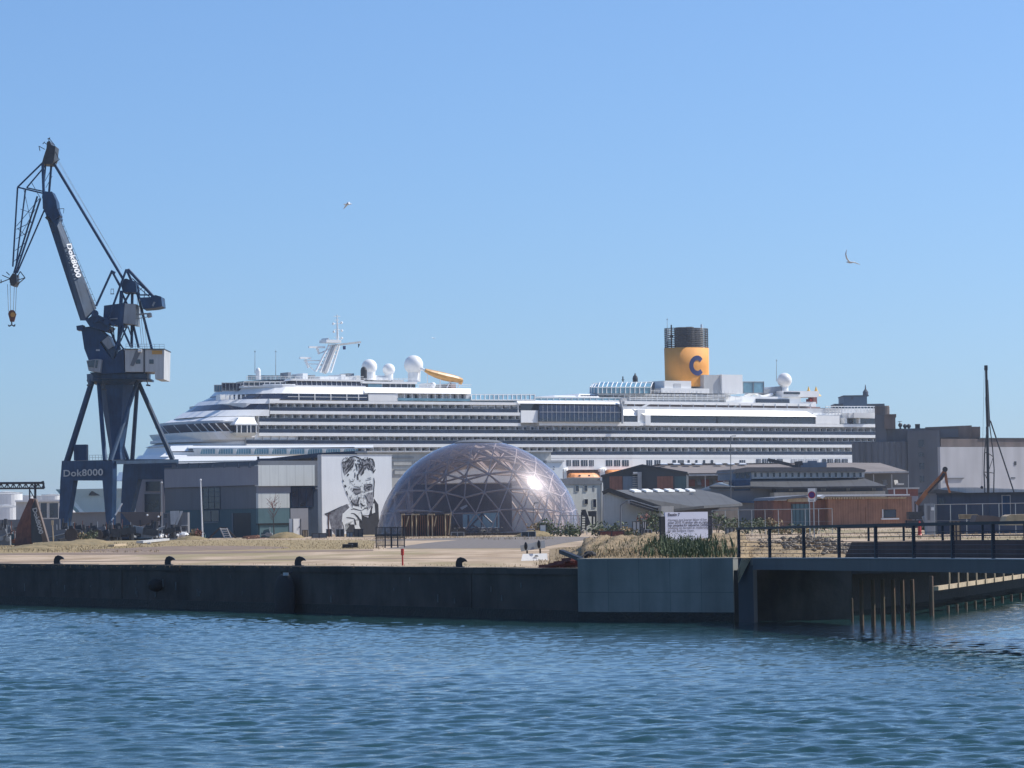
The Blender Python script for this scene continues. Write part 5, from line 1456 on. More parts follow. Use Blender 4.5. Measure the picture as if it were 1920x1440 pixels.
fan('painted_coat', 'ink', [zb([(1390, 200), (1500, 360), (1520, 800), (1520, 1130), (1080, 1130), (1000, 860), (900, 700), (1000, 600), (1090, 650), (1260, 700), (1400, 560)]), zb([(640, 860), (760, 840), (880, 880), (930, 1130), (700, 1130), (660, 980)])], .014)
fan('painted_face', 'inkpale', [za([(560, 330), (760, 170), (1250, 190), (1400, 380), (1390, 800), (1380, 1300), (1250, 1600), (1100, 1640), (900, 1500), (760, 1300), (600, 900), (560, 560)]), zb([(1330, 330), (1400, 330), (1420, 560), (1340, 590)])], .02)
fan('painted_hand', 'inkpale', [zb([(560, 830), (580, 590), (700, 530), (860, 380), (1090, 400), (1130, 460), (1050, 520), (1080, 780), (1000, 700), (1010, 900), (1090, 1100), (1010, 980), (900, 980), (880, 860), (700, 880), (640, 860), (640, 1060), (590, 1000)])], .03)
M['inkmid'] = mat('mural_mid_grey', (.36, .37, .39), .85, .5, 3, col2=(.2, .2, .22), detail=8)
fan('painted_shade', 'inkmid', [za([(570, 340), (760, 180), (900, 200), (860, 420), (720, 560), (640, 640), (590, 520)]), za([(1020, 300), (1240, 210), (1370, 330), (1400, 520), (1330, 520), (1180, 440), (1060, 640), (980, 560)]), za([(1150, 850), (1350, 850), (1360, 1010), (1230, 1050), (1150, 1000)]), za([(840, 960), (1050, 960), (1060, 1100), (940, 1140), (850, 1060)]), za([(1200, 1100), (1370, 1050), (1370, 1400), (1270, 1500), (1200, 1350)]), za([(800, 1260), (1000, 1250), (1000, 1420), (840, 1400)])], .036)
strokes_a = [  # hair, brows, eyes, nose, outline
 ([(1290, 200), (1350, 230), (1390, 310), (1410, 430)], [.05, .16, .12, .04]), ([(1100, 390), (1180, 365), (1300, 340)], [.06, .16, .06]),
 ([(1300, 360), (1340, 460), (1380, 560), (1430, 480)], [.05, .10, .20, .06]), ([(1080, 230), (1110, 250), (1240, 220), (1290, 190)], [.10, .05, .10, .05]),
 ([(740, 200), (700, 270), (600, 300)], [.14, .18, .06]), ([(880, 240), (820, 330), (720, 440), (660, 490)], [.05, .14, .12, .04]),
 ([(870, 330), (830, 400), (760, 500), (670, 590)], [.05, .14, .12, .05]), ([(920, 330), (950, 430), (960, 520)], [.05, .13, .05]),
 ([(1040, 330), (1090, 400), (1070, 470), (1010, 560), (980, 640)], [.06, .16, .2, .14, .05]), ([(1130, 480), (1110, 560), (1060, 640)], [.12, .22, .06]),
 ([(960, 600), (970, 680), (980, 750)], [.06, .16, .12]), ([(900, 560), (905, 640), (890, 700)], [.04, .12, .04]),
 ([(740, 600), (700, 650)], [.18, .10]), ([(760, 800), (840, 790), (890, 740)], [.03, .06, .03]), ([(590, 750), (610, 800)], [.06, .10]), ([(640, 880), (665, 940)], [.12, .2]),
 ([(680, 1040), (720, 1150)], [.1, .07]), ([(760, 180), (900, 150), (1010, 190)], [.14, .07, .14]), ([(600, 420), (610, 560)], [.08, .03]), ([(1000, 230), (1060, 330)], [.1, .05]),
 ([(830, 1050), (880, 990), (960, 1005), (1040, 1000)], [.05, .15, .10, .05]), ([(880, 1080), (940, 1125), (1010, 1090), (1060, 1050)], [.04, .09, .06, .04]),
 ([(1180, 975), (1250, 930), (1340, 930)], [.07, .17, .06]), ([(1230, 980), (1260, 1000), (1290, 970)], [.06, .16, .05]), ([(1200, 880), (1290, 860), (1340, 900)], [.03, .09, .05]),
 ([(1220, 710), (1310, 700)], [.03, .06]), ([(1200, 760), (1310, 740)], [.03, .05]), ([(870, 920), (960, 930), (1040, 960)], [.03, .05, .03]), ([(1150, 880), (1140, 980), (1180, 1040)], [.05, .08, .05]),
 ([(1385, 700), (1400, 800), (1385, 1000), (1380, 1200)], [.05, .10, .08, .06]), ([(1150, 1130), (1200, 1230), (1260, 1350)], [.07, .09, .05]), ([(1010, 1200), (990, 1280), (960, 1360)], [.08, .12, .16]),
 ([(1040, 1350), (1100, 1410), (1140, 1420)], [.12, .15, .06]), ([(800, 1290), (850, 1370), (930, 1400), (1010, 1400)], [.08, .16, .2, .14]), ([(770, 1180), (790, 1260)], [.04, .05])]
strokes_b = [([(800, 480), (870, 465), (1000, 500), (1070, 510)], [.04, .09, .06, .04]), ([(800, 580), (880, 590), (960, 660), (1020, 740), (1090, 800)], [.04, .08, .15, .16, .1]),
 ([(680, 690), (780, 700), (880, 720), (900, 780), (920, 880)], [.05, .09, .07, .16, .16]), ([(740, 850), (780, 900)], [.14, .16]), ([(1090, 500), (1160, 450), (1240, 450)], [.04, .08, .05]), ([(1060, 540), (1090, 640), (1090, 760)], [.05, .09, .07]),
 ([(1100, 640), (1260, 640), (1310, 560), (1350, 400)], [.05, .08, .12, .08]), ([(120, 600), (240, 560), (400, 480), (560, 400)], [.05, .08, .06, .04]), ([(220, 620), (215, 800), (225, 1000)], [.08, .12, .08]),
 ([(570, 800), (600, 900), (620, 1000)], [.04, .07, .06]), ([(1220, 420), (1240, 500)], [.06, .04]), ([(880, 980), (960, 1040), (960, 1080)], [.06, .12, .08])]
mb = MB()
for p, w_ in strokes_a: FM.ribbon(mb, za(p), [x * 1.5 for x in w_], .05, th=.012)
for p, w_ in strokes_b: FM.ribbon(mb, zb(p), [x * 1.5 for x in w_], .05, th=.012)
mr_ = random.Random(21)
for k in range(300):     # shorter hair and jacket hatching
    if k < 150:
        x = mr_.uniform(600, 1380); y = mr_.uniform(160, 480); 
        if x < 900: dx, dy = -mr_.uniform(20, 60), mr_.uniform(40, 90)
        else: dx, dy = mr_.uniform(-20, 60), mr_.uniform(20, 80)
        FM.ribbon(mb, za([(x, y), (x + dx * .5, y + dy * .4), (x + dx, y + dy)]), [.02, mr_.uniform(.06, .13), .02], .048, th=.01)
    else:
        x = mr_.uniform(760, 1340); y = mr_.uniform(700, 1450)
        FM.ribbon(mb, za([(x, y), (x + mr_.uniform(-25, 25), y + mr_.uniform(15, 50))]), [.015, .05], .048, th=.01)
mb.build('painted_line', M['ink'], mw, fix=False)

# beige building behind the mural and the dome
FBg = Fr(735, 446, 1060, 461)
bg = bthing('beige_hall', 'beige flat roofed hall with window strips behind the dome', 'building', FBg, 800, 1000)
part(FBg, bg, 'wall', 'beige', [(690, 846, 1034, 1000)], 0, -3, base=GZ)
part(FBg, bg, 'cornice', 'lightgrey', [(688, 845, 1036, 848)], .3, -3.2)
windows(FBg, bg, [(737, 857, 775, 858.5), (738, 864, 774, 872), (778, 864, 814, 872), (740, 880, 776, 889)], 'grey', 'beige', 0)
part(FBg, bg, 'corner_tower', 'white', [(1026, 864, 1056, 1000)], .6, -3.5, base=GZ)
part(FBg, bg, 'tower_cap', 'lightgrey', [(1025, 863, 1058, 866)], .8, -3.7)
o_ = FBg.pt(1036, 881, .62)
lettering('2', 10 * .075, o_, (FBg.t.x, FBg.t.y, 0), (0, 0, 1), M['text'], bg, 'lettering', th=.03)

# white rendered warehouse with few windows
FW2 = Fr(1050, 446, 1132, 450.5)
wh = bthing('white_warehouse', 'stained white three storey warehouse with small dark windows right of the dome', 'building', FW2, 1100, 1000)
part(FW2, wh, 'wall', 'rendered', [(1050, 908, 1131.5, 990)], 0, -14, base=GZ)
ppoly(FW2, wh, 'parapet', 'slate', [[(1062, 897), (1100, 897), (1116, 900), (1129, 901), (1131, 908.5), (1050, 908.5), (1052, 899)]], .15, -13.6)
windows(FW2, wh, [(1079, 911, 1085.5, 921), (1095.5, 910.5, 1101.5, 920.5), (1096, 936, 1102.5, 945), (1112, 936, 1118, 951)], 'rendered', 'shipglass', 0)
part(FW2, wh, 'door', 'slate', [(1111.5, 911, 1114.5, 921)], .04, -.2)
part(FW2, wh, 'downpipe', 'white', [(1129.5, 905, 1131, 985)], .25, .05, base=GZ)

# dark gabled warehouse
FD = Fr(1128, 556, 1290, 555)
dw = bthing('dark_warehouse', 'dark warehouse with a wide low gable and ladder on its front', 'building', FD, 1200, 1000)
ppoly(FD, dw, 'wall', 'roofdark', [[(1129, 893), (1204, 873.5), (1287, 887), (1287, 960), (1129, 960)]], 0, -30)
mb = MB(); gable(mb, FD, [(1126, 894), (1204, 873), (1289, 887.5)], 30); mb.build('roof', M['roofdark'], dw)
part(FD, dw, 'panel', 'bluewall', [(1168, 893, 1195, 918.5)], .1, -.1); part(FD, dw, 'duct', 'grey', [(1195.5, 885, 1203, 918.5)], .9, .1)
part(FD, dw, 'panel', 'redbrown', [(1143, 893, 1167, 918.5), (1232, 893, 1262, 918.5)], .06, -.1); part(FD, dw, 'panel', 'teal', [(1265, 893, 1287, 918.5)], .06, -.1)
mb = MB()
for k in range(7): FD.box(mb, 1186, 889 + k * 4.2, 1195, 889.8 + k * 4.2, o0=.5, o1=.3)
mb.build('ladder', M['lightgrey'], dw)
mb = MB(); FD.box(mb, 1187, 885, 1195, 888, o0=1.0, o1=.2); mb.build('lamp', M['white'], dw)

# long tan platform roof
FP = Fr(1220, 600, 1704, 597, 890)
pr = bthing('platform_hall', 'long hall with tan sheet roof on pale columns over a brick wall', 'building', FP, 1450, 1000)
mb = MB(); roofq(FP, mb, [(1288, 887, 1), (1704, 884, 1), (1650, 868, -18), (1600, 867.5, -18), (1238, 869, -18), (1215, 874, -18)], .4); mb.build('roof', M['rooftan'], pr)
part(FP, pr, 'eave', 'lightgrey', [(1288, 886.6, 1704, 889.4)], 1.1, .8)
part(FP, pr, 'wall', 'slate', [(1290, 889, 1702, 960)], -6, -7)
part(FP, pr, 'brick_wall', 'brickred', [(1290, 899, 1303, 912), (1315, 899, 1330, 912), (1342, 899, 1368, 910)], -5.8, -6)
for x in (1288, 1322, 1357, 1638, 1672, 1703): part(FP, pr, 'column', 'lightgrey', [(x, 889.5, x + 1.6, 960)], .6, .2, base=GZ)
for x in (1306, 1336, 1655, 1676): 
    mb = MB(); FP.face(mb, [(x, 900, -3), (x + 7, 900, -3), (x + 9, 909, -1), (x + 2, 909, -1)], .2); mb.build('lorry_cover', M['lightgrey'], pr)
part(FP, pr, 'white_van_roof', 'white', [(1682, 906, 1695, 909)], -1, -4)
mb = MB()
for x in (1240, 1264, 1285, 1305, 1343, 1366, 1388): roofq(FP, mb, [(x, 871.5, -15), (x + 12, 871.5, -15), (x + 9, 870, -17), (x - 3, 870, -17)], -.2)
mb.build('roof_light', M['white'], pr)
# gangway with machine on the roof
mb = MB(); mb.bar(FP.pt(1440, 862, -4), FP.pt(1480, 871, -4), .6); mb.tube(FP.pt(1497, 876, -4), FP.pt(1496, 865, -4), .5); mb.bar(FP.pt(1490, 870, -4), FP.pt(1505, 868, -4), .8); mb.bar(FP.pt(1480, 872, -4), FP.pt(1500, 876, -4), .5)
tag(mb.build('loading_arm', M['iron']), 'dark slanting loading arm above the tan roof in front of the ship', 'loading arm')
mb = MB(); FP.box(mb, 1515, 864, 1532, 871, o0=-8, o1=-12); FP.box(mb, 1500, 867, 1550, 876, o0=-8.2, o1=-13); tag(mb.build('roof_cabin', M['bluewall']), 'grey blue cabin on top of the tan roof', 'cabin')

# blue grey house with dormer storey
FO = Fr(1340, 490, 1660, 496)
oh = bthing('office_house', 'blue grey house with a row of white framed windows under a brown roof', 'building', FO, 1500, 1000)
ppoly(FO, oh, 'roof', 'rooftan', [[(1378, 880), (1400, 876), (1600, 876), (1624, 881), (1622, 884.5), (1408, 884.5), (1374, 888)]], .6, -9)
part(FO, oh, 'dormer_wall', 'lightgrey', [(1409, 884.2, 1621, 896.5)], 0, -8)
part(FO, oh, 'dormer_end', 'bluewall', [(1374, 884, 1408.5, 900)], .2, -8)
windows(FO, oh, [(1380, 886, 1386, 896), (1388, 886, 1396, 896), (1398, 886, 1406, 896)], 'bluewall', 'shipglass', 0, .25)
windows(FO, oh, [(1414 + k * 11.6, 886, 1418.8 + k * 11.6, 894.5) for k in range(18)], 'white', 'shipglass', 0, .05)
mb = MB(); roofq(FO, mb, [(1330, 912, 3), (1378, 913, 3), (1410, 912, 3), (1470, 913, 6), (1662, 911, 6), (1618, 896, -.5), (1409, 896.5, -.5), (1378, 898, -.5)], .3)
mb.build('lower_roof', M['roofgrey'], oh)
part(FO, oh, 'wall', 'darkblue', [(1455, 911.5, 1655, 925)], 4.5, -7)
part(FO, oh, 'side_wall', 'slate', [(1336, 913, 1452, 940)], 2.4, -7)
part(FO, oh, 'entrance', 'navy', [(1376, 900, 1407, 920)], 2.6, 0)
part(FO, oh, 'plinth', 'beige', [(1452, 922, 1660, 940)], 4.7, -6, base=GZ)
part(FO, oh, 'lower_wall', 'slate', [(1330, 940, 1452, 960)], 3, -5, base=GZ)
windows(FO, oh, [(1480, 913, 1486, 920), (1540, 912.5, 1548, 919), (1588, 913, 1593, 919), (1636, 912, 1641, 919)], 'grey', 'bluewall', 0, 4.55)
mb = MB(); FO.face(mb, [(1340, 938, 4), (1400, 940, 4), (1440, 940, 4), (1440, 943, 4), (1340, 942, 4)], 3); mb.build('awning', M['navy'], oh)
for x in (1441,): part(FO, oh, 'post', 'lightgrey', [(x, 938, x + 3, 965)], 4, 3.8, base=GZ)
# rounded dark corner house left of it
mb = MB(); roofq(FO, mb, [(1310, 919, 2), (1345, 905, 2), (1375, 902, -2), (1378, 913, 3)], .3); mb.build('side_roof', M['bluewall'], oh)

# grey gabled shed with skylights
FS = Fr(1132, 414, 1246, 417)
gs = bthing('grey_shed', 'grey gabled shed whose long dark roof carries six bright skylights', 'building', FS, 1190, 1000)
M['shedwall'] = mat('pale_shed_wall', (.33, .37, .39), .8, .1, .3, streak=.15)
ppoly(FS, gs, 'wall', 'shedwall', [[(1132, 925), (1143, 920.5), (1245, 955), (1245, 1000), (1132, 1000)]], 0, -.4)
mb = MB()
FR_ = Fr(1142, 424, 1310, 405, 920)
mb.prism([FS.pt(1141, 918.8, .3), at(1308, 917, 470), at(1352, 926, 470), at(1392, 944, 452), at(1320, 948, 420), FS.pt(1248, 956, .3)], (0, 0, -.35))
mb.build('roof', M['roofgrey'], gs)
A_ = FS.pt(1141, 918.8, .3); B_ = at(1308, 917, 470); C_ = FS.pt(1248, 956, .3)
mb = MB(); mb.bar(FS.pt(1141, 918.6, .45), FS.pt(1250, 956.6, .45), .12, .55); mb.bar(FS.pt(1130, 924.5, .45), FS.pt(1142, 918.6, .45), .12, .5); mb.build('verge_board', M['black'], gs)
mb = MB(); mb.bar(FS.pt(1181, 941, 1.2), FS.pt(1250, 962, 1.2), 1.4, .5); mb.build('canopy', M['lightgrey'], gs)
mb = MB(); mb.bar(FS.pt(1181, 939.2, 1.9), FS.pt(1250, 960, 1.9), .1, .25); mb.bar(FS.pt(1181, 944, 1.9), FS.pt(1250, 964.8, 1.9), .1, .25); mb.build('canopy_edge', M['black'], gs)
e1 = (B_ - A_); nr = None
for k in range(6):
    mb = MB()
    for t in (0,):
        def rp(u, v):   # point on the roof plane
            return A_ + (B_ - A_) * u + (C_ - A_) * v + Vector((0, 0, .1))
        u0 = .19 + k * .125
        q = [rp(u0 - .022, .17), rp(u0 + .05, .17), rp(u0 + .05, .08), rp(u0 - .022, .08)]
        mb.prism(q, (0, 0, .22))
    mb.build('skylight', M['white'], gs)
part(Fr(1246, 412, 1400, 440), gs, 'side_wall', 'darkwood', [(1247, 952, 1385, 965)], -1, -2, base=GZ)
part(FS, gs, 'corner_house', 'beige', [(1240, 949, 1263, 964)], 3, -2, base=GZ)

# brown clad pavilion
FV = Fr(1450, 427, 1712, 432)
pv = bthing('wooden_pavilion', 'long brown timber clad pavilion with a flat pale roof and one low window', 'building', FV, 1600, 990)
part(FV, pv, 'wall', 'brownwood', [(1553, 932, 1710, 990)], 0, -9, base=GZ)
part(FV, pv, 'recess_wall', 'redbrown', [(1450, 938, 1553, 990)], -1.2, -9, base=GZ)
ppoly(FV, pv, 'roof', 'white', [[(1536, 931), (1545, 927.5), (1706, 926.5), (1706, 929), (1548, 930.5), (1542, 935)]], .7, -9.5)
part(FV, pv, 'roof_beam', 'timber', [(1478, 934, 1517, 941)], -.8, -1.4)
ppoly(FV, pv, 'roof_edge', 'slate', [[(1450, 938), (1470, 937), (1515, 931), (1515, 928), (1455, 933)]], -.4, -9)
mb = MB()
for k in range(13): FV.face(mb, [(1624 + k * 6, 931.5, .35), (1628 + k * 6, 931.5, .35), (1626 + k * 6, 935, .35), (1620 + k * 6, 935, .35)], .2)
for k in range(16): FV.box(mb, 1542 + k * 5, 932, 1545 + k * 5, 936, o0=.4, o1=.05)
mb.build('rafter_end', M['timber'], pv)
windows(FV, pv, [(1657, 956, 1680, 970)], 'black', 'shipglass', 0)
part(FV, pv, 'window_sill', 'white', [(1653, 971.5, 1686, 974.2)], .35, 0); part(FV, pv, 'window_reveal', 'white', [(1654.5, 955, 1656.3, 971)], .15, 0)
part(FV, pv, 'glass_door', 'teal2', [(1487, 945, 1515, 985)], -1.1, -1.3, base=GZ + .2)
mb = MB()
for x in (1485, 1492, 1500, 1508, 1516): FV.box(mb, x, 945, x + 1, 985, o0=-1.0, o1=-1.2, base=GZ)
FV.box(mb, 1485, 953, 1517, 954.5, o0=-1.0, o1=-1.2); mb.build('door_frame', M['teal'], pv)
part(FV, pv, 'door', 'brownwood', [(1623, 951, 1639, 985)], .06, -.1, base=GZ); part(FV, pv, 'downpipe', 'black', [(1716, 940, 1717.5, 980)], .2, 0, base=GZ)
part(FV, pv, 'wall', 'purplegrey', [(1710.2, 930, 1722, 990)], -.5, -9, base=GZ)
# pink brick hut and low roofs behind
FK = Fr(1640, 470, 1850, 470)
kk = bthing('brick_hut', 'low pink brick hut with a pale roof edge behind the pavilion', 'building', FK, 1690, 985)
part(FK, kk, 'wall', 'brickred', [(1678, 917, 1722, 990)], 0, -8, base=GZ); part(FK, kk, 'roof', 'lightgrey', [(1676, 914, 1724, 917)], .3, -8.3); part(FK, kk, 'post', 'white', [(1676, 917, 1678, 930), (1700, 917, 1701.5, 926)], .3, .1)
FQ = Fr(1720, 520, 1930, 515)
lr = bthing('low_workshop', 'low grey workshop roof in front of the pale silo wall', 'building', FQ, 1800, 985)
part(FQ, lr, 'wall', 'slate', [(1722, 924, 1800, 990), (1800, 927, 1930, 990)], 0, -10, base=GZ)
ppoly(FQ, lr, 'roof', 'roofgrey', [[(1722, 924), (1752, 918), (1760, 917), (1810, 924), (1810, 927), (1722, 927)]], .5, -10)
ppoly(FQ, lr, 'back_roof', 'lightgrey', [[(1750, 919), (1772, 914), (1832, 914), (1930, 918), (1930, 927), (1800, 926)]], -1, -10)

# dark blue site cabins and yard fence on the right
FC = Fr(1745, 296, 1935, 296)
sc_ = bthing('site_cabin', 'long dark blue site building with a door frame behind the wire fence', 'building', FC, 1830, 985)
part(FC, sc_, 'wall', 'darkblue', [(1757, 926, 1935, 990)], 0, -5, base=GZ)
part(FC, sc_, 'roof', 'iron', [(1755, 923.5, 1937, 926)], .3, -5.2)
part(FC, sc_, 'door', 'navy', [(1880, 930, 1894, 975)], .05, -.1); part(FC, sc_, 'door_frame', 'grey', [(1878.5, 928, 1880, 975), (1894, 928, 1895.4, 975), (1880, 928, 1894, 929.4)], .12, -.1)
windows(FC, sc_, [(1760, 934, 1772, 945)], 'navy2', 'shipglass', 1)
for x in (1784, 1820, 1855): part(FC, sc_, 'joint_strip', 'navy2', [(x, 927, x + .8, 980)], .04, -.1)
ct = bthing('site_container', 'grey control cabinet beside the excavator', 'cabinet', FC, 1746, 985)
part(FC, ct, 'body', 'grey', [(1737, 944, 1753, 985)], 1.5, 0, base=GZ); part(FC, ct, 'door', 'slate', [(1739, 948, 1744, 975)], 1.55, 1.4); part(FC, ct, 'label_plate', 'white', [(1746, 951, 1752, 957)], 1.56, 1.4)

# ------------------------------------------------------------ silos
FX = Fr(1600, 790, 1930, 785, 850)
si = bthing('silo_block', 'big grey concrete silo block with stained walls beside the ship stern', 'building', FX, 1680, 985)
part(FX, si, 'silo_wall', 'siloconc', [(1600.5, 828, 1704, 985)], 0, -30, base=0)
mb = MB()
for k in range(9):
    a = FX.sz(1606 + k * 11.4, 880, .3)[0]; c_ = FX.P(a, -.7, 0); mb.lathe((c_.x, c_.y, 0), [(1.05, 0), (1.05, FX.sz(1650, 829, 0)[1])], 10)
mb.build('silo_rib', M['siloconc'], si, smooth=False)
part(FX, si, 'stair_tower', 'siloconc', [(1703, 807, 1763.5, 985)], 1.2, -28, base=0)
windows(FX, si, [(1722, 825, 1732, 838), (1723, 849, 1732, 856), (1724, 868, 1733, 880), (1725, 892, 1733, 904)], 'siloconc', 'shipglass', 1, 1.25)
part(FX, si, 'top_house', 'siloconc', [(1655, 803.5, 1735, 828)], -2, -26)
part(FX, si, 'top_house', 'siloconc', [(1641, 778, 1662, 828)], -1, -20)
part(FX, si, 'brown_house', 'silobrown', [(1658, 778, 1679, 804)], -.5, -18); part(FX, si, 'cornice', 'silobrown', [(1662, 776.5, 1680.5, 779)], 0, -18.3)
mb = MB(); c_ = FX.pt(1654, 770, -10); b_ = FX.pt(1654, 778.5, -10); mb.lathe((c_.x, c_.y, b_.z - 2), [(14 * .132, 0), (14 * .132, c_.z - b_.z + 3), (13.4 * .132, c_.z - b_.z + 3.2)], 20); mb.build('round_bin', M['silobrown'], si)
mb = MB()
for x, y in ((1688, 797), (1697, 799), (1704, 799)): c_ = FX.pt(x, y, -6); mb.ball(c_, .55, 8, 6); mb.tube(c_, c_ - Vector((0, 0, 1)), .25)
FX.box(mb, 1716, 795, 1725, 804, o0=-6, o1=-9); mb.bar(FX.pt(1683, 791, -6), FX.pt(1691, 790, -6), .12); mb.bar(FX.pt(1687, 797, -6), FX.pt(1687, 790, -6), .1)
mb.build('roof_vent', M['iron'], si)
ppoly(FX, si, 'conveyor_gallery', 'silobrown', [[(1735, 801), (1822, 797.5), (1822, 826), (1735, 826)]], -6, -22); ppoly(FX, si, 'conveyor_gallery', 'silobrown', [[(1822.3, 800), (1838, 800), (1838, 824), (1822.3, 824)]], -8, -20)
part(FX, si, 'gallery_recess', 'siloconc', [(1763, 804, 1797, 820)], -5.8, -6.2)
FX2 = Fr(1764, 786, 1930, 802, 850)
wq = bthing('silo_warehouse', 'large pale windowless warehouse wall right of the silo block', 'building', FX, 1850, 985)
part(FX2, wq, 'wall', 'silopale', [(1764, 838, 1940, 985)], .2, -30, base=0)
part(FX2, wq, 'brown_band', 'silobrown', [(1764, 822.8, 1940, 837.6)], -.6, -30)
part(FX2, wq, 'roof_edge', 'roofdark', [(1836, 821, 1940, 823)], -.4, -30)
part(FX2, wq, 'ledge', 'siloconc', [(1775, 896, 1808, 897.2)], .5, .2)
part(FX2, wq, 'vent', 'iron', [(1896, 895, 1904, 897), (1902, 865, 1906, 872)], .3, .1)
FE = Fr(1580, 1150, 1630, 1150, 760)
ev = bthing('elevator_tower', 'blue grey machine house showing above the ship stern decks', 'building', FE, 1600, 1000)
part(FE, ev, 'wall', 'bluewall', [(1583, 743, 1627, 900)], 0, -18, base=0); part(FE, ev, 'parapet', 'siloconc', [(1581, 741, 1629, 743)], .4, -18.4); part(FE, ev, 'annex', 'siloconc', [(1566, 757, 1583, 900), (1627, 757, 1660, 900)], -2, -16, base=0)
mb = MB(); mb.lathe(FE.pt(1623, 742, -6), [(1.0, 0), (1.0, 1.4), (.3, 2.4), (.1, 4)], 8); FE.box(mb, 1596, 744, 1600, 749, o0=.6, o1=0); mb.build('roof_turret', M['siloconc'], ev)

# far background on the left: tanks, low hall
TK = [(12, 1500, 921, 30, 'big white storage tank at the left edge with a domed top'), (52, 1650, 928, 14, 'small white tank behind the rusty prow'), (74, 1600, 929, 12, 'pale tank left of the pinkish tanks'), (97, 1450, 926, 19, 'pinkish tank nearest the crane leg'), (10, 1200, 946, 28, 'low pale tank in front of the big white one'), (128, 1500, 936, 16, 'pale tank seen between the crane legs')]
for x, D, yt, rp_, lab in TK:
    c_ = at(x, yt, D); r = rp_ * D / 6000; t = thing('storage_tank', lab, 'tank', (c_.x, c_.y, GZ), 'storage tanks across the harbour')
    mb = MB(); mb.lathe((c_.x, c_.y, GZ), [(r, 0), (r, c_.z - GZ - r * .18)], 28); mb.build('shell', M['white'], t)
    mb = MB(); mb.lathe((c_.x, c_.y, c_.z - r * .18), [(r * 1.01, 0), (r * .6, r * .12), (.2, r * .18)], 28); mb.build('roof', M['lightgrey'], t)
    mb = MB(); mb.path([(c_.x + r * 1.02 * math.cos(a / 16 * 6.283), c_.y + r * 1.02 * math.sin(a / 16 * 6.283), c_.z - r * .1) for a in range(17)], .15, 4); mb.build('railing', M['grey'], t)
FJ = Fr(60, 700, 250, 700, 950)
fj = bthing('glass_hall', 'pale hall with two dark window bays beyond the rusty prow', 'building', FJ, 90, 990)
part(FJ, fj, 'wall', 'lightgrey', [(30, 940, 111, 990)], 0, -14, base=GZ); part(FJ, fj, 'roof', 'white', [(28, 937.5, 113, 941)], .6, -14.5)
windows(FJ, fj, [(76, 943, 88, 971), (92.5, 943, 109, 971)], 'white', 'shipglass', 0)
fj2 = bthing('quay_shed', 'dim low shed and fence behind the front crane legs', 'building', FJ, 180, 990)
part(FJ, fj2, 'wall', 'slate', [(118, 962, 250, 990)], -4, -12, base=GZ); part(FJ, fj2, 'roof', 'rooftan', [(118, 960, 250, 962)], -3.6, -12.4)
FK2 = Fr(0, 400, 115, 400, 975)
mb = MB(); FK2.box(mb, -40, 974, 112, 984, o0=0, o1=-.5, base=GZ); tag(mb.build('low_wall', M['slate']), 'low dark wall crossing behind the rusty prow', 'wall')
# truss gantry
tg = thing('truss_gantry', 'dark lattice truss carried on posts above the left yard', 'gantry', (at(66, 985, 430).x, 430, GZ))
FT2 = Fr(-60, 430, 90, 430, 910); mb = MB()
def tl(a, b, r=.1): mb.tube(FT2.pt(*a), FT2.pt(*b), r, n=5)
tl((-60, 906.5), (81, 905.5), .17); tl((-60, 916.5), (83, 915.5), .13); tl((81, 905.5), (83, 915.5), .15); tl((80, 902), (81, 906), .2)
for k in range(12):
    x = -56 + k * 11.6; tl((x, 906.5), (x + 5.8, 916), .08); tl((x + 5.8, 916), (x + 11.6, 906), .08); tl((x, 906), (x, 916), .06)
mb.build('truss', M['iron'], tg)
for (a, b, r) in (((66, 907), (66.5, 980), .16), ((55.5, 916), (55.5, 980), .1), ((56, 919), (65, 935), .06), ((-40, 907), (-40, 980), .16)):
    mb = MB(); p = FT2.pt(*b); mb.tube(FT2.pt(*a), (p.x, p.y, GZ if b[1] > 950 else p.z), r, n=6); mb.build('post', M['iron'], tg)

# piling rig
PD = 372.
pg = thing('piling_rig', 'tall dark piling rig mast with a slanting stay in front of the pale silo wall', 'piling rig', (at(1855, 950, PD).x, PD, GZ))
def pp(x, y, d=0): return at(x, y, PD + d)
def pm(name, lst, m='iron'):
    mb = MB()
    for a, b, w_, d in lst: mb.tube(pp(*a, d), pp(*b, d), w_ * PD / 12000, n=7)
    return mb.build(name, M[m], pg)
pm('mast', [((1849, 690), (1850, 745), 5, 0), ((1850, 745), (1852, 800), 6, 0), ((1851, 800), (1854, 985), 5.5, 0), ((1848.5, 685), (1848.8, 694), 7, 0)])
pm('back_leg', [((1852, 712), (1856, 800), 2, .6), ((1856, 800), (1861, 840), 2, .8), ((1861, 840), (1864, 880), 2.2, .8), ((1864, 880), (1862, 985), 2.4, .8), ((1851, 800), (1846, 850), 2.2, -.6), ((1846, 850), (1845, 885), 2.4, -.6), ((1845, 885), (1849, 985), 2.6, -.6)])
pm('brace', [((1851, 788), (1857, 788), 1.6, 0), ((1852, 849), (1862, 856), 1.6, 0), ((1846, 850), (1853, 846), 1.6, 0), ((1845, 885), (1864, 887), 1.6, 0), ((1862, 858), (1854, 882), 1.2, 0), ((1846, 888), (1854, 905), 1.4, 0)])
pm('stay', [((1857, 789), (1901, 922), 2.8, 1), ((1901, 922), (1902, 985), 2.8, 1)])
pm('rope', [((1845.5, 690), (1841, 912), .5, 0)]); 
mb = MB(); c_ = pp(1841, 914); mb.ball(c_, .18, 8, 6); mb.build('rope_weight', M['iron'], pg)
mb = MB(); mb.box(pp(1835, 975).x, pp(1880, 975).x, PD - 1, PD + 3, GZ, GZ + 1.6); mb.build('undercarriage', M['darkblue'], pg)

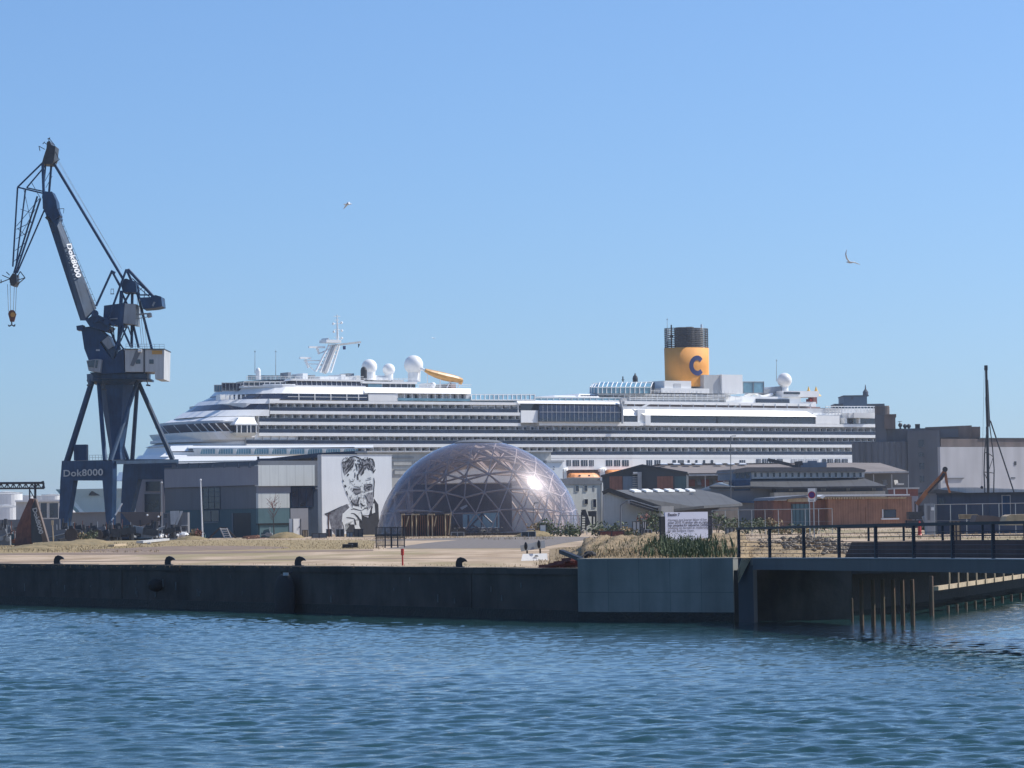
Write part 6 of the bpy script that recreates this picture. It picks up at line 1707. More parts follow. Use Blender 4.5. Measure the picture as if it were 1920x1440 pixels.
# excavator
XD = 415.
xv = thing('excavator', 'rusty orange excavator with raised folded boom beside the brown pavilion', 'excavator', (at(1716, 985, XD).x, XD, GZ))
def xp(x, y, d=0): return at(x, y, XD + d)
def xbeam(name, lst, m='rust'):
    mb = MB()
    for a, b, w_, d, th in lst: mb.bar(xp(*a, d), xp(*b, d), th * XD / 6000, w_, up=(0, 1, 0))
    return mb.build(name, M[m], xv)
M['excorange'] = mat('excavator_orange', (.42, .16, .05), .6, .3, 1.2, col2=(.22, .075, .03), streak=.3)
xbeam('boom', [((1719, 946), (1738, 921), .5, 0, 8), ((1738, 921), (1765, 892), .5, 0, 6.5), ((1765, 892), (1773, 880), .5, 0, 6)], 'excorange')
xbeam('arm', [((1771, 878), (1775, 905), .45, 0, 4.5), ((1775, 905), (1781, 924), .45, 0, 3.5)], 'excorange')
mb = MB(); mb.tube(xp(1740, 925, -.3), xp(1768, 895, -.3), .12); mb.tube(xp(1764, 899, -.3), xp(1771, 888, -.3), .2); mb.tube(xp(1772, 880, -.5), xp(1772, 880, .5), .35, n=12); mb.build('hydraulic_ram', M['iron'], xv)
mb = MB(); a = xp(1700, 985); mb.box(xp(1702, 975).x, xp(1734, 975).x, XD - 1.3, XD + 1.3, GZ + 1.1, GZ + 2.1); mb.box(xp(1722, 975).x, xp(1730, 975).x, XD - 1.2, XD + .2, GZ + 2.1, GZ + 2.9); mb.build('body', M['iron'], xv)
mb = MB()
for dy in (-1.5, .9): mb.box(xp(1700, 985).x, xp(1738, 985).x, XD + dy, XD + dy + .6, GZ, GZ + 1.0)
mb.build('track', M['iron'], xv)
# ------------------------------------------------------------ geodesic dome
DD = 399.
dc = at(899, 1003, DD); DR = 12.85
DC = Vector((dc.x, DD, GZ - 1.05))
dome = thing('glass_dome', 'large transparent geodesic dome with timber lattice and a bright sun glint', 'dome', (DC.x, DC.y, GZ))
def geodesic(nf):
    t = (1 + 5 ** .5) / 2
    V = [Vector(v).normalized() for v in ((-1, t, 0), (1, t, 0), (-1, -t, 0), (1, -t, 0), (0, -1, t), (0, 1, t), (0, -1, -t), (0, 1, -t), (t, 0, -1), (t, 0, 1), (-t, 0, -1), (-t, 0, 1))]
    Fc = [(0, 11, 5), (0, 5, 1), (0, 1, 7), (0, 7, 10), (0, 10, 11), (1, 5, 9), (5, 11, 4), (11, 10, 2), (10, 7, 6), (7, 1, 8), (3, 9, 4), (3, 4, 2), (3, 2, 6), (3, 6, 8), (3, 8, 9), (4, 9, 5), (2, 4, 11), (6, 2, 10), (8, 6, 7), (9, 8, 1)]
    q = V[0].rotation_difference(Vector((0, 0, 1))); V = [q @ v for v in V]
    rz = Matrix.Rotation(R(14), 3, 'Z'); V = [rz @ v for v in V]
    pts = {}; P = []; fs = []
    def idx(v):
        k = (round(v.x, 4), round(v.y, 4), round(v.z, 4))
        if k not in pts: pts[k] = len(P); P.append(v)
        return pts[k]
    for a, b, c in Fc:
        A, B, C = V[a], V[b], V[c]; g = {}
        for i in range(nf + 1):
            for j in range(nf + 1 - i):
                g[i, j] = idx((A + (B - A) * i / nf + (C - A) * j / nf).normalized())
        for i in range(nf):
            for j in range(nf - i):
                fs.append((g[i, j], g[i + 1, j], g[i, j + 1]))
                if i + j < nf - 1: fs.append((g[i + 1, j], g[i + 1, j + 1], g[i, j + 1]))
    return P, fs
P, fs = geodesic(5)
edges = set()
for f in fs:
    for a, b in ((0, 1), (1, 2), (2, 0)): edges.add(tuple(sorted((f[a], f[b]))))
zc = (GZ - DC.z) / DR
M['domebeam'] = mat('dome_timber_lattice', (.46, .39, .35), .6, .2, 1.5)
mb = MB()
for a, b in edges:
    va, vb = P[a], P[b]
    if max(va.z, vb.z) < zc: continue
    if va.z > .965 and vb.z > .965: continue
    if va.z < zc: k = (zc - va.z) / (vb.z - va.z); va = va + (vb - va) * k
    if vb.z < zc: k = (zc - vb.z) / (va.z - vb.z); vb = vb + (va - vb) * k
    n_ = (va + vb).normalized()
    mb.bar(DC + va * DR * .985, DC + vb * DR * .985, .11, .26, up=(n_.x, n_.y, n_.z))
mb.build('lattice', M['domebeam'], dome)
def dome_glass():
    m = bpy.data.materials.new('dome_film'); m.use_nodes = True
    nt = m.node_tree; N = nt.nodes; L = nt.links; N.remove(N['Principled BSDF']); out = N['Material Output']
    tr = N.new('ShaderNodeBsdfTransparent'); tr.inputs[0].default_value = (.96, .94, .95, 1)
    g1 = N.new('ShaderNodeBsdfGlossy'); g1.inputs['Roughness'].default_value = .13; g1.inputs[0].default_value = (.9, .88, .92, 1)
    g2 = N.new('ShaderNodeBsdfGlossy'); g2.inputs['Roughness'].default_value = .42; g2.inputs[0].default_value = (.85, .8, .88, 1)
    df = N.new('ShaderNodeBsdfDiffuse'); df.inputs[0].default_value = (.85, .80, .79, 1)
    tl_ = N.new('ShaderNodeBsdfTranslucent'); tl_.inputs[0].default_value = (.80, .75, .78, 1)
    lw = N.new('ShaderNodeLayerWeight'); lw.inputs['Blend'].default_value = .25
    tc = N.new('ShaderNodeTexCoord'); no = N.new('ShaderNodeTexNoise'); no.inputs['Scale'].default_value = .35; no.inputs['Detail'].default_value = 4; L.new(tc.outputs['Object'], no.inputs['Vector'])
    n2 = N.new('ShaderNodeTexNoise'); n2.inputs['Scale'].default_value = 1.3; n2.inputs['Detail'].default_value = 3; L.new(tc.outputs['Object'], n2.inputs['Vector'])
    bu = N.new('ShaderNodeBump'); bu.inputs['Strength'].default_value = .25; bu.inputs['Distance'].default_value = .12; L.new(n2.outputs['Fac'], bu.inputs['Height'])
    L.new(bu.outputs[0], g1.inputs['Normal'])
    def mix(f, a, b):
        x = N.new('ShaderNodeMixShader')
        if isinstance(f, float): x.inputs[0].default_value = f
        else: L.new(f, x.inputs[0])
        L.new(a, x.inputs[1]); L.new(b, x.inputs[2]); return x.outputs[0]
    dust = mix(.55, df.outputs[0], tl_.outputs[0]); dust = mix(.35, dust, g2.outputs[0])
    mr = N.new('ShaderNodeMapRange'); mr.inputs['To Min'].default_value = .02; mr.inputs['To Max'].default_value = .09; L.new(no.outputs['Fac'], mr.inputs['Value'])
    ad = N.new('ShaderNodeMath'); ad.operation = 'MULTIPLY_ADD'; ad.inputs[1].default_value = .36; L.new(lw.outputs['Facing'], ad.inputs[0]); L.new(mr.outputs[0], ad.inputs[2])
    a = mix(ad.outputs[0], tr.outputs[0], dust)
    fr = N.new('ShaderNodeFresnel'); fr.inputs['IOR'].default_value = 1.36
    a = mix(fr.outputs[0], a, g1.outputs[0])
    L.new(a, out.inputs['Surface']); return m
M['film'] = dome_glass()
mb = MB(); prof = []
a0 = math.asin(zc)
n_ = 24; N2 = 96; vs = []
for j in range(n_ + 1):
    a = a0 + (math.pi / 2 * .985 - a0) * j / n_
    for k in range(N2):
        b = 2 * math.pi * k / N2; vs.append(DC + Vector((math.cos(a) * math.cos(b), math.cos(a) * math.sin(b), math.sin(a))) * DR)
mb.add(vs, [(j * N2 + k, j * N2 + (k + 1) % N2, (j + 1) * N2 + (k + 1) % N2, (j + 1) * N2 + k) for j in range(n_) for k in range(N2)])
mb.build('film_cover', M['film'], dome, smooth=True)
mb = MB(); zt = DC.z + DR * .966
mb.lathe((DC.x, DC.y, zt), [(2.6, .0), (3.0, .06), (3.02, .16), (2.4, .38), (1.2, .5), (.1, .54)], 30); mb.build('vent_cap', M['slate'], dome, smooth=False)
mb = MB()
for k in range(48):
    a0_, a1_ = 2 * math.pi * k / 48, 2 * math.pi * (k + 1) / 48; rr = DR * math.cos(math.asin(zc)) + .1
    mb.bar(Vector((DC.x + rr * math.cos(a0_), DC.y + rr * math.sin(a0_), GZ + .15)), Vector((DC.x + rr * math.cos(a1_), DC.y + rr * math.sin(a1_), GZ + .15)), .25, .3)
mb.build('ring_beam', M['darkwood'], dome)

# timber house inside the dome
FI = Fr(780, 398, 1000, 398, 950)
hs = bthing('timber_house', 'dark two storey timber house standing inside the dome', 'house', FI, 890, 1000)
part(FI, hs, 'wall', 'darkwood', [(775, 907, 960, 1003)], 0, -7, base=GZ)
part(FI, hs, 'roof_terrace', 'timber', [(790, 905.5, 950, 907.5)], .5, -7)
windows(FI, hs, [(868, 962, 936, 990)], 'grey', 'blueglass', 3, .05)
mb = MB()
for k in range(24): FI.box(mb, 842 + k * 4, 932, 843.4 + k * 4, 945, o0=.5, o1=.4)
FI.box(mb, 840, 931, 940, 932, o0=.55, o1=.35); mb.build('balcony_railing', M['darkwood'], hs)
mb = MB(); FI.face(mb, [(862, 952, 2.2), (875, 946, 2.2), (877, 949, 2.2), (866, 956, 2.2)], .1); mb.build('skylight', M['grey'], hs)
mb = MB()
for (a, b) in (((870, 1000), (905, 962)), ((905, 964), (922, 980)), ((878, 1000), (878, 966)), ((903, 1000), (903, 960)), ((932, 1000), (932, 964)), ((885, 985), (920, 1000))): FI.line(mb, [(*a, 1.5), (*b, 1.5)], .12)
mb.build('stair_frame', M['iron'], hs)

# row of timber portals in front of the dome
FPt = Fr(745, 384, 850, 383, 985)
tp_ = bthing('timber_screen', 'dark timber screen with pale portal frames in front of the dome', 'screen', FPt, 800, 1003)
part(FPt, tp_, 'back_board', 'darkwood', [(752, 965, 845, 1003)], -.6, -.8, base=GZ)
for (x0, x1, w_) in ((752, 758, 0), (771.5, 785, 1), (801.5, 814, 1), (834, 841, 0)):
    mb = MB(); FPt.box(mb, x0, 963.5, x1, 966, o0=.15, o1=-.3); FPt.box(mb, x0, 966, x0 + 1.6, 1002, o0=.12, o1=-.1, base=GZ)
    if w_: FPt.box(mb, x0 + 8, 966, x0 + 9.6, 1002, o0=.12, o1=-.1, base=GZ)
    mb.build('portal_frame', M['timber'], tp_)
for a, b in (((766.5, 968), (761.5, 987)), ((818, 968), (814.5, 987)), ((846, 960), (841.5, 1003))): mb = MB(); FPt.line(mb, [(*a, .2), (*b, .2)], .07); mb.build('slanting_post', M['timber'], tp_)
part(FPt, tp_, 'top_rail', 'darkwood', [(750, 961, 846, 962.5)], .1, -.2)
mb = MB()
for k in range(22): FPt.box(mb, 754 + k * 4.2, 967, 755.2 + k * 4.2, 1002, o0=-.5, o1=-.6, base=GZ)
mb.build('slat', M['redbrown'], tp_)

# bicycles
def bicycle(parent):
    def p(x, z, y=0): return Vector((x, y, z))
    L0 = Vector(parent.location)
    def w3(v): return L0 + v
    for cx in (-.52, .52):
        mb = MB(); mb.path([w3(p(cx + .33 * math.cos(k / 14 * 6.2832), .34 + .33 * math.sin(k / 14 * 6.2832))) for k in range(15)], .025, 4)
        for k in range(4): a = k / 4 * math.pi; mb.tube(w3(p(cx - .32 * math.cos(a), .34 - .32 * math.sin(a))), w3(p(cx + .32 * math.cos(a), .34 + .32 * math.sin(a))), .008, n=3)
        mb.build('wheel', M['black'], parent)
    mb = MB()
    for a, b in (((-.52, .34), (-.15, .34)), ((-.15, .34), (-.3, .85)), ((-.52, .34), (-.27, .75)), ((-.15, .34), (.36, .78)), ((-.28, .78), (.36, .82)), ((.34, .92), (.52, .34))): mb.tube(w3(p(*a)), w3(p(*b)), .022, n=5)
    mb.build('frame', M['steeldark'], parent)
    mb = MB(); mb.tube(w3(p(.34, .95, -.25)), w3(p(.34, .95, .25)), .02, n=5); mb.build('handlebar', M['white'], parent)
    mb = MB(); mb.blob(w3(p(-.31, .9)), .13, .08, .04, 8, 5, .02); mb.build('saddle', M['black'], parent)
b0 = None
spots = [(848, 1003), (856, 1002), (866, 1003), (893, 1001), (904, 1003), (915, 1000), (926, 1002), (936, 1000)]
for i, (x, y) in enumerate(spots):
    p = at(x, y, 383.0 + (i % 3) * .8)
    if i == 0:
        b0 = thing('bicycle', 'dark bicycle with white handlebar parked in the row before the dome', 'bicycle', (p.x, p.y, GZ), 'bicycles parked in front of the dome'); bicycle(b0)
        b0.rotation_euler.z = .3
    else:
        c_ = copy_tree(b0); c_.location = (p.x, p.y, GZ); c_.rotation_euler.z = random.uniform(-.6, 1.2)
def crate(px0, py0, px1, py1, D, label, cat, m='darkwood', name='crate', t=1.0, lid=True, group=None, slats=3):
    """a box with battens; its base stands on the yard at the given distance"""
    a = at(px0, py1, D); b = at(px1, py1, D); zt_ = at(px0, py0, D).z
    r = thing(name, label, cat, ((a.x + b.x) / 2, D, GZ), group)
    mb = MB(); mb.box(a.x, b.x, D, D + t, GZ + .04, zt_ - .04); mb.build('body', M[m], r)
    mb = MB(); h = zt_ - GZ
    for k in range(slats): x = a.x + (b.x - a.x) * k / max(1, slats - 1); mb.box(x - .05, x + .05, D - .05, D - .003, GZ, zt_ - .05)
    if lid: mb.box(a.x - .05, b.x + .05, D - .07, D + t + .05, zt_ - .038, zt_ + .02)
    mb.build('batten', M['iron' if m != 'iron' else 'grey'], r)
    return r
dg = lambda px, py: 6000 * (HC - GZ) / (py - (969 - ROLL * (px - 960)))
crate(846, 998, 870, 1006, dg(858, 1006), 'low dark planter box in front of the bicycles', 'planter', 'iron')
crate(585, 1000, 612, 1009, dg(600, 1009), 'long dark concrete block stack left of the mural foot', 'blocks', 'slate', 'concrete_block')
crate(567, 994, 577, 1007, dg(570, 1007) , 'small wooden crate right of the white door cabin', 'crate', 'timber')
crate(612, 992, 622, 1003, 405, 'dark bin in front of the mural near its left edge', 'bin', 'iron', 'waste_bin')
crate(630, 992, 645, 1005, 398, 'dark container in front of the painted jacket', 'container', 'iron', 'waste_container')
crate(650, 998, 662, 1008, 395, 'grey concrete block below the painted hand', 'block', 'grey', 'concrete_block')
crate(664, 992, 680, 1008, 395, 'brown grey round topped stone block under the mural', 'block', 'silobrown', 'stone_block')
crate(643, 1021, 659, 1028, dg(650, 1028), 'lower left black crate lying on the grass strip', 'crate', 'black', 'plastic_crate')
crate(654, 1018, 670, 1026.5, dg(650, 1027.5), 'upper right black crate lying on the grass strip', 'crate', 'black', 'plastic_crate', t=.6)
crate(978, 997, 1004, 1006, dg(990, 1007), 'dark planter box at the right front of the dome', 'planter', 'iron')
# white door cabin
wc = crate(548, 972, 565, 1007, dg(556, 1007), 'upright white cabin door panel standing on the grass before the teal garage', 'door', 'white', 'door_panel', t=.9, lid=False, slats=2)
mb = MB(); p = at(561.5, 988, dg(556, 1007) - .1); mb.box(p.x - .04, p.x + .04, p.y, p.y + .1, p.z - .12, p.z + .06); mb.build('handle', M['iron'], wc); wc.rotation_euler.z = .6
# ladder on an earth stand
lt = thing('step_ladder', 'pale ladder leaning on a dark trestle before the teal hall', 'ladder', (at(420, 1009, 406).x, 406, GZ))
def LP(x, y, d=0): return at(x, y, 406 + d)
mb = MB(); 
for a, b in (((413, 990), (422, 1010)), ((425, 990), (434, 1010))): mb.tube(LP(*a), LP(*b), .09, n=5)
for k in range(5): mb.tube(LP(414.2 + k * 2, 992 + k * 4), LP(426.2 + k * 2, 992 + k * 4), .06, n=4)
mb.build('ladder', M['lightgrey'], lt)
mb = MB(); mb.bar(LP(412, 990, .3), LP(390, 1011, .3), .15, .2); mb.bar(LP(424, 990, 1.5), LP(443, 1010, 1.5), .15, .2); mb.bar(LP(412, 990, 1), LP(426, 990, 1), .1, .2); mb.build('trestle', M['darkwood'], lt)
# poles
def pole(name, label, cat, x0, y0, x1, y1, D, r, m, extra=None):
    a = at(x1, y1, D); b = at(x0, y0, D); t = thing(name, label, cat, (a.x, a.y, GZ))
    mb = MB(); mb.tube((a.x, a.y, GZ), b, r, r * .7, 7); mb.build('shaft', M[m], t); return t, a, b
t, a, b = pole('flagpole', 'slim white pole leaning slightly before the grey hall', 'pole', 376, 900, 380, 1010, 402, .11, 'white'); mb = MB(); mb.ball(b, .15, 8, 6); mb.build('finial', M['white'], t)
t, a, b = pole('yard_post', 'thin grey post between hopper and white sacks', 'post', 303, 905, 303.5, 1011, 398, .07, 'grey'); mb = MB(); mb.ball(b, .14, 8, 6); mb.build('cap', M['lightgrey'], t)
t, a, b = pole('yard_post', 'thin dark post in front of the mural jacket', 'post', 616, 964, 617, 1010, 396, .06, 'rust'); mb = MB(); mb.box(b.x - .1, b.x + .3, b.y - .05, b.y + .05, b.z, b.z + .08); mb.build('arm', M['rust'], t)
t, a, b = pole('warning_post', 'pale post with broad top standing right of the rusty prow', 'post', 98, 977, 100, 1012, 385, .08, 'timber'); mb = MB(); mb.box(b.x - .14, b.x + .14, b.y - .05, b.y + .05, b.z - .5, b.z + .1); mb.build('top_plate', M['timber'], t)
t, a, b = pole('marker_post', 'red marker post near the quay edge with red and dark head', 'post', 754.5, 1029, 755, 1060, dg(755, 1060), .045, 'red'); mb = MB(); mb.tube((b.x, b.y, b.z), (b.x, b.y, b.z - .3), .08, n=8); mb.build('head', M['red'], t)
def lamp_post(label, x, y0, y1, D, arm, r=.09):
    a = at(x, y1, D); b = at(x, y0, D); t = thing('lamp_post', label, 'lamp post', (a.x, a.y, GZ), 'lamp posts')
    mb = MB(); mb.tube((a.x, a.y, GZ), b, r, r * .6, 7); mb.build('post', M['slate'], t)
    c_ = at(x + arm[0], y0 + arm[1], D); mb = MB(); mb.tube(b, c_, r * .5); mb.build('arm', M['slate'], t)
    mb = MB(); mb.box(c_.x - .12, c_.x + .45, c_.y - .12, c_.y + .12, c_.z - .06, c_.z + .06); mb.build('lamp_head', M['grey'], t)
lamp_post('dark lamp post with angled arm before the grey gabled shed', 1164, 947, 1012, 340, (13, -9), .12)
lamp_post('very tall thin lamp post rising before the ship side', 1370, 818, 960, 470, (4, -.5), .09)
lamp_post('lamp post reaching up in front of the left part of the dome house', 1000, 948, 1004, 378, (3, -5), .07)
lamp_post('small lamp post behind the skylight shed', 1297, 926, 950, 455, (-3, 0), .06)

# ---------------------------------------------------------- yard scrap on the left
sr = random.Random(17)
def sack(x, y, D, s, label):
    p = at(x, y, D); mb = MB(); mb.blob((p.x, p.y, GZ + .42 * s), .62 * s, .5 * s, .45 * s, 10, 7, .10, rnd=sr)
    t = thing('bulk_sack', label, 'sack', (p.x, p.y, GZ), 'white bulk sacks in the yard'); mb.build('bag', M['sack'], t, smooth=False)
    mb = MB()
    for dx in (-.3, .3): mb.path([(p.x + dx * s, p.y - .2, GZ + .75 * s), (p.x + dx * s * .9, p.y - .1, GZ + 1.0 * s), (p.x + dx * .5 * s, p.y, GZ + .8 * s)], .03, 4)
    mb.build('loop', M['lightgrey'], t)
for i, (x, s) in enumerate(((278, .9), (287, .7), (297, .85), (306, .8), (322, .95), (334, .8), (345, 1.05))):
    sack(x, 1008, 396 + (i % 2), s, ['white bulk sack at the left end of the sack row', 'small white sack second in the row', 'white sack left of the thin grey post', 'white sack just right of the thin grey post', 'broad white sack in the middle right of the row', 'smaller white sack second from the right end', 'largest white sack at the right end of the row'][i])
D_ = 393
mb = MB(); mb.tube(at(208, 1010, D_), at(284, 1009.5, D_), .17, n=8); mb.box(at(208, 1016, D_).x, at(284, 1016, D_).x, D_ + .2, D_ + 1.4, GZ, GZ + .55)
tag(mb.build('steel_pipe', [M['navy2']]), 'long pale blue pipe lying on a dark bed in the left yard', 'pipe')
mb = MB(); p0 = gp(209, 1025.5); p1 = gp(232, 1023.5); mb.bar(p0 + Vector((0, 0, .12)), p1 + Vector((0, 0, .12)), .5, .2); tag(mb.build('pale_plank', M['timber']), 'pale plank lying on the sand below the blue pipe', 'plank')
mb = MB(); p0 = gp(262, 1020); p1 = gp(312, 1015.5); mb.bar(p0 + Vector((0, 0, .2)), p1 + Vector((0, 0, .25)), .7, .22); mb.box(gp(276, 1020).x, gp(281, 1020).x, gp(276, 1020).y, gp(276, 1020).y + .6, GZ, GZ + .15)
tag(mb.build('long_plank', M['lightgrey']), 'long grey plank tilted on a block right of the pale plank', 'plank')
# hopper and grey container
FHp = Fr(225, 406, 350, 406, 970)
hp = bthing('steel_hopper', 'olive steel hopper with a slanting end behind the white sacks', 'hopper', FHp, 270, 1005)
ppoly(FHp, hp, 'bin', 'silobrown', [[(226, 960), (301, 960), (300, 975), (284, 980), (258, 987), (250, 987)]], 0, -2.4)
ppoly(FHp, hp, 'chute', 'silobrown', [[(248, 987), (262, 987), (262, 1000), (256, 1000)]], -.3, -2)
mb = MB(); 
for x in (262, 284, 300): FHp.box(mb, x, 975, x + 2, 1005, o0=.1, o1=-.2, base=GZ)
FHp.box(mb, 258, 990, 305, 992, o0=.12, o1=-.1); mb.build('leg', M['iron'], hp)
mb = MB()
for x, y in ((276, 966), (297, 969)): mb.ball(FHp.pt(x, y, .3), .14, 8, 6)
mb.build('lamp', M['white'], hp)
gc = bthing('grey_container', 'pale grey container with slanted open door beside the hopper', 'container', FHp, 330, 1005)
part(FHp, gc, 'body', 'slate', [(306, 961, 352, 1000)], 0, -2.5, base=GZ + .3)
ppoly(FHp, gc, 'open_door', 'lightgrey', [[(319, 958), (336, 957.5), (335, 966), (327, 984.5), (320, 984.5)], [(338, 958), (343, 958), (332, 984.5), (328.5, 984.5)]], .35, .2)
part(FHp, gc, 'side_window', 'shipglass', [(308, 964, 313, 971)], .05, -.1); part(FHp, gc, 'step', 'lightgrey', [(340, 984.5, 351, 985.8)], .5, .1)
mb = MB(); mb.tube(at(216, 966, 392), at(229, 944, 392), .09); mb.tube(at(209, 976, 392), at(213, 971, 392), .09)
tag(mb.build('white_pole', M['white']), 'short white pole leaning right beside the front crane foot', 'pole')
mb = MB()
for x in (194, 211): p = at(x, 979, 383); mb.box(p.x - .2, p.x + .25, p.y - .2, p.y + .2, GZ, p.z + .25)
# scrap: machines, engines, frames - individual lumps of iron
kinds = [('machine_block', 'engine'), ('scrap_frame', 'frame'), ('pallet_stack', 'pallets'), ('cable_drum', 'drum')]
def machine(x, y, D, w_, h_, label):
    p = at(x, y, D); t = thing('machine_part', label, 'machinery', (p.x, p.y, GZ), 'scrap machinery in the left yard')
    mb = MB(); mb.box(p.x - w_ / 2, p.x + w_ / 2, p.y, p.y + .9, GZ, GZ + h_ * .6)
    mb.prism([(p.x - w_ * .35, p.y + .1, GZ + h_ * .6), (p.x + w_ * .3, p.y + .1, GZ + h_ * .6), (p.x + w_ * .2, p.y + .1, GZ + h_), (p.x - w_ * .25, p.y + .1, GZ + h_ * .9)], (0, .7, 0))
    mb.build('housing', M['teal' if sr.random() < .35 else ('slate' if sr.random() < .5 else 'iron')], t)
    mb = MB()
    for k in range(3): xx = p.x + sr.uniform(-.4, .4) * w_; mb.tube((xx, p.y - .12, GZ + h_ * sr.uniform(.2, .5)), (xx, p.y + .3, GZ + h_ * .4), sr.uniform(.12, .28) * min(1, h_), n=9)
    mb.tube((p.x - w_ * .5, p.y - .08, GZ + h_ * .3), (p.x + w_ * .5, p.y - .08, GZ + h_ * sr.uniform(.3, .8)), .06, n=5)
    mb.tube((p.x + w_ * .3, p.y - .05, GZ + h_ * .5), (p.x + w_ * .3, p.y, GZ + h_ * 1.25), .05, n=5)
    mb.build('fitting', M['grey' if sr.random() < .45 else 'rust'], t)
def drum(x, y, D, r, label):
    p = at(x, y, D); t = thing('cable_drum', label, 'drum', (p.x, p.y, GZ), 'cable drums in the yard')
    mb = MB(); mb.tube((p.x, p.y - .3, GZ + r), (p.x, p.y + .4, GZ + r), r * .5, n=14); mb.build('core', M['iron'], t)
    for dy in (-.35, .35): mb = MB(); mb.tube((p.x, p.y + dy, GZ + r), (p.x, p.y + dy + .08, GZ + r), r, n=18); mb.build('flange', M['darkwood'], t)
pos = [(4, 1022, 330, 1.6, 1.7, 'green dotted machine block at the left picture edge'), (14, 1021, 335, 1.4, 2.0, 'tall dark machine left of the rusty prow'), (22, 1022, 333, 1.0, 1.2, 'small machine touching the foot of the rusty prow'),
       (112, 1008, 392, 3.4, 1.5, 'long low machine bed right of the pale post'), (128, 1005, 396, 2.6, 1.9, 'machine block below the front left crane leg'), (145, 1003, 398, 2.2, 2.0, 'machine with pipes between the crane feet, left one'), (158, 1005, 394, 2.0, 1.5, 'low machine between the crane feet, right one'), (172, 1004, 396, 2.4, 1.9, 'dark engine block just left of the front right crane foot'),
       (190, 1006, 391, 2.0, 1.8, 'dark scrap engine right below the front right crane foot'), (204, 1005, 392, 1.8, 2.2, 'upright scrap engine right of the crane foot'), (220, 1004, 397, 2.0, 2.1, 'scrap machine with pipes above the blue pipe'), (236, 1003, 399, 2.0, 1.8, 'pale topped scrap machine above the blue pipe end'), (252, 1003, 400, 2.2, 1.5, 'low scrap machine below the hopper'),
       (320, 1004, 402, 4.2, 1.1, 'low dark machine bed below the grey container'), (365, 1006, 403, 2.6, .9, 'low dark scrap heap right of the sacks'), (500, 1007, 404, 1.4, 1.1, 'small machine before the teal garage door')]
for a in pos: machine(*a)
drum(134, 1012, 384, .8, 'dark cable drum below the front left crane leg'); drum(182, 1010, 388, .7, 'smaller cable drum by the front right crane foot'); drum(866, 1004, 381, .5, 'small drum beside the planter before the dome')
mb = MB()
for k in range(14):
    a = gp(455 + sr.uniform(0, 22), 1010 + sr.uniform(-2, 3)); b = a + Vector((sr.uniform(.6, 1.6), sr.uniform(-.6, .6), 0)); h = .12 + .05 * (k // 3)
    mb.bar(a + Vector((0, 0, h)), b + Vector((0, 0, h + .05)), .25, .12)
tag(mb.build('timber_heap', M['orange'] if 0 else M['brownwood']), kind='stuff')
M['bankm'] = dirt('weedy_mound', (.30, .22, .11), (.12, .10, .045), 1.4)
mb = MB(); mg = MB()
for k in range(330):
    x = sr.uniform(100, 335) if k < 250 else sr.uniform(-5, 26); D = sr.uniform(388, 420) if k < 250 else sr.uniform(335, 360); p = at(x, 1000, D); h = abs(sr.gauss(0, 1.0)) + .3; h = min(h, 2.0); w_ = sr.uniform(.15, 1.0); q = mb if sr.random() < .84 else mg
    z = GZ + sr.uniform(0, .9) * (h > .6)
    if sr.random() < .6: q.bar((p.x - w_, D + sr.uniform(-.5, .5), z + h * .3), (p.x + w_, D + sr.uniform(-.5, .5), z + h * sr.uniform(.1, .6)), sr.uniform(.1, .6), h * sr.uniform(.2, .7))
    else: q.tube((p.x, D, GZ), (p.x + sr.uniform(-.4, .4), D, z + h), sr.uniform(.04, .35), n=7)
tag(mb.build('scrap_heap', M['iron'], fix=False), kind='stuff'); tag(mg.build('scrap_rubbish', M['grey'], fix=False), kind='stuff')
# mounds of sand and weeds (terrain)
def mound(x, y, rx, ry, rz, m='mound', name='earth_mound', D=None):
    p = gp(x, y); mb = MB(); n = 22; mm = 8; vs = []
    for j in range(mm + 1):
        f = j / mm
        for k in range(n):
            a = 2 * math.pi * k / n; q = 1 + sr.uniform(-.08, .08)
            vs.append((p.x + rx * (1 - f) * math.cos(a) * q, p.y + ry * (1 - f) * math.sin(a) * q, GZ - .05 + rz * (1 - (1 - f) ** 2.2) * (1 + sr.uniform(-.1, .1))))
    mb.add(vs, [(j * n + k, j * n + (k + 1) % n, (j + 1) * n + (k + 1) % n, (j + 1) * n + k) for j in range(mm) for k in range(n)])
    return tag(mb.build(name, M[m], smooth=True), kind='structure')
mound(120, 1024, 5, 6, .5, 'bankm'); mound(60, 1030, 3, 5, .35, 'bankm'); mound(165, 1021, 3, 5, .6, 'bankm'); mound(360, 1012, 2.2, 3, .5, 'bankm'); mound(345, 1030, 9, 18, .28, 'track'); mound(536, 1009, 2.4, 3, .75, 'bankm'); mound(900, 1010, 14, 20, .15, 'asphalt')
mound(1002, 1006, 2.4, 3, .7, 'bankm')

# rusty prow monument
FPr = Fr(27, 315, 95, 314, 1000)
pwr = bthing('ship_prow', 'rusty cut off ship prow standing upright with white letters on its dark side', 'monument', FPr, 58, 1025)
nvp = Vector((FPr.n.x, FPr.n.y, 0))
mb = MB(); L_ = [(27, 1024, -1.5), (31, 990, -1.5), (41, 965, -1.3), (55, 934.5, -.6), (63, 935, 0), (58, 960, .2), (58, 1018, .5), (56, 1026, .5)]
mb.prism([FPr.pt(*q) for q in L_], -nvp * .5); mb.build('rust_side', M['rust'], pwr)
mb = MB(); mb.prism([FPr.pt(*q) for q in [(58, 955, .3), (64, 938, .2), (70, 950, .1), (82, 1016, -.3), (59, 1018, .5)]], -nvp * .5); mb.build('dark_side', M['roofdark'], pwr)
mb = MB(); mb.prism([FPr.pt(*q) for q in [(64, 935, .35), (67, 936, .3), (90, 1016, -.2), (80, 1017, -.2), (68.5, 955, .2)]], -nvp * .4); mb.build('stem_edge', M['silobrown'], pwr)
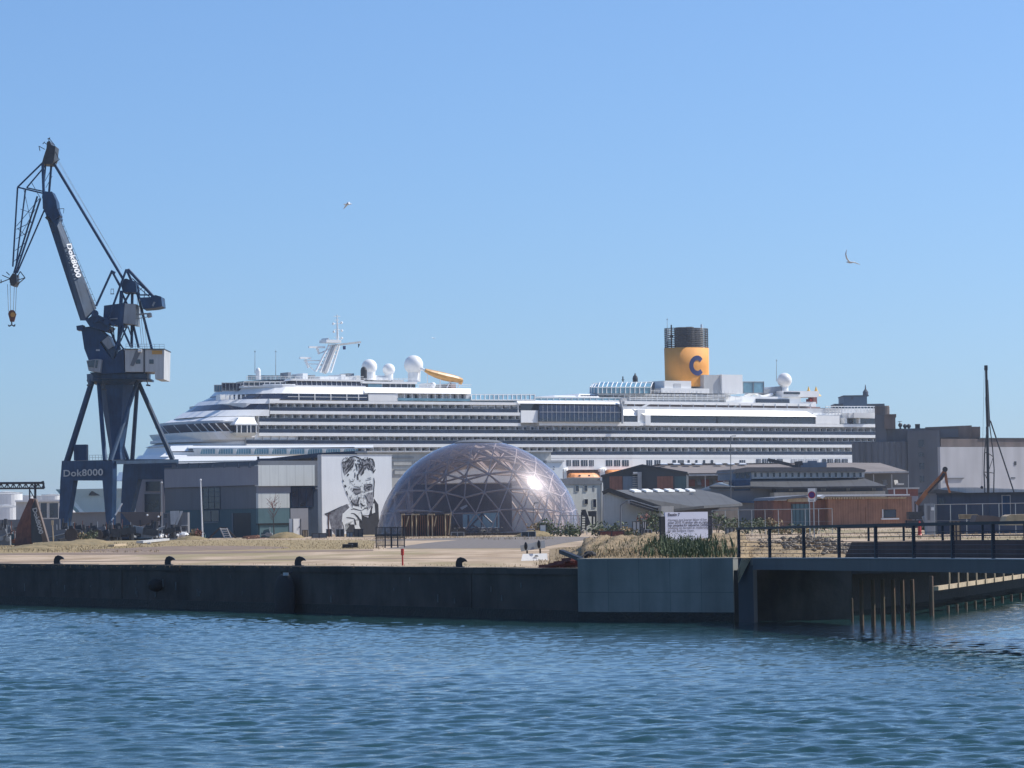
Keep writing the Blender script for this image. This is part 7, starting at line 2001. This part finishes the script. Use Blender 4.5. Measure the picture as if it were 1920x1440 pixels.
o0_ = FPr.pt(60.5, 953, .45); dd_ = FPr.pt(73.5, 1001, .2) - o0_
lettering('Dok8000', 1, o0_ + Vector((.05, -.2, 0)), dd_, (dd_.normalized().cross(Vector((0, -1, 0)))) * -1, M['lightgrey'], pwr, 'lettering', bold=.02, th=.12, spacing=1.0, fitw=dd_.length, fith=8.5 * 313 / 6000)

# ---------------------------------------------------------- quay side items
rb = thing('road_barrier', 'white barrier block with a tilted grey board and two dark lamps', 'barrier', gp(1002, 1051))
bD = gp(1002, 1051).y
def B(x, y, d=0): return at(x, y, bD + d + (x - 1002) * .019)
mb = MB(); mb.hexa([B(977, 1051.5), B(1027, 1050.5), B(1027, 1050.5, .6), B(977, 1051.5, .6)], [B(980, 1038.5, .1), B(1026, 1037.5, .1), B(1026, 1037.5, .5), B(980, 1038.5, .5)]); mb.build('base', M['white'], rb)
mb = MB(); mb.prism([B(975, 1023, .1), B(1021, 1013, .1), B(1022.5, 1027, .1), B(977, 1034, .1)], (0, .05, 0)); mb.build('board', M['grey'], rb)
for x, y in ((986, 1019), (1010.5, 1015.5)):
    mb = MB(); mb.blob(B(x, y + 5, -.05), .085, .05, .21, 12, 8, 0); mb.build('lamp', M['black'], rb)
    mb = MB(); mb.tube(B(x + 2, y + 12, .2), B(x + 2.5, 1038, .2), .045); mb.build('stem', M['black'], rb)
mb = MB(); mb.prism([B(1003, 1041.5, -.01), B(1005, 1040.5, -.01), B(1009, 1041.5, -.01), B(1010, 1043.5, -.01), B(1002, 1044, -.01)], (0, .02, 0)); mb.build('emblem', M['slate'], rb)
# rusty beam heap against the concrete block
qh = random.Random(4)
labs = ['long rusty beam lying lowest along the coping by the concrete block', 'rusty beam crossing the heap in its middle', 'rusty beam on top of the heap', 'short rusty beam at the back of the heap', 'rusty beam ending nearest the concrete block', 'thin rusty bar at the left tip of the heap', 'bent rusty girder leaning on the heap']
for i, (xa, ya, xb, yb, w_) in enumerate(((1012, 1063.5, 1091, 1058, .14), (1030, 1060, 1088, 1050, .12), (1040, 1057, 1091, 1051.5, .14), (1058, 1062, 1090, 1054, .16), (1050, 1063, 1091, 1061, .12), (1022, 1062, 1060, 1055, .08), (1056, 1052, 1074, 1050, .16))):
    Dq = 134.5 - i * .12
    mb = MB(); mb.bar(at(xa, ya, Dq + (1091 - xa) * .02), at(xb, yb, Dq), w_, w_ * 1.4); mb.bar(at(xa, ya + 1.2, Dq + (1091 - xa) * .02 - .1), at(xb, yb + 1.2, Dq - .1), w_ * 1.6, w_ * .25)
    tag(mb.build('rusty_beam', M['rustbeam']), labs[i], 'beam', 'rusty beams heaped on the quay')
mb = MB(); mb.bar(at(1052, 1034, 134), at(1092, 1050, 132.2), .2, .16); mb.bar(at(1052, 1031.5, 134.1), at(1054, 1037, 134.1), .12, .1); tag(mb.build('black_girder', M['black']), 'black girder sticking up to the left above the rusty beams', 'girder')
mb = MB(); mb.blob(at(1106, 1042, 134.5), .28, .3, .2, 12, 8, .1); mb.bar(at(1088, 1046, 133.4), at(1104, 1036, 134), .05, .04); tag(mb.build('black_tarpaulin', M['rubber']), 'small black tarpaulin bundle at the left end of the grass bank', 'tarpaulin')

# grass bank beside the bridge
def bank_h(px, D):
    lat = 1 / (1 + math.exp(-(px - 1075) / 16)) / (1 + math.exp((px - 1530) / 30))
    d0 = 131.9 if px < 1383 else 131.5 + (px - 1383) * .045
    fr_ = max(0, min(1, (D - d0) / 22)); base = .42 * max(0, min(1, (D - d0) / 1.2)) if px > 1092 and px < 1400 else 0
    back = max(0, min(1, (232 - D) / 60))
    nz = .12 * math.sin(px * .045 + D * .2) + .09 * math.sin(px * .11 - D * .33) + .05 * math.sin(px * .31 + D)
    return max(0, (base + .62 * math.sin(fr_ * math.pi / 2) + nz * fr_) * lat * back)
vs = []; cols = list(range(1030, 1621, 6)); Ds = [131.75 + 100 * (i / 60) ** 1.5 for i in range(61)]
for px in cols:
    d0 = 131.75 if px < 1392 else 132.6 + (px - 1392) * .046
    if px < 1092: d0 = 131.9 + (1092 - px) * .05
    for D in Ds:
        DDd = d0 + (D - 131.75); p = at(px, 1020, DDd); vs.append((p.x, p.y, GZ - .01 + bank_h(px, DDd)))
nD = len(Ds); mb = MB(); mb.add(vs, [(i * nD + j, (i + 1) * nD + j, (i + 1) * nD + j + 1, i * nD + j + 1) for i in range(len(cols) - 1) for j in range(nD - 1)])
M['bank'] = mat('bank_dry_grass', (.33, .235, .13), .95, .2, 1.6, bump=.6, col2=(.16, .12, .06), detail=9)
tag(mb.build('grass_bank', M['bank'], smooth=True, fix=False), kind='structure')

# information sign
ID = 147.0
isg = thing('information_sign', 'pale information board with dark posts and small lines of text in tall weeds', 'sign', (at(1287, 1022, ID).x, ID, GZ + .55))
FN = Fr(1240, ID - .75, 1335, ID + .75, 990)
part(FN, isg, 'board', 'signpale', [(1247.5, 960, 1327.5, 1018)], .04, -.04)
part(FN, isg, 'post', 'black', [(1239.5, 968.5, 1247.3, 1030)], .03, -.12, base=GZ + .3)
part(FN, isg, 'post', 'black', [(1327.7, 967, 1335.5, 1030)], .03, -.12, base=GZ + .3)
lines = [('Bassin 7', 967.5, 1252.5, .034, .035), ('Havnens nye kvarter bliver til her. Bygget', 977.3, 1252.5, .02, .0), ('siden 2010. Vi ønsker alle en rigtig god tur,', 982.3, 1252.5, .02, .012), ('hav omtanke for naboerne. Området er under', 987.4, 1252.5, .02, .02), ('udvikling og dermed en midlertidig plads', 992.4, 1252.5, .02, .0), ('for alle borgere i byen.', 997.6, 1252.5, .02, .0)]
for s_, y, x, bd_, bb in lines:
    o_ = FN.pt(x, y, .045); lettering(s_, .165 if y > 970 else .19, o_, (FN.t.x, FN.t.y, 0), (0, 0, 1), M['text'], isg, 'lettering', bold=bb, th=.006, spacing=.98 if y > 970 else 1.05)
# no parking sign
ND = 240.
nps = thing('parking_sign', 'white rectangular road sign with a purple blue disc on a grey post', 'road sign', (at(1523, 985, ND).x, ND, GZ))
FNp = Fr(1500, ND, 1540, ND, 950)
part(FNp, nps, 'sign_plate', 'white', [(1515, 915.5, 1529, 940.5)], .05, 0); part(FNp, nps, 'second_plate', 'grey', [(1526, 915, 1532, 938)], -.1, -.2)
mb = MB(); c_ = FNp.pt(1522, 928, .052); mb.tube(c_, c_ - Vector((0, .03, 0)), .27, n=24); q = mb.build('disc', M['red'], nps); mb = MB(); mb.tube(c_ - Vector((0, .03, 0)), c_ - Vector((0, .05, 0)), .21, n=24); mb.build('disc_centre', M['purple'], nps)
part(FNp, nps, 'caption_plate', 'slate', [(1518, 937, 1526, 938.5)], .06, .05)
mb = MB()
for x in (1517.5, 1525.5): p = FNp.pt(x, 940, -.03); mb.tube((p.x, p.y, GZ), (p.x, p.y, FNp.pt(x, 916, 0).z), .045)
mb.build('post', M['wirefence'], nps)

# wire fences
def fence(name, label, x0, D0, x1, D1, ytop, n, m='wirefence', r=.035, wires=5, base=None, mesh=False):
    fr = Fr(x0, D0, x1, D1, ytop); s0, z1 = fr.sz(x0, ytop); s1, z1b = fr.sz(x1, ytop)
    t = thing(name, label, 'fence', fr.P(s0, 0, GZ))
    for k in range(n + 1):
        s = s0 + (s1 - s0) * k / n; mb = MB(); mb.tube(fr.P(s, 0, GZ), fr.P(s, 0, z1), r, n=5); mb.build('post', M[m], t)
    mb = MB()
    for k in range(wires):
        z = GZ + (z1 - GZ) * (k + 1) / wires; mb.tube(fr.P(s0, 0, z), fr.P(s1, 0, z), r * (.9 if k == wires - 1 else .25), n=4)
    if mesh:
        k = 0; s = s0
        while s < s1: mb.tube(fr.P(s, 0, GZ), fr.P(s, 0, z1), .008, n=3); s += .16
    mb.build('wire', M[m], t); return t
fence('wire_fence', 'galvanised wire fence in front of the brown pavilion and its glass door', 1335, 330, 1560, 325, 957, 9, r=.035, wires=2)
fence('wire_fence', 'galvanised wire fence before the dark blue site building', 1752, 270, 1935, 262, 946, 6, r=.035, wires=2)
fence('wire_fence', 'thin wire fence right of the dome before the white warehouse', 1040, 378, 1112, 372, 967, 6, r=.05)
# mesh gate panels near the dome path
for i, (xa, xb, lab) in enumerate(((705, 734, 'left dark mesh barrier panel beside the gravel road'), (733, 758, 'right dark mesh barrier panel next to the red post'))):
    Dg = dg(735, 1027); fr = Fr(xa, Dg, xb, Dg, 1010); t = bthing('mesh_barrier', lab, 'barrier', fr, xa, 1027, group='mesh barriers by the road')
    yt = 989
    mb = MB(); s0, z1 = fr.sz(xa, yt); s1, _ = fr.sz(xb, yt)
    for s in (s0, s1): mb.bar(fr.P(s, 0, GZ), fr.P(s, 0, z1), .08)
    for z in (GZ + .15, (GZ + z1) / 2, z1): mb.bar(fr.P(s0, 0, z), fr.P(s1, 0, z), .05)
    mb.bar(fr.P(s1 - .5, 0, GZ), fr.P(s1 - .5, 0, z1), .1); mb.build('frame', M['iron'], t)
    mb = MB(); s = s0
    while s < s1: mb.tube(fr.P(s, 0, GZ + .15), fr.P(s, 0, z1), .022, n=3); s += .09
    mb.build('mesh', M['iron'], t, fix=False)
# climbing ladder frame right of the dome
lf = thing('slide_tower', 'dark play tower with ladder and slide right of the dome', 'play tower', (at(1100, 990, 370).x, 370, GZ))
def SP(x, y, d=0): return at(x, y, 370 + d)
mb = MB()
for x in (1090, 1098): mb.bar(SP(x, 994), SP(x + .5, 960), .16)
for k in range(6): mb.bar(SP(1090, 968 + k * 4.5), SP(1098, 968 + k * 4.5), .1)
for x in (1111, 1117): mb.bar(SP(x, 985, 1), SP(x, 958, 1), .2)
mb.build('ladder_frame', M['iron'], lf)
mb = MB(); mb.prism([SP(1090, 956), SP(1098, 955), SP(1108, 984), SP(1100, 985), SP(1097, 968), SP(1091, 966)], (0, .8, 0)); mb.prism([SP(1102, 958.5), SP(1117, 958), SP(1117.5, 969), (SP(1104, 968))], (0, .8, 0)); mb.build('panel', M['iron'], lf)

# small sheds and allotment clutter right of the dome
crate(1205, 978, 1212, 989, 345, 'small white lidded bin left of the planter beds', 'bin', 'white', 'garden_bin')
crate(1186, 978, 1200, 986, 340, 'white topped table box in the garden plots', 'box', 'lightgrey', 'garden_box')
crate(1208, 993, 1222, 1000, 330, 'dark planter bed left of the pale post', 'planter', 'iron', 'raised_bed')
crate(1202, 990, 1207, 1001, 322, 'pale upright board beside the dark planter bed', 'board', 'white', 'garden_board', t=.2)
crate(1124, 996, 1170, 1004, 312, 'long red brown raised bed on the bank', 'planter', 'rustbeam', 'raised_bed')
crate(1012, 984, 1024, 989, 352, 'white tarpaulin covered box in the weeds by the dome', 'box', 'white', 'covered_box', slats=2)
crate(1361, 990, 1376, 1000, 250, 'small grey barbecue box with pale lid right of the sign', 'box', 'grey', 'garden_box')
crate(1785, 977, 1800, 983, 200, 'pale pallet behind the footbridge railing', 'pallet', 'timber', 'timber_pallet')
# material heaps and boards on the right behind the rail
mb = MB()
for k in range(10): a = at(1800 + sr.uniform(-3, 3), 972 - (k % 5) * 1.6, 262 + (k // 5) * 1.2); mb.bar(a, a + Vector((1.5, 0, 0)), .5, .1)
tag(mb.build('timber_stack', M['timber']), 'pale stack of boards behind the railing near the excavator', 'boards')
mb = MB(); mb.prism([at(1883, 985, 250), at(1888, 968, 250), at(1895, 965, 250), at(1960, 963, 250), at(1960, 985, 250)], (0, 3, 0)); tag(mb.build('gravel_pile', M['timber']), 'sunlit pale material pile at the right picture edge', 'pile of sand')
mb = MB(); mb.prism([at(1826, 984, 255), at(1832, 966, 255), at(1862, 967, 255), at(1886, 972, 255), at(1886, 984, 255)], (0, 3, 0)); tag(mb.build('covered_stack', M['silobrown']), 'grey covered stack between the board pile and the pale pile', 'stack')
mb = MB(); mb.bar(at(1731, 968, 300), at(1738, 984, 300), .3, .3); tag(mb.build('concrete_prop', M['lightgrey']), 'pale leaning prop at the foot of the excavator', 'prop')
mb = MB(); mb.lathe((at(1724, 980, 290).x, 290, GZ), [(.25, 0), (.18, .1), (.14, .9), (.05, 1.3)], 10); tag(mb.build('traffic_cone', M['red']), 'small red cone at the foot of the brown pavilion', 'cone')

# rubble and dumped stones seen through the railing
M['stone'] = mat('pale_stone', (.22, .185, .145), .9, .3, 2, bump=.5)
mb = MB(); rr = random.Random(31)
for k in range(620):
    px = rr.gauss(1530, 75); D = rr.uniform(150, 215)
    if px < 1400 or px > 1700: continue
    p = at(px, 1010, D); h = bank_h(px, D); s = rr.uniform(.05, .17)
    hh = .5 * math.exp(-((px - 1530) / 60) ** 2)
    mb.blob((p.x, p.y, GZ + h + hh * rr.random()), s, s * .8, s * .6, 6, 4, .25, rnd=rr)
tag(mb.build('rubble', M['stone'], fix=False), kind='stuff')

# vegetation -----------------------------------------------------------------
M['leaf'] = mat('leaf_green', (.075, .105, .035), .7, .35, 2.5, col2=(.03, .055, .02))
M['leaf2'] = mat('leaf_grey_green', (.11, .13, .065), .7, .3, 2.5, col2=(.05, .07, .03))
M['straw'] = mat('dry_straw', (.38, .27, .14), .8, .25, 2, col2=(.20, .145, .075))
vr = random.Random(77)
def leafcloud(mb, c, rx, ry, rz, n, s, mi=0):
    for k in range(n):
        while True:
            q = Vector((vr.uniform(-1, 1), vr.uniform(-1, 1), vr.uniform(-1, 1)))
            if q.length < 1 and vr.random() < .35 + .65 * q.length: break
        p = Vector((c[0] + q.x * rx, c[1] + q.y * ry, c[2] + q.z * rz))
        a = Vector((vr.gauss(0, 1), vr.gauss(0, 1), vr.gauss(0, 1))).normalized(); b = a.orthogonal().normalized(); b = (Matrix.Rotation(vr.uniform(0, 6.28), 3, a) @ b)
        ss = s * vr.uniform(.6, 1.4)
        mb.add([p - b * ss, p + a.cross(b) * ss * .5, p + b * ss, p - a.cross(b) * ss * .5], [(0, 1, 2, 3)], mi)
def bush(x, y, D, rx, rz, label, n=260, s=.16, m=('leaf', 'leaf2'), name='bush', cat='bush', grp='bushes beside the dome and sheds'):
    p = at(x, y, D); t = thing(name, label, cat, (p.x, p.y, GZ), grp)
    mb = MB()
    for k in range(5):
        leafcloud(mb, (p.x + vr.uniform(-.55, .55) * rx, p.y + vr.uniform(-.4, .4) * rx, GZ + rz * vr.uniform(.35, 1.0)), rx * vr.uniform(.4, .7), rx * .5, rz * vr.uniform(.35, .6), n // 5, s, k % 2)
    mb.build('crown', [M[q] for q in m], t, fix=False)
    mb = MB()
    for k in range(4): mb.tube((p.x, p.y, GZ - .05), (p.x + vr.uniform(-.5, .5) * rx, p.y + vr.uniform(-.3, .3), GZ + rz), .05, .02, 5)
    mb.build('stem', M['darkwood'], t)
B_ = [(1010, 1000, 372, 1.4, 1.2, 'bush with straw top at the right foot of the dome', ('straw', 'leaf2')), (1030, 1000, 365, 1.3, 1.4, 'grey green bush beside the white covered box', ('leaf', 'leaf2')), (1062, 1000, 350, 2.0, 1.1, 'broad low bush in front of the dome right edge', ('leaf', 'leaf2')), (1085, 1003, 340, 1.6, .9, 'low green bush below the play tower', ('leaf', 'leaf2')),
      (1118, 1000, 345, 1.8, 1.1, 'green bush right of the play tower ladder', ('leaf', 'leaf2')), (1140, 998, 345, 1.6, .9, 'low bush left of the angled lamp post', ('leaf2', 'straw')), (1160, 992, 350, 1.3, 1.2, 'bush at the foot of the angled lamp post', ('leaf', 'leaf2')), (1178, 998, 330, 1.4, .8, 'flat bush right of the angled lamp post', ('leaf2', 'straw')),
      (1215, 985, 355, 1.8, 2.2, 'reddish brown tall bush before the grey shed', ('leaf2', 'rustbeam')), (1232, 990, 340, 1.5, 1.9, 'tall green bush left of the information board', ('leaf', 'leaf2')), (1345, 990, 330, 1.7, 1.7, 'green bush right of the information board', ('leaf', 'leaf2')), (1372, 990, 335, 2.0, 1.6, 'wide green bush behind the small garden box', ('leaf', 'leaf2')),
      (1400, 988, 340, 2.0, 1.2, 'low green bush in front of the fence', ('leaf', 'leaf2')), (1425, 985, 345, 1.4, 1.3, 'bush left of the pale yellow mound', ('leaf', 'leaf2')), (1443, 985, 342, 1.3, 1.2, 'yellowish bush beside the pavilion corner', ('straw', 'leaf2')), (1480, 992, 330, 2.2, .7, 'flat weeds before the pavilion glass door', ('leaf2', 'straw')), (1530, 992, 330, 2.4, .6, 'flat weeds before the brown pavilion wall', ('leaf2', 'straw')),
      (165, 1018, 372, 1.4, .9, 'grey green bush on the mound below the crane', ('leaf2', 'straw')), (365, 1009, 392, 1.0, 1.0, 'dry brown bush right of the white sacks', ('straw', 'rustbeam')), (1890, 1018, 175, .9, .35, 'dark weed patch seen through the right railing', ('leaf', 'leaf2')), (1858, 1022, 172, .6, .3, 'yellow green weed clump seen through the right railing', ('leaf2', 'straw')), (1745, 992, 300, 2.2, .9, 'dark hedge clump behind the railing by the cabinet', ('leaf', 'leaf2'))]
for x, y, D, rx, rz, lab, mm in B_: bush(x, y, D, rx, rz, lab, m=mm)
# bare sapling before the pale panel
sp_ = thing('sapling', 'thin bare twigged sapling in front of the pale hall panel', 'tree', (at(508, 1008, 410).x, 410, GZ))
mb = MB(); p0 = at(514, 1000, 410); mb.tube((p0.x, 410, GZ), at(512, 962, 410), .07, .05); 
mb.build('trunk', M['darkwood'], sp_); mb = MB()
for k in range(26):
    a = at(512 + vr.uniform(-2, 2), vr.uniform(940, 975), 410); b = a + Vector((vr.uniform(-.9, .9), vr.uniform(-.4, .4), vr.uniform(.4, 1.4))); mb.tube(a, b, .03, .012, 4)
leafcloud(mb, (p0.x, 410, at(512, 945, 410).z), 1.1, .8, 1.2, 70, .07)
mb.build('crown', M['rustbeam'], sp_, fix=False)
# grass and weeds as uncountable cover
def blades(name, spec, m, extra=None):
    mb = MB()
    for (n, fx, fh) in spec:
        for k in range(n):
            p = fx()
            if p is None: continue
            h = fh(); a = vr.uniform(0, 6.28); w_ = h * vr.uniform(.05, .12) + .006; ln = Vector((vr.uniform(-.3, .3) * h, vr.uniform(-.3, .3) * h, h))
            d = Vector((math.cos(a), math.sin(a), 0)) * w_
            mb.add([p - d, p + d, p + ln * .55 + d * .7, p + ln], [(0, 1, 2, 3)])
    return tag(mb.build(name, m, fix=False), kind='stuff')
def on_bank(xa, xb, Da, Db, pw=1.0):
    def f():
        px = vr.uniform(xa, xb); d0 = 132.0 if px < 1383 else 132.2 + (px - 1383) * .046
        D = max(d0, Da) + (Db - Da) * vr.random() ** pw; p = at(px, 1020, D); return Vector((p.x, p.y, GZ - .01 + bank_h(px, D)))
    return f
blades('dry_grass', [(8000, on_bank(1040, 1545, 132.2, 215, 1.6), lambda: vr.uniform(.03, .12)), (2500, on_bank(1092, 1385, 132.1, 140), lambda: vr.uniform(.04, .14))], M['straw'])
def near_sign():
    px = vr.gauss(1282, 30) if vr.random() < .9 else vr.uniform(1190, 1375); D = vr.uniform(132.2, 143); p = at(px, 1020, D); return Vector((p.x, p.y, GZ + bank_h(px, D))) if 1150 < px < 1382 else None
blades('green_weeds', [(1900, near_sign, lambda: vr.uniform(.12, .62) * vr.uniform(.5, 1)), (250, on_bank(1110, 1240, 132.2, 150), lambda: vr.uniform(.08, .22)), (450, on_bank(1310, 1385, 132.1, 136), lambda: vr.uniform(.1, .3))], M['leaf'])
mb = MB()
for k in range(420):
    q = near_sign()
    if q is not None: leafcloud(mb, (q.x, q.y, q.z + vr.uniform(.1, .5)), .12, .12, .12, 4, .035)
tag(mb.build('weed_leaves', M['leaf2'], fix=False), kind='stuff')
def strip_pts(x0, x1, ya, yb):
    def f():
        px = vr.uniform(x0, x1); py = vr.uniform(ya, yb); p = gp(px, py); return Vector((p.x, p.y, GZ))
    return f
blades('yard_grass', [(5000, strip_pts(300, 720, 1009, 1030), lambda: vr.uniform(.04, .16)), (3500, strip_pts(-10, 300, 1018, 1036), lambda: vr.uniform(.05, .22)), (1500, strip_pts(700, 1040, 1006, 1012), lambda: vr.uniform(.1, .25)), (1600, strip_pts(1400, 1940, 990, 1012), lambda: vr.uniform(.1, .3)), (700, strip_pts(0, 1080, 1058, 1065), lambda: vr.uniform(.03, .10)), (400, strip_pts(1000, 1090, 1045, 1062), lambda: vr.uniform(.05, .14))], M['straw'])

# gulls -----------------------------------------------------------------------
def gull(px, py, D, label, wings, scale=1.0, yaw=0, roll=0):
    """one continuous body-and-wings mesh; wings = list of (span, height) for left and right"""
    c = at(px, py, D)
    me = bpy.data.meshes.new('gull'); bm = bmesh.new(); sk = None
    V = {}
    def v(n, x, y, z): V[n] = bm.verts.new((x * scale, y * scale, z * scale))
    v('b0', 0, 0, 0); v('b1', .13, 0, .02); v('neck', .2, 0, .035); v('head', .26, 0, .04); v('beak', .33, 0, .03); v('t0', -.13, 0, 0); v('t1', -.26, 0, .0)
    for s, nm in ((1, 'l'), (-1, 'r')):
        (y1, z1), (y2, z2), (y3, z3) = wings[nm]
        v(nm + '1', .02, s * .08, .03); v(nm + '2', .06, s * y1, z1); v(nm + '3', .0, s * y2, z2); v(nm + '4', -.10, s * y3, z3)
    E = [('b0', 'b1'), ('b1', 'neck'), ('neck', 'head'), ('head', 'beak'), ('b0', 't0'), ('t0', 't1')]
    for nm in 'lr': E += [('b0', nm + '1'), (nm + '1', nm + '2'), (nm + '2', nm + '3'), (nm + '3', nm + '4')]
    for a, b in E: bm.edges.new((V[a], V[b]))
    rad = {'b0': (.075, .07), 'b1': (.07, .065), 'neck': (.045, .045), 'head': (.045, .04), 'beak': (.012, .01), 't0': (.05, .035), 't1': (.06, .012)}
    bm.verts.ensure_lookup_table(); order = {vv: i for i, vv in enumerate(bm.verts)}; names = {order[V[k]]: k for k in V}
    bm.to_mesh(me); bm.free()
    o = bpy.data.objects.new('gull', me); COL.objects.link(o)
    mod = o.modifiers.new('skin', 'SKIN')
    for i, sv in enumerate(me.skin_vertices[0].data):
        k = names[i]
        r = rad.get(k) or {'1': (.075, .03), '2': (.085, .022), '3': (.06, .015), '4': (.012, .006)}[k[1]]
        sv.radius = (r[0] * scale, r[1] * scale); sv.use_root = (k == 'b0')
    sb_ = o.modifiers.new('sub', 'SUBSURF'); sb_.levels = 1; sb_.render_levels = 2
    me.materials.append(M['gull']); o.location = c; o.rotation_euler = (roll, 0, yaw)
    return tag(o, label, 'gull', 'gulls flying over the harbour')
gull(651, 383, 225, 'white gull banking in the sky left of the picture centre', {'l': ((.28, .08), (.5, .04), (.66, -.06)), 'r': ((.22, .04), (.4, -.08), (.5, -.22))}, 1.05, .35, -.35)
gull(1595, 492, 200, 'gull with one wing raised high above the ship stern', {'l': ((.22, .16), (.38, .38), (.42, .62)), 'r': ((.3, .05), (.5, .0), (.6, -.05))}, 1.2, 2.2, .1)
gull(812, 634, 520, 'tiny distant gull above the ship radome', {'l': ((.3, .1), (.5, .12), (.68, .02)), 'r': ((.3, .1), (.5, .12), (.68, .02))}, .9, .8, .2)
# ------------------------------------------------------------ sea air between here and the ship
hz = bpy.data.materials.new('sea_haze'); hz.use_nodes = True
hn = hz.node_tree; hn.nodes.remove(hn.nodes['Principled BSDF'])
pv_ = hn.nodes.new('ShaderNodeVolumePrincipled')
pv_.inputs['Color'].default_value = (.80, .88, 1.0, 1); pv_.inputs['Density'].default_value = .00009; pv_.inputs['Anisotropy'].default_value = .35
hn.links.new(pv_.outputs[0], hn.nodes['Material Output'].inputs['Volume'])
mb = MB(); mb.box(-6200, 6200, -500, 9300, -6, 72)
tag(mb.build('haze', hz), kind='stuff')
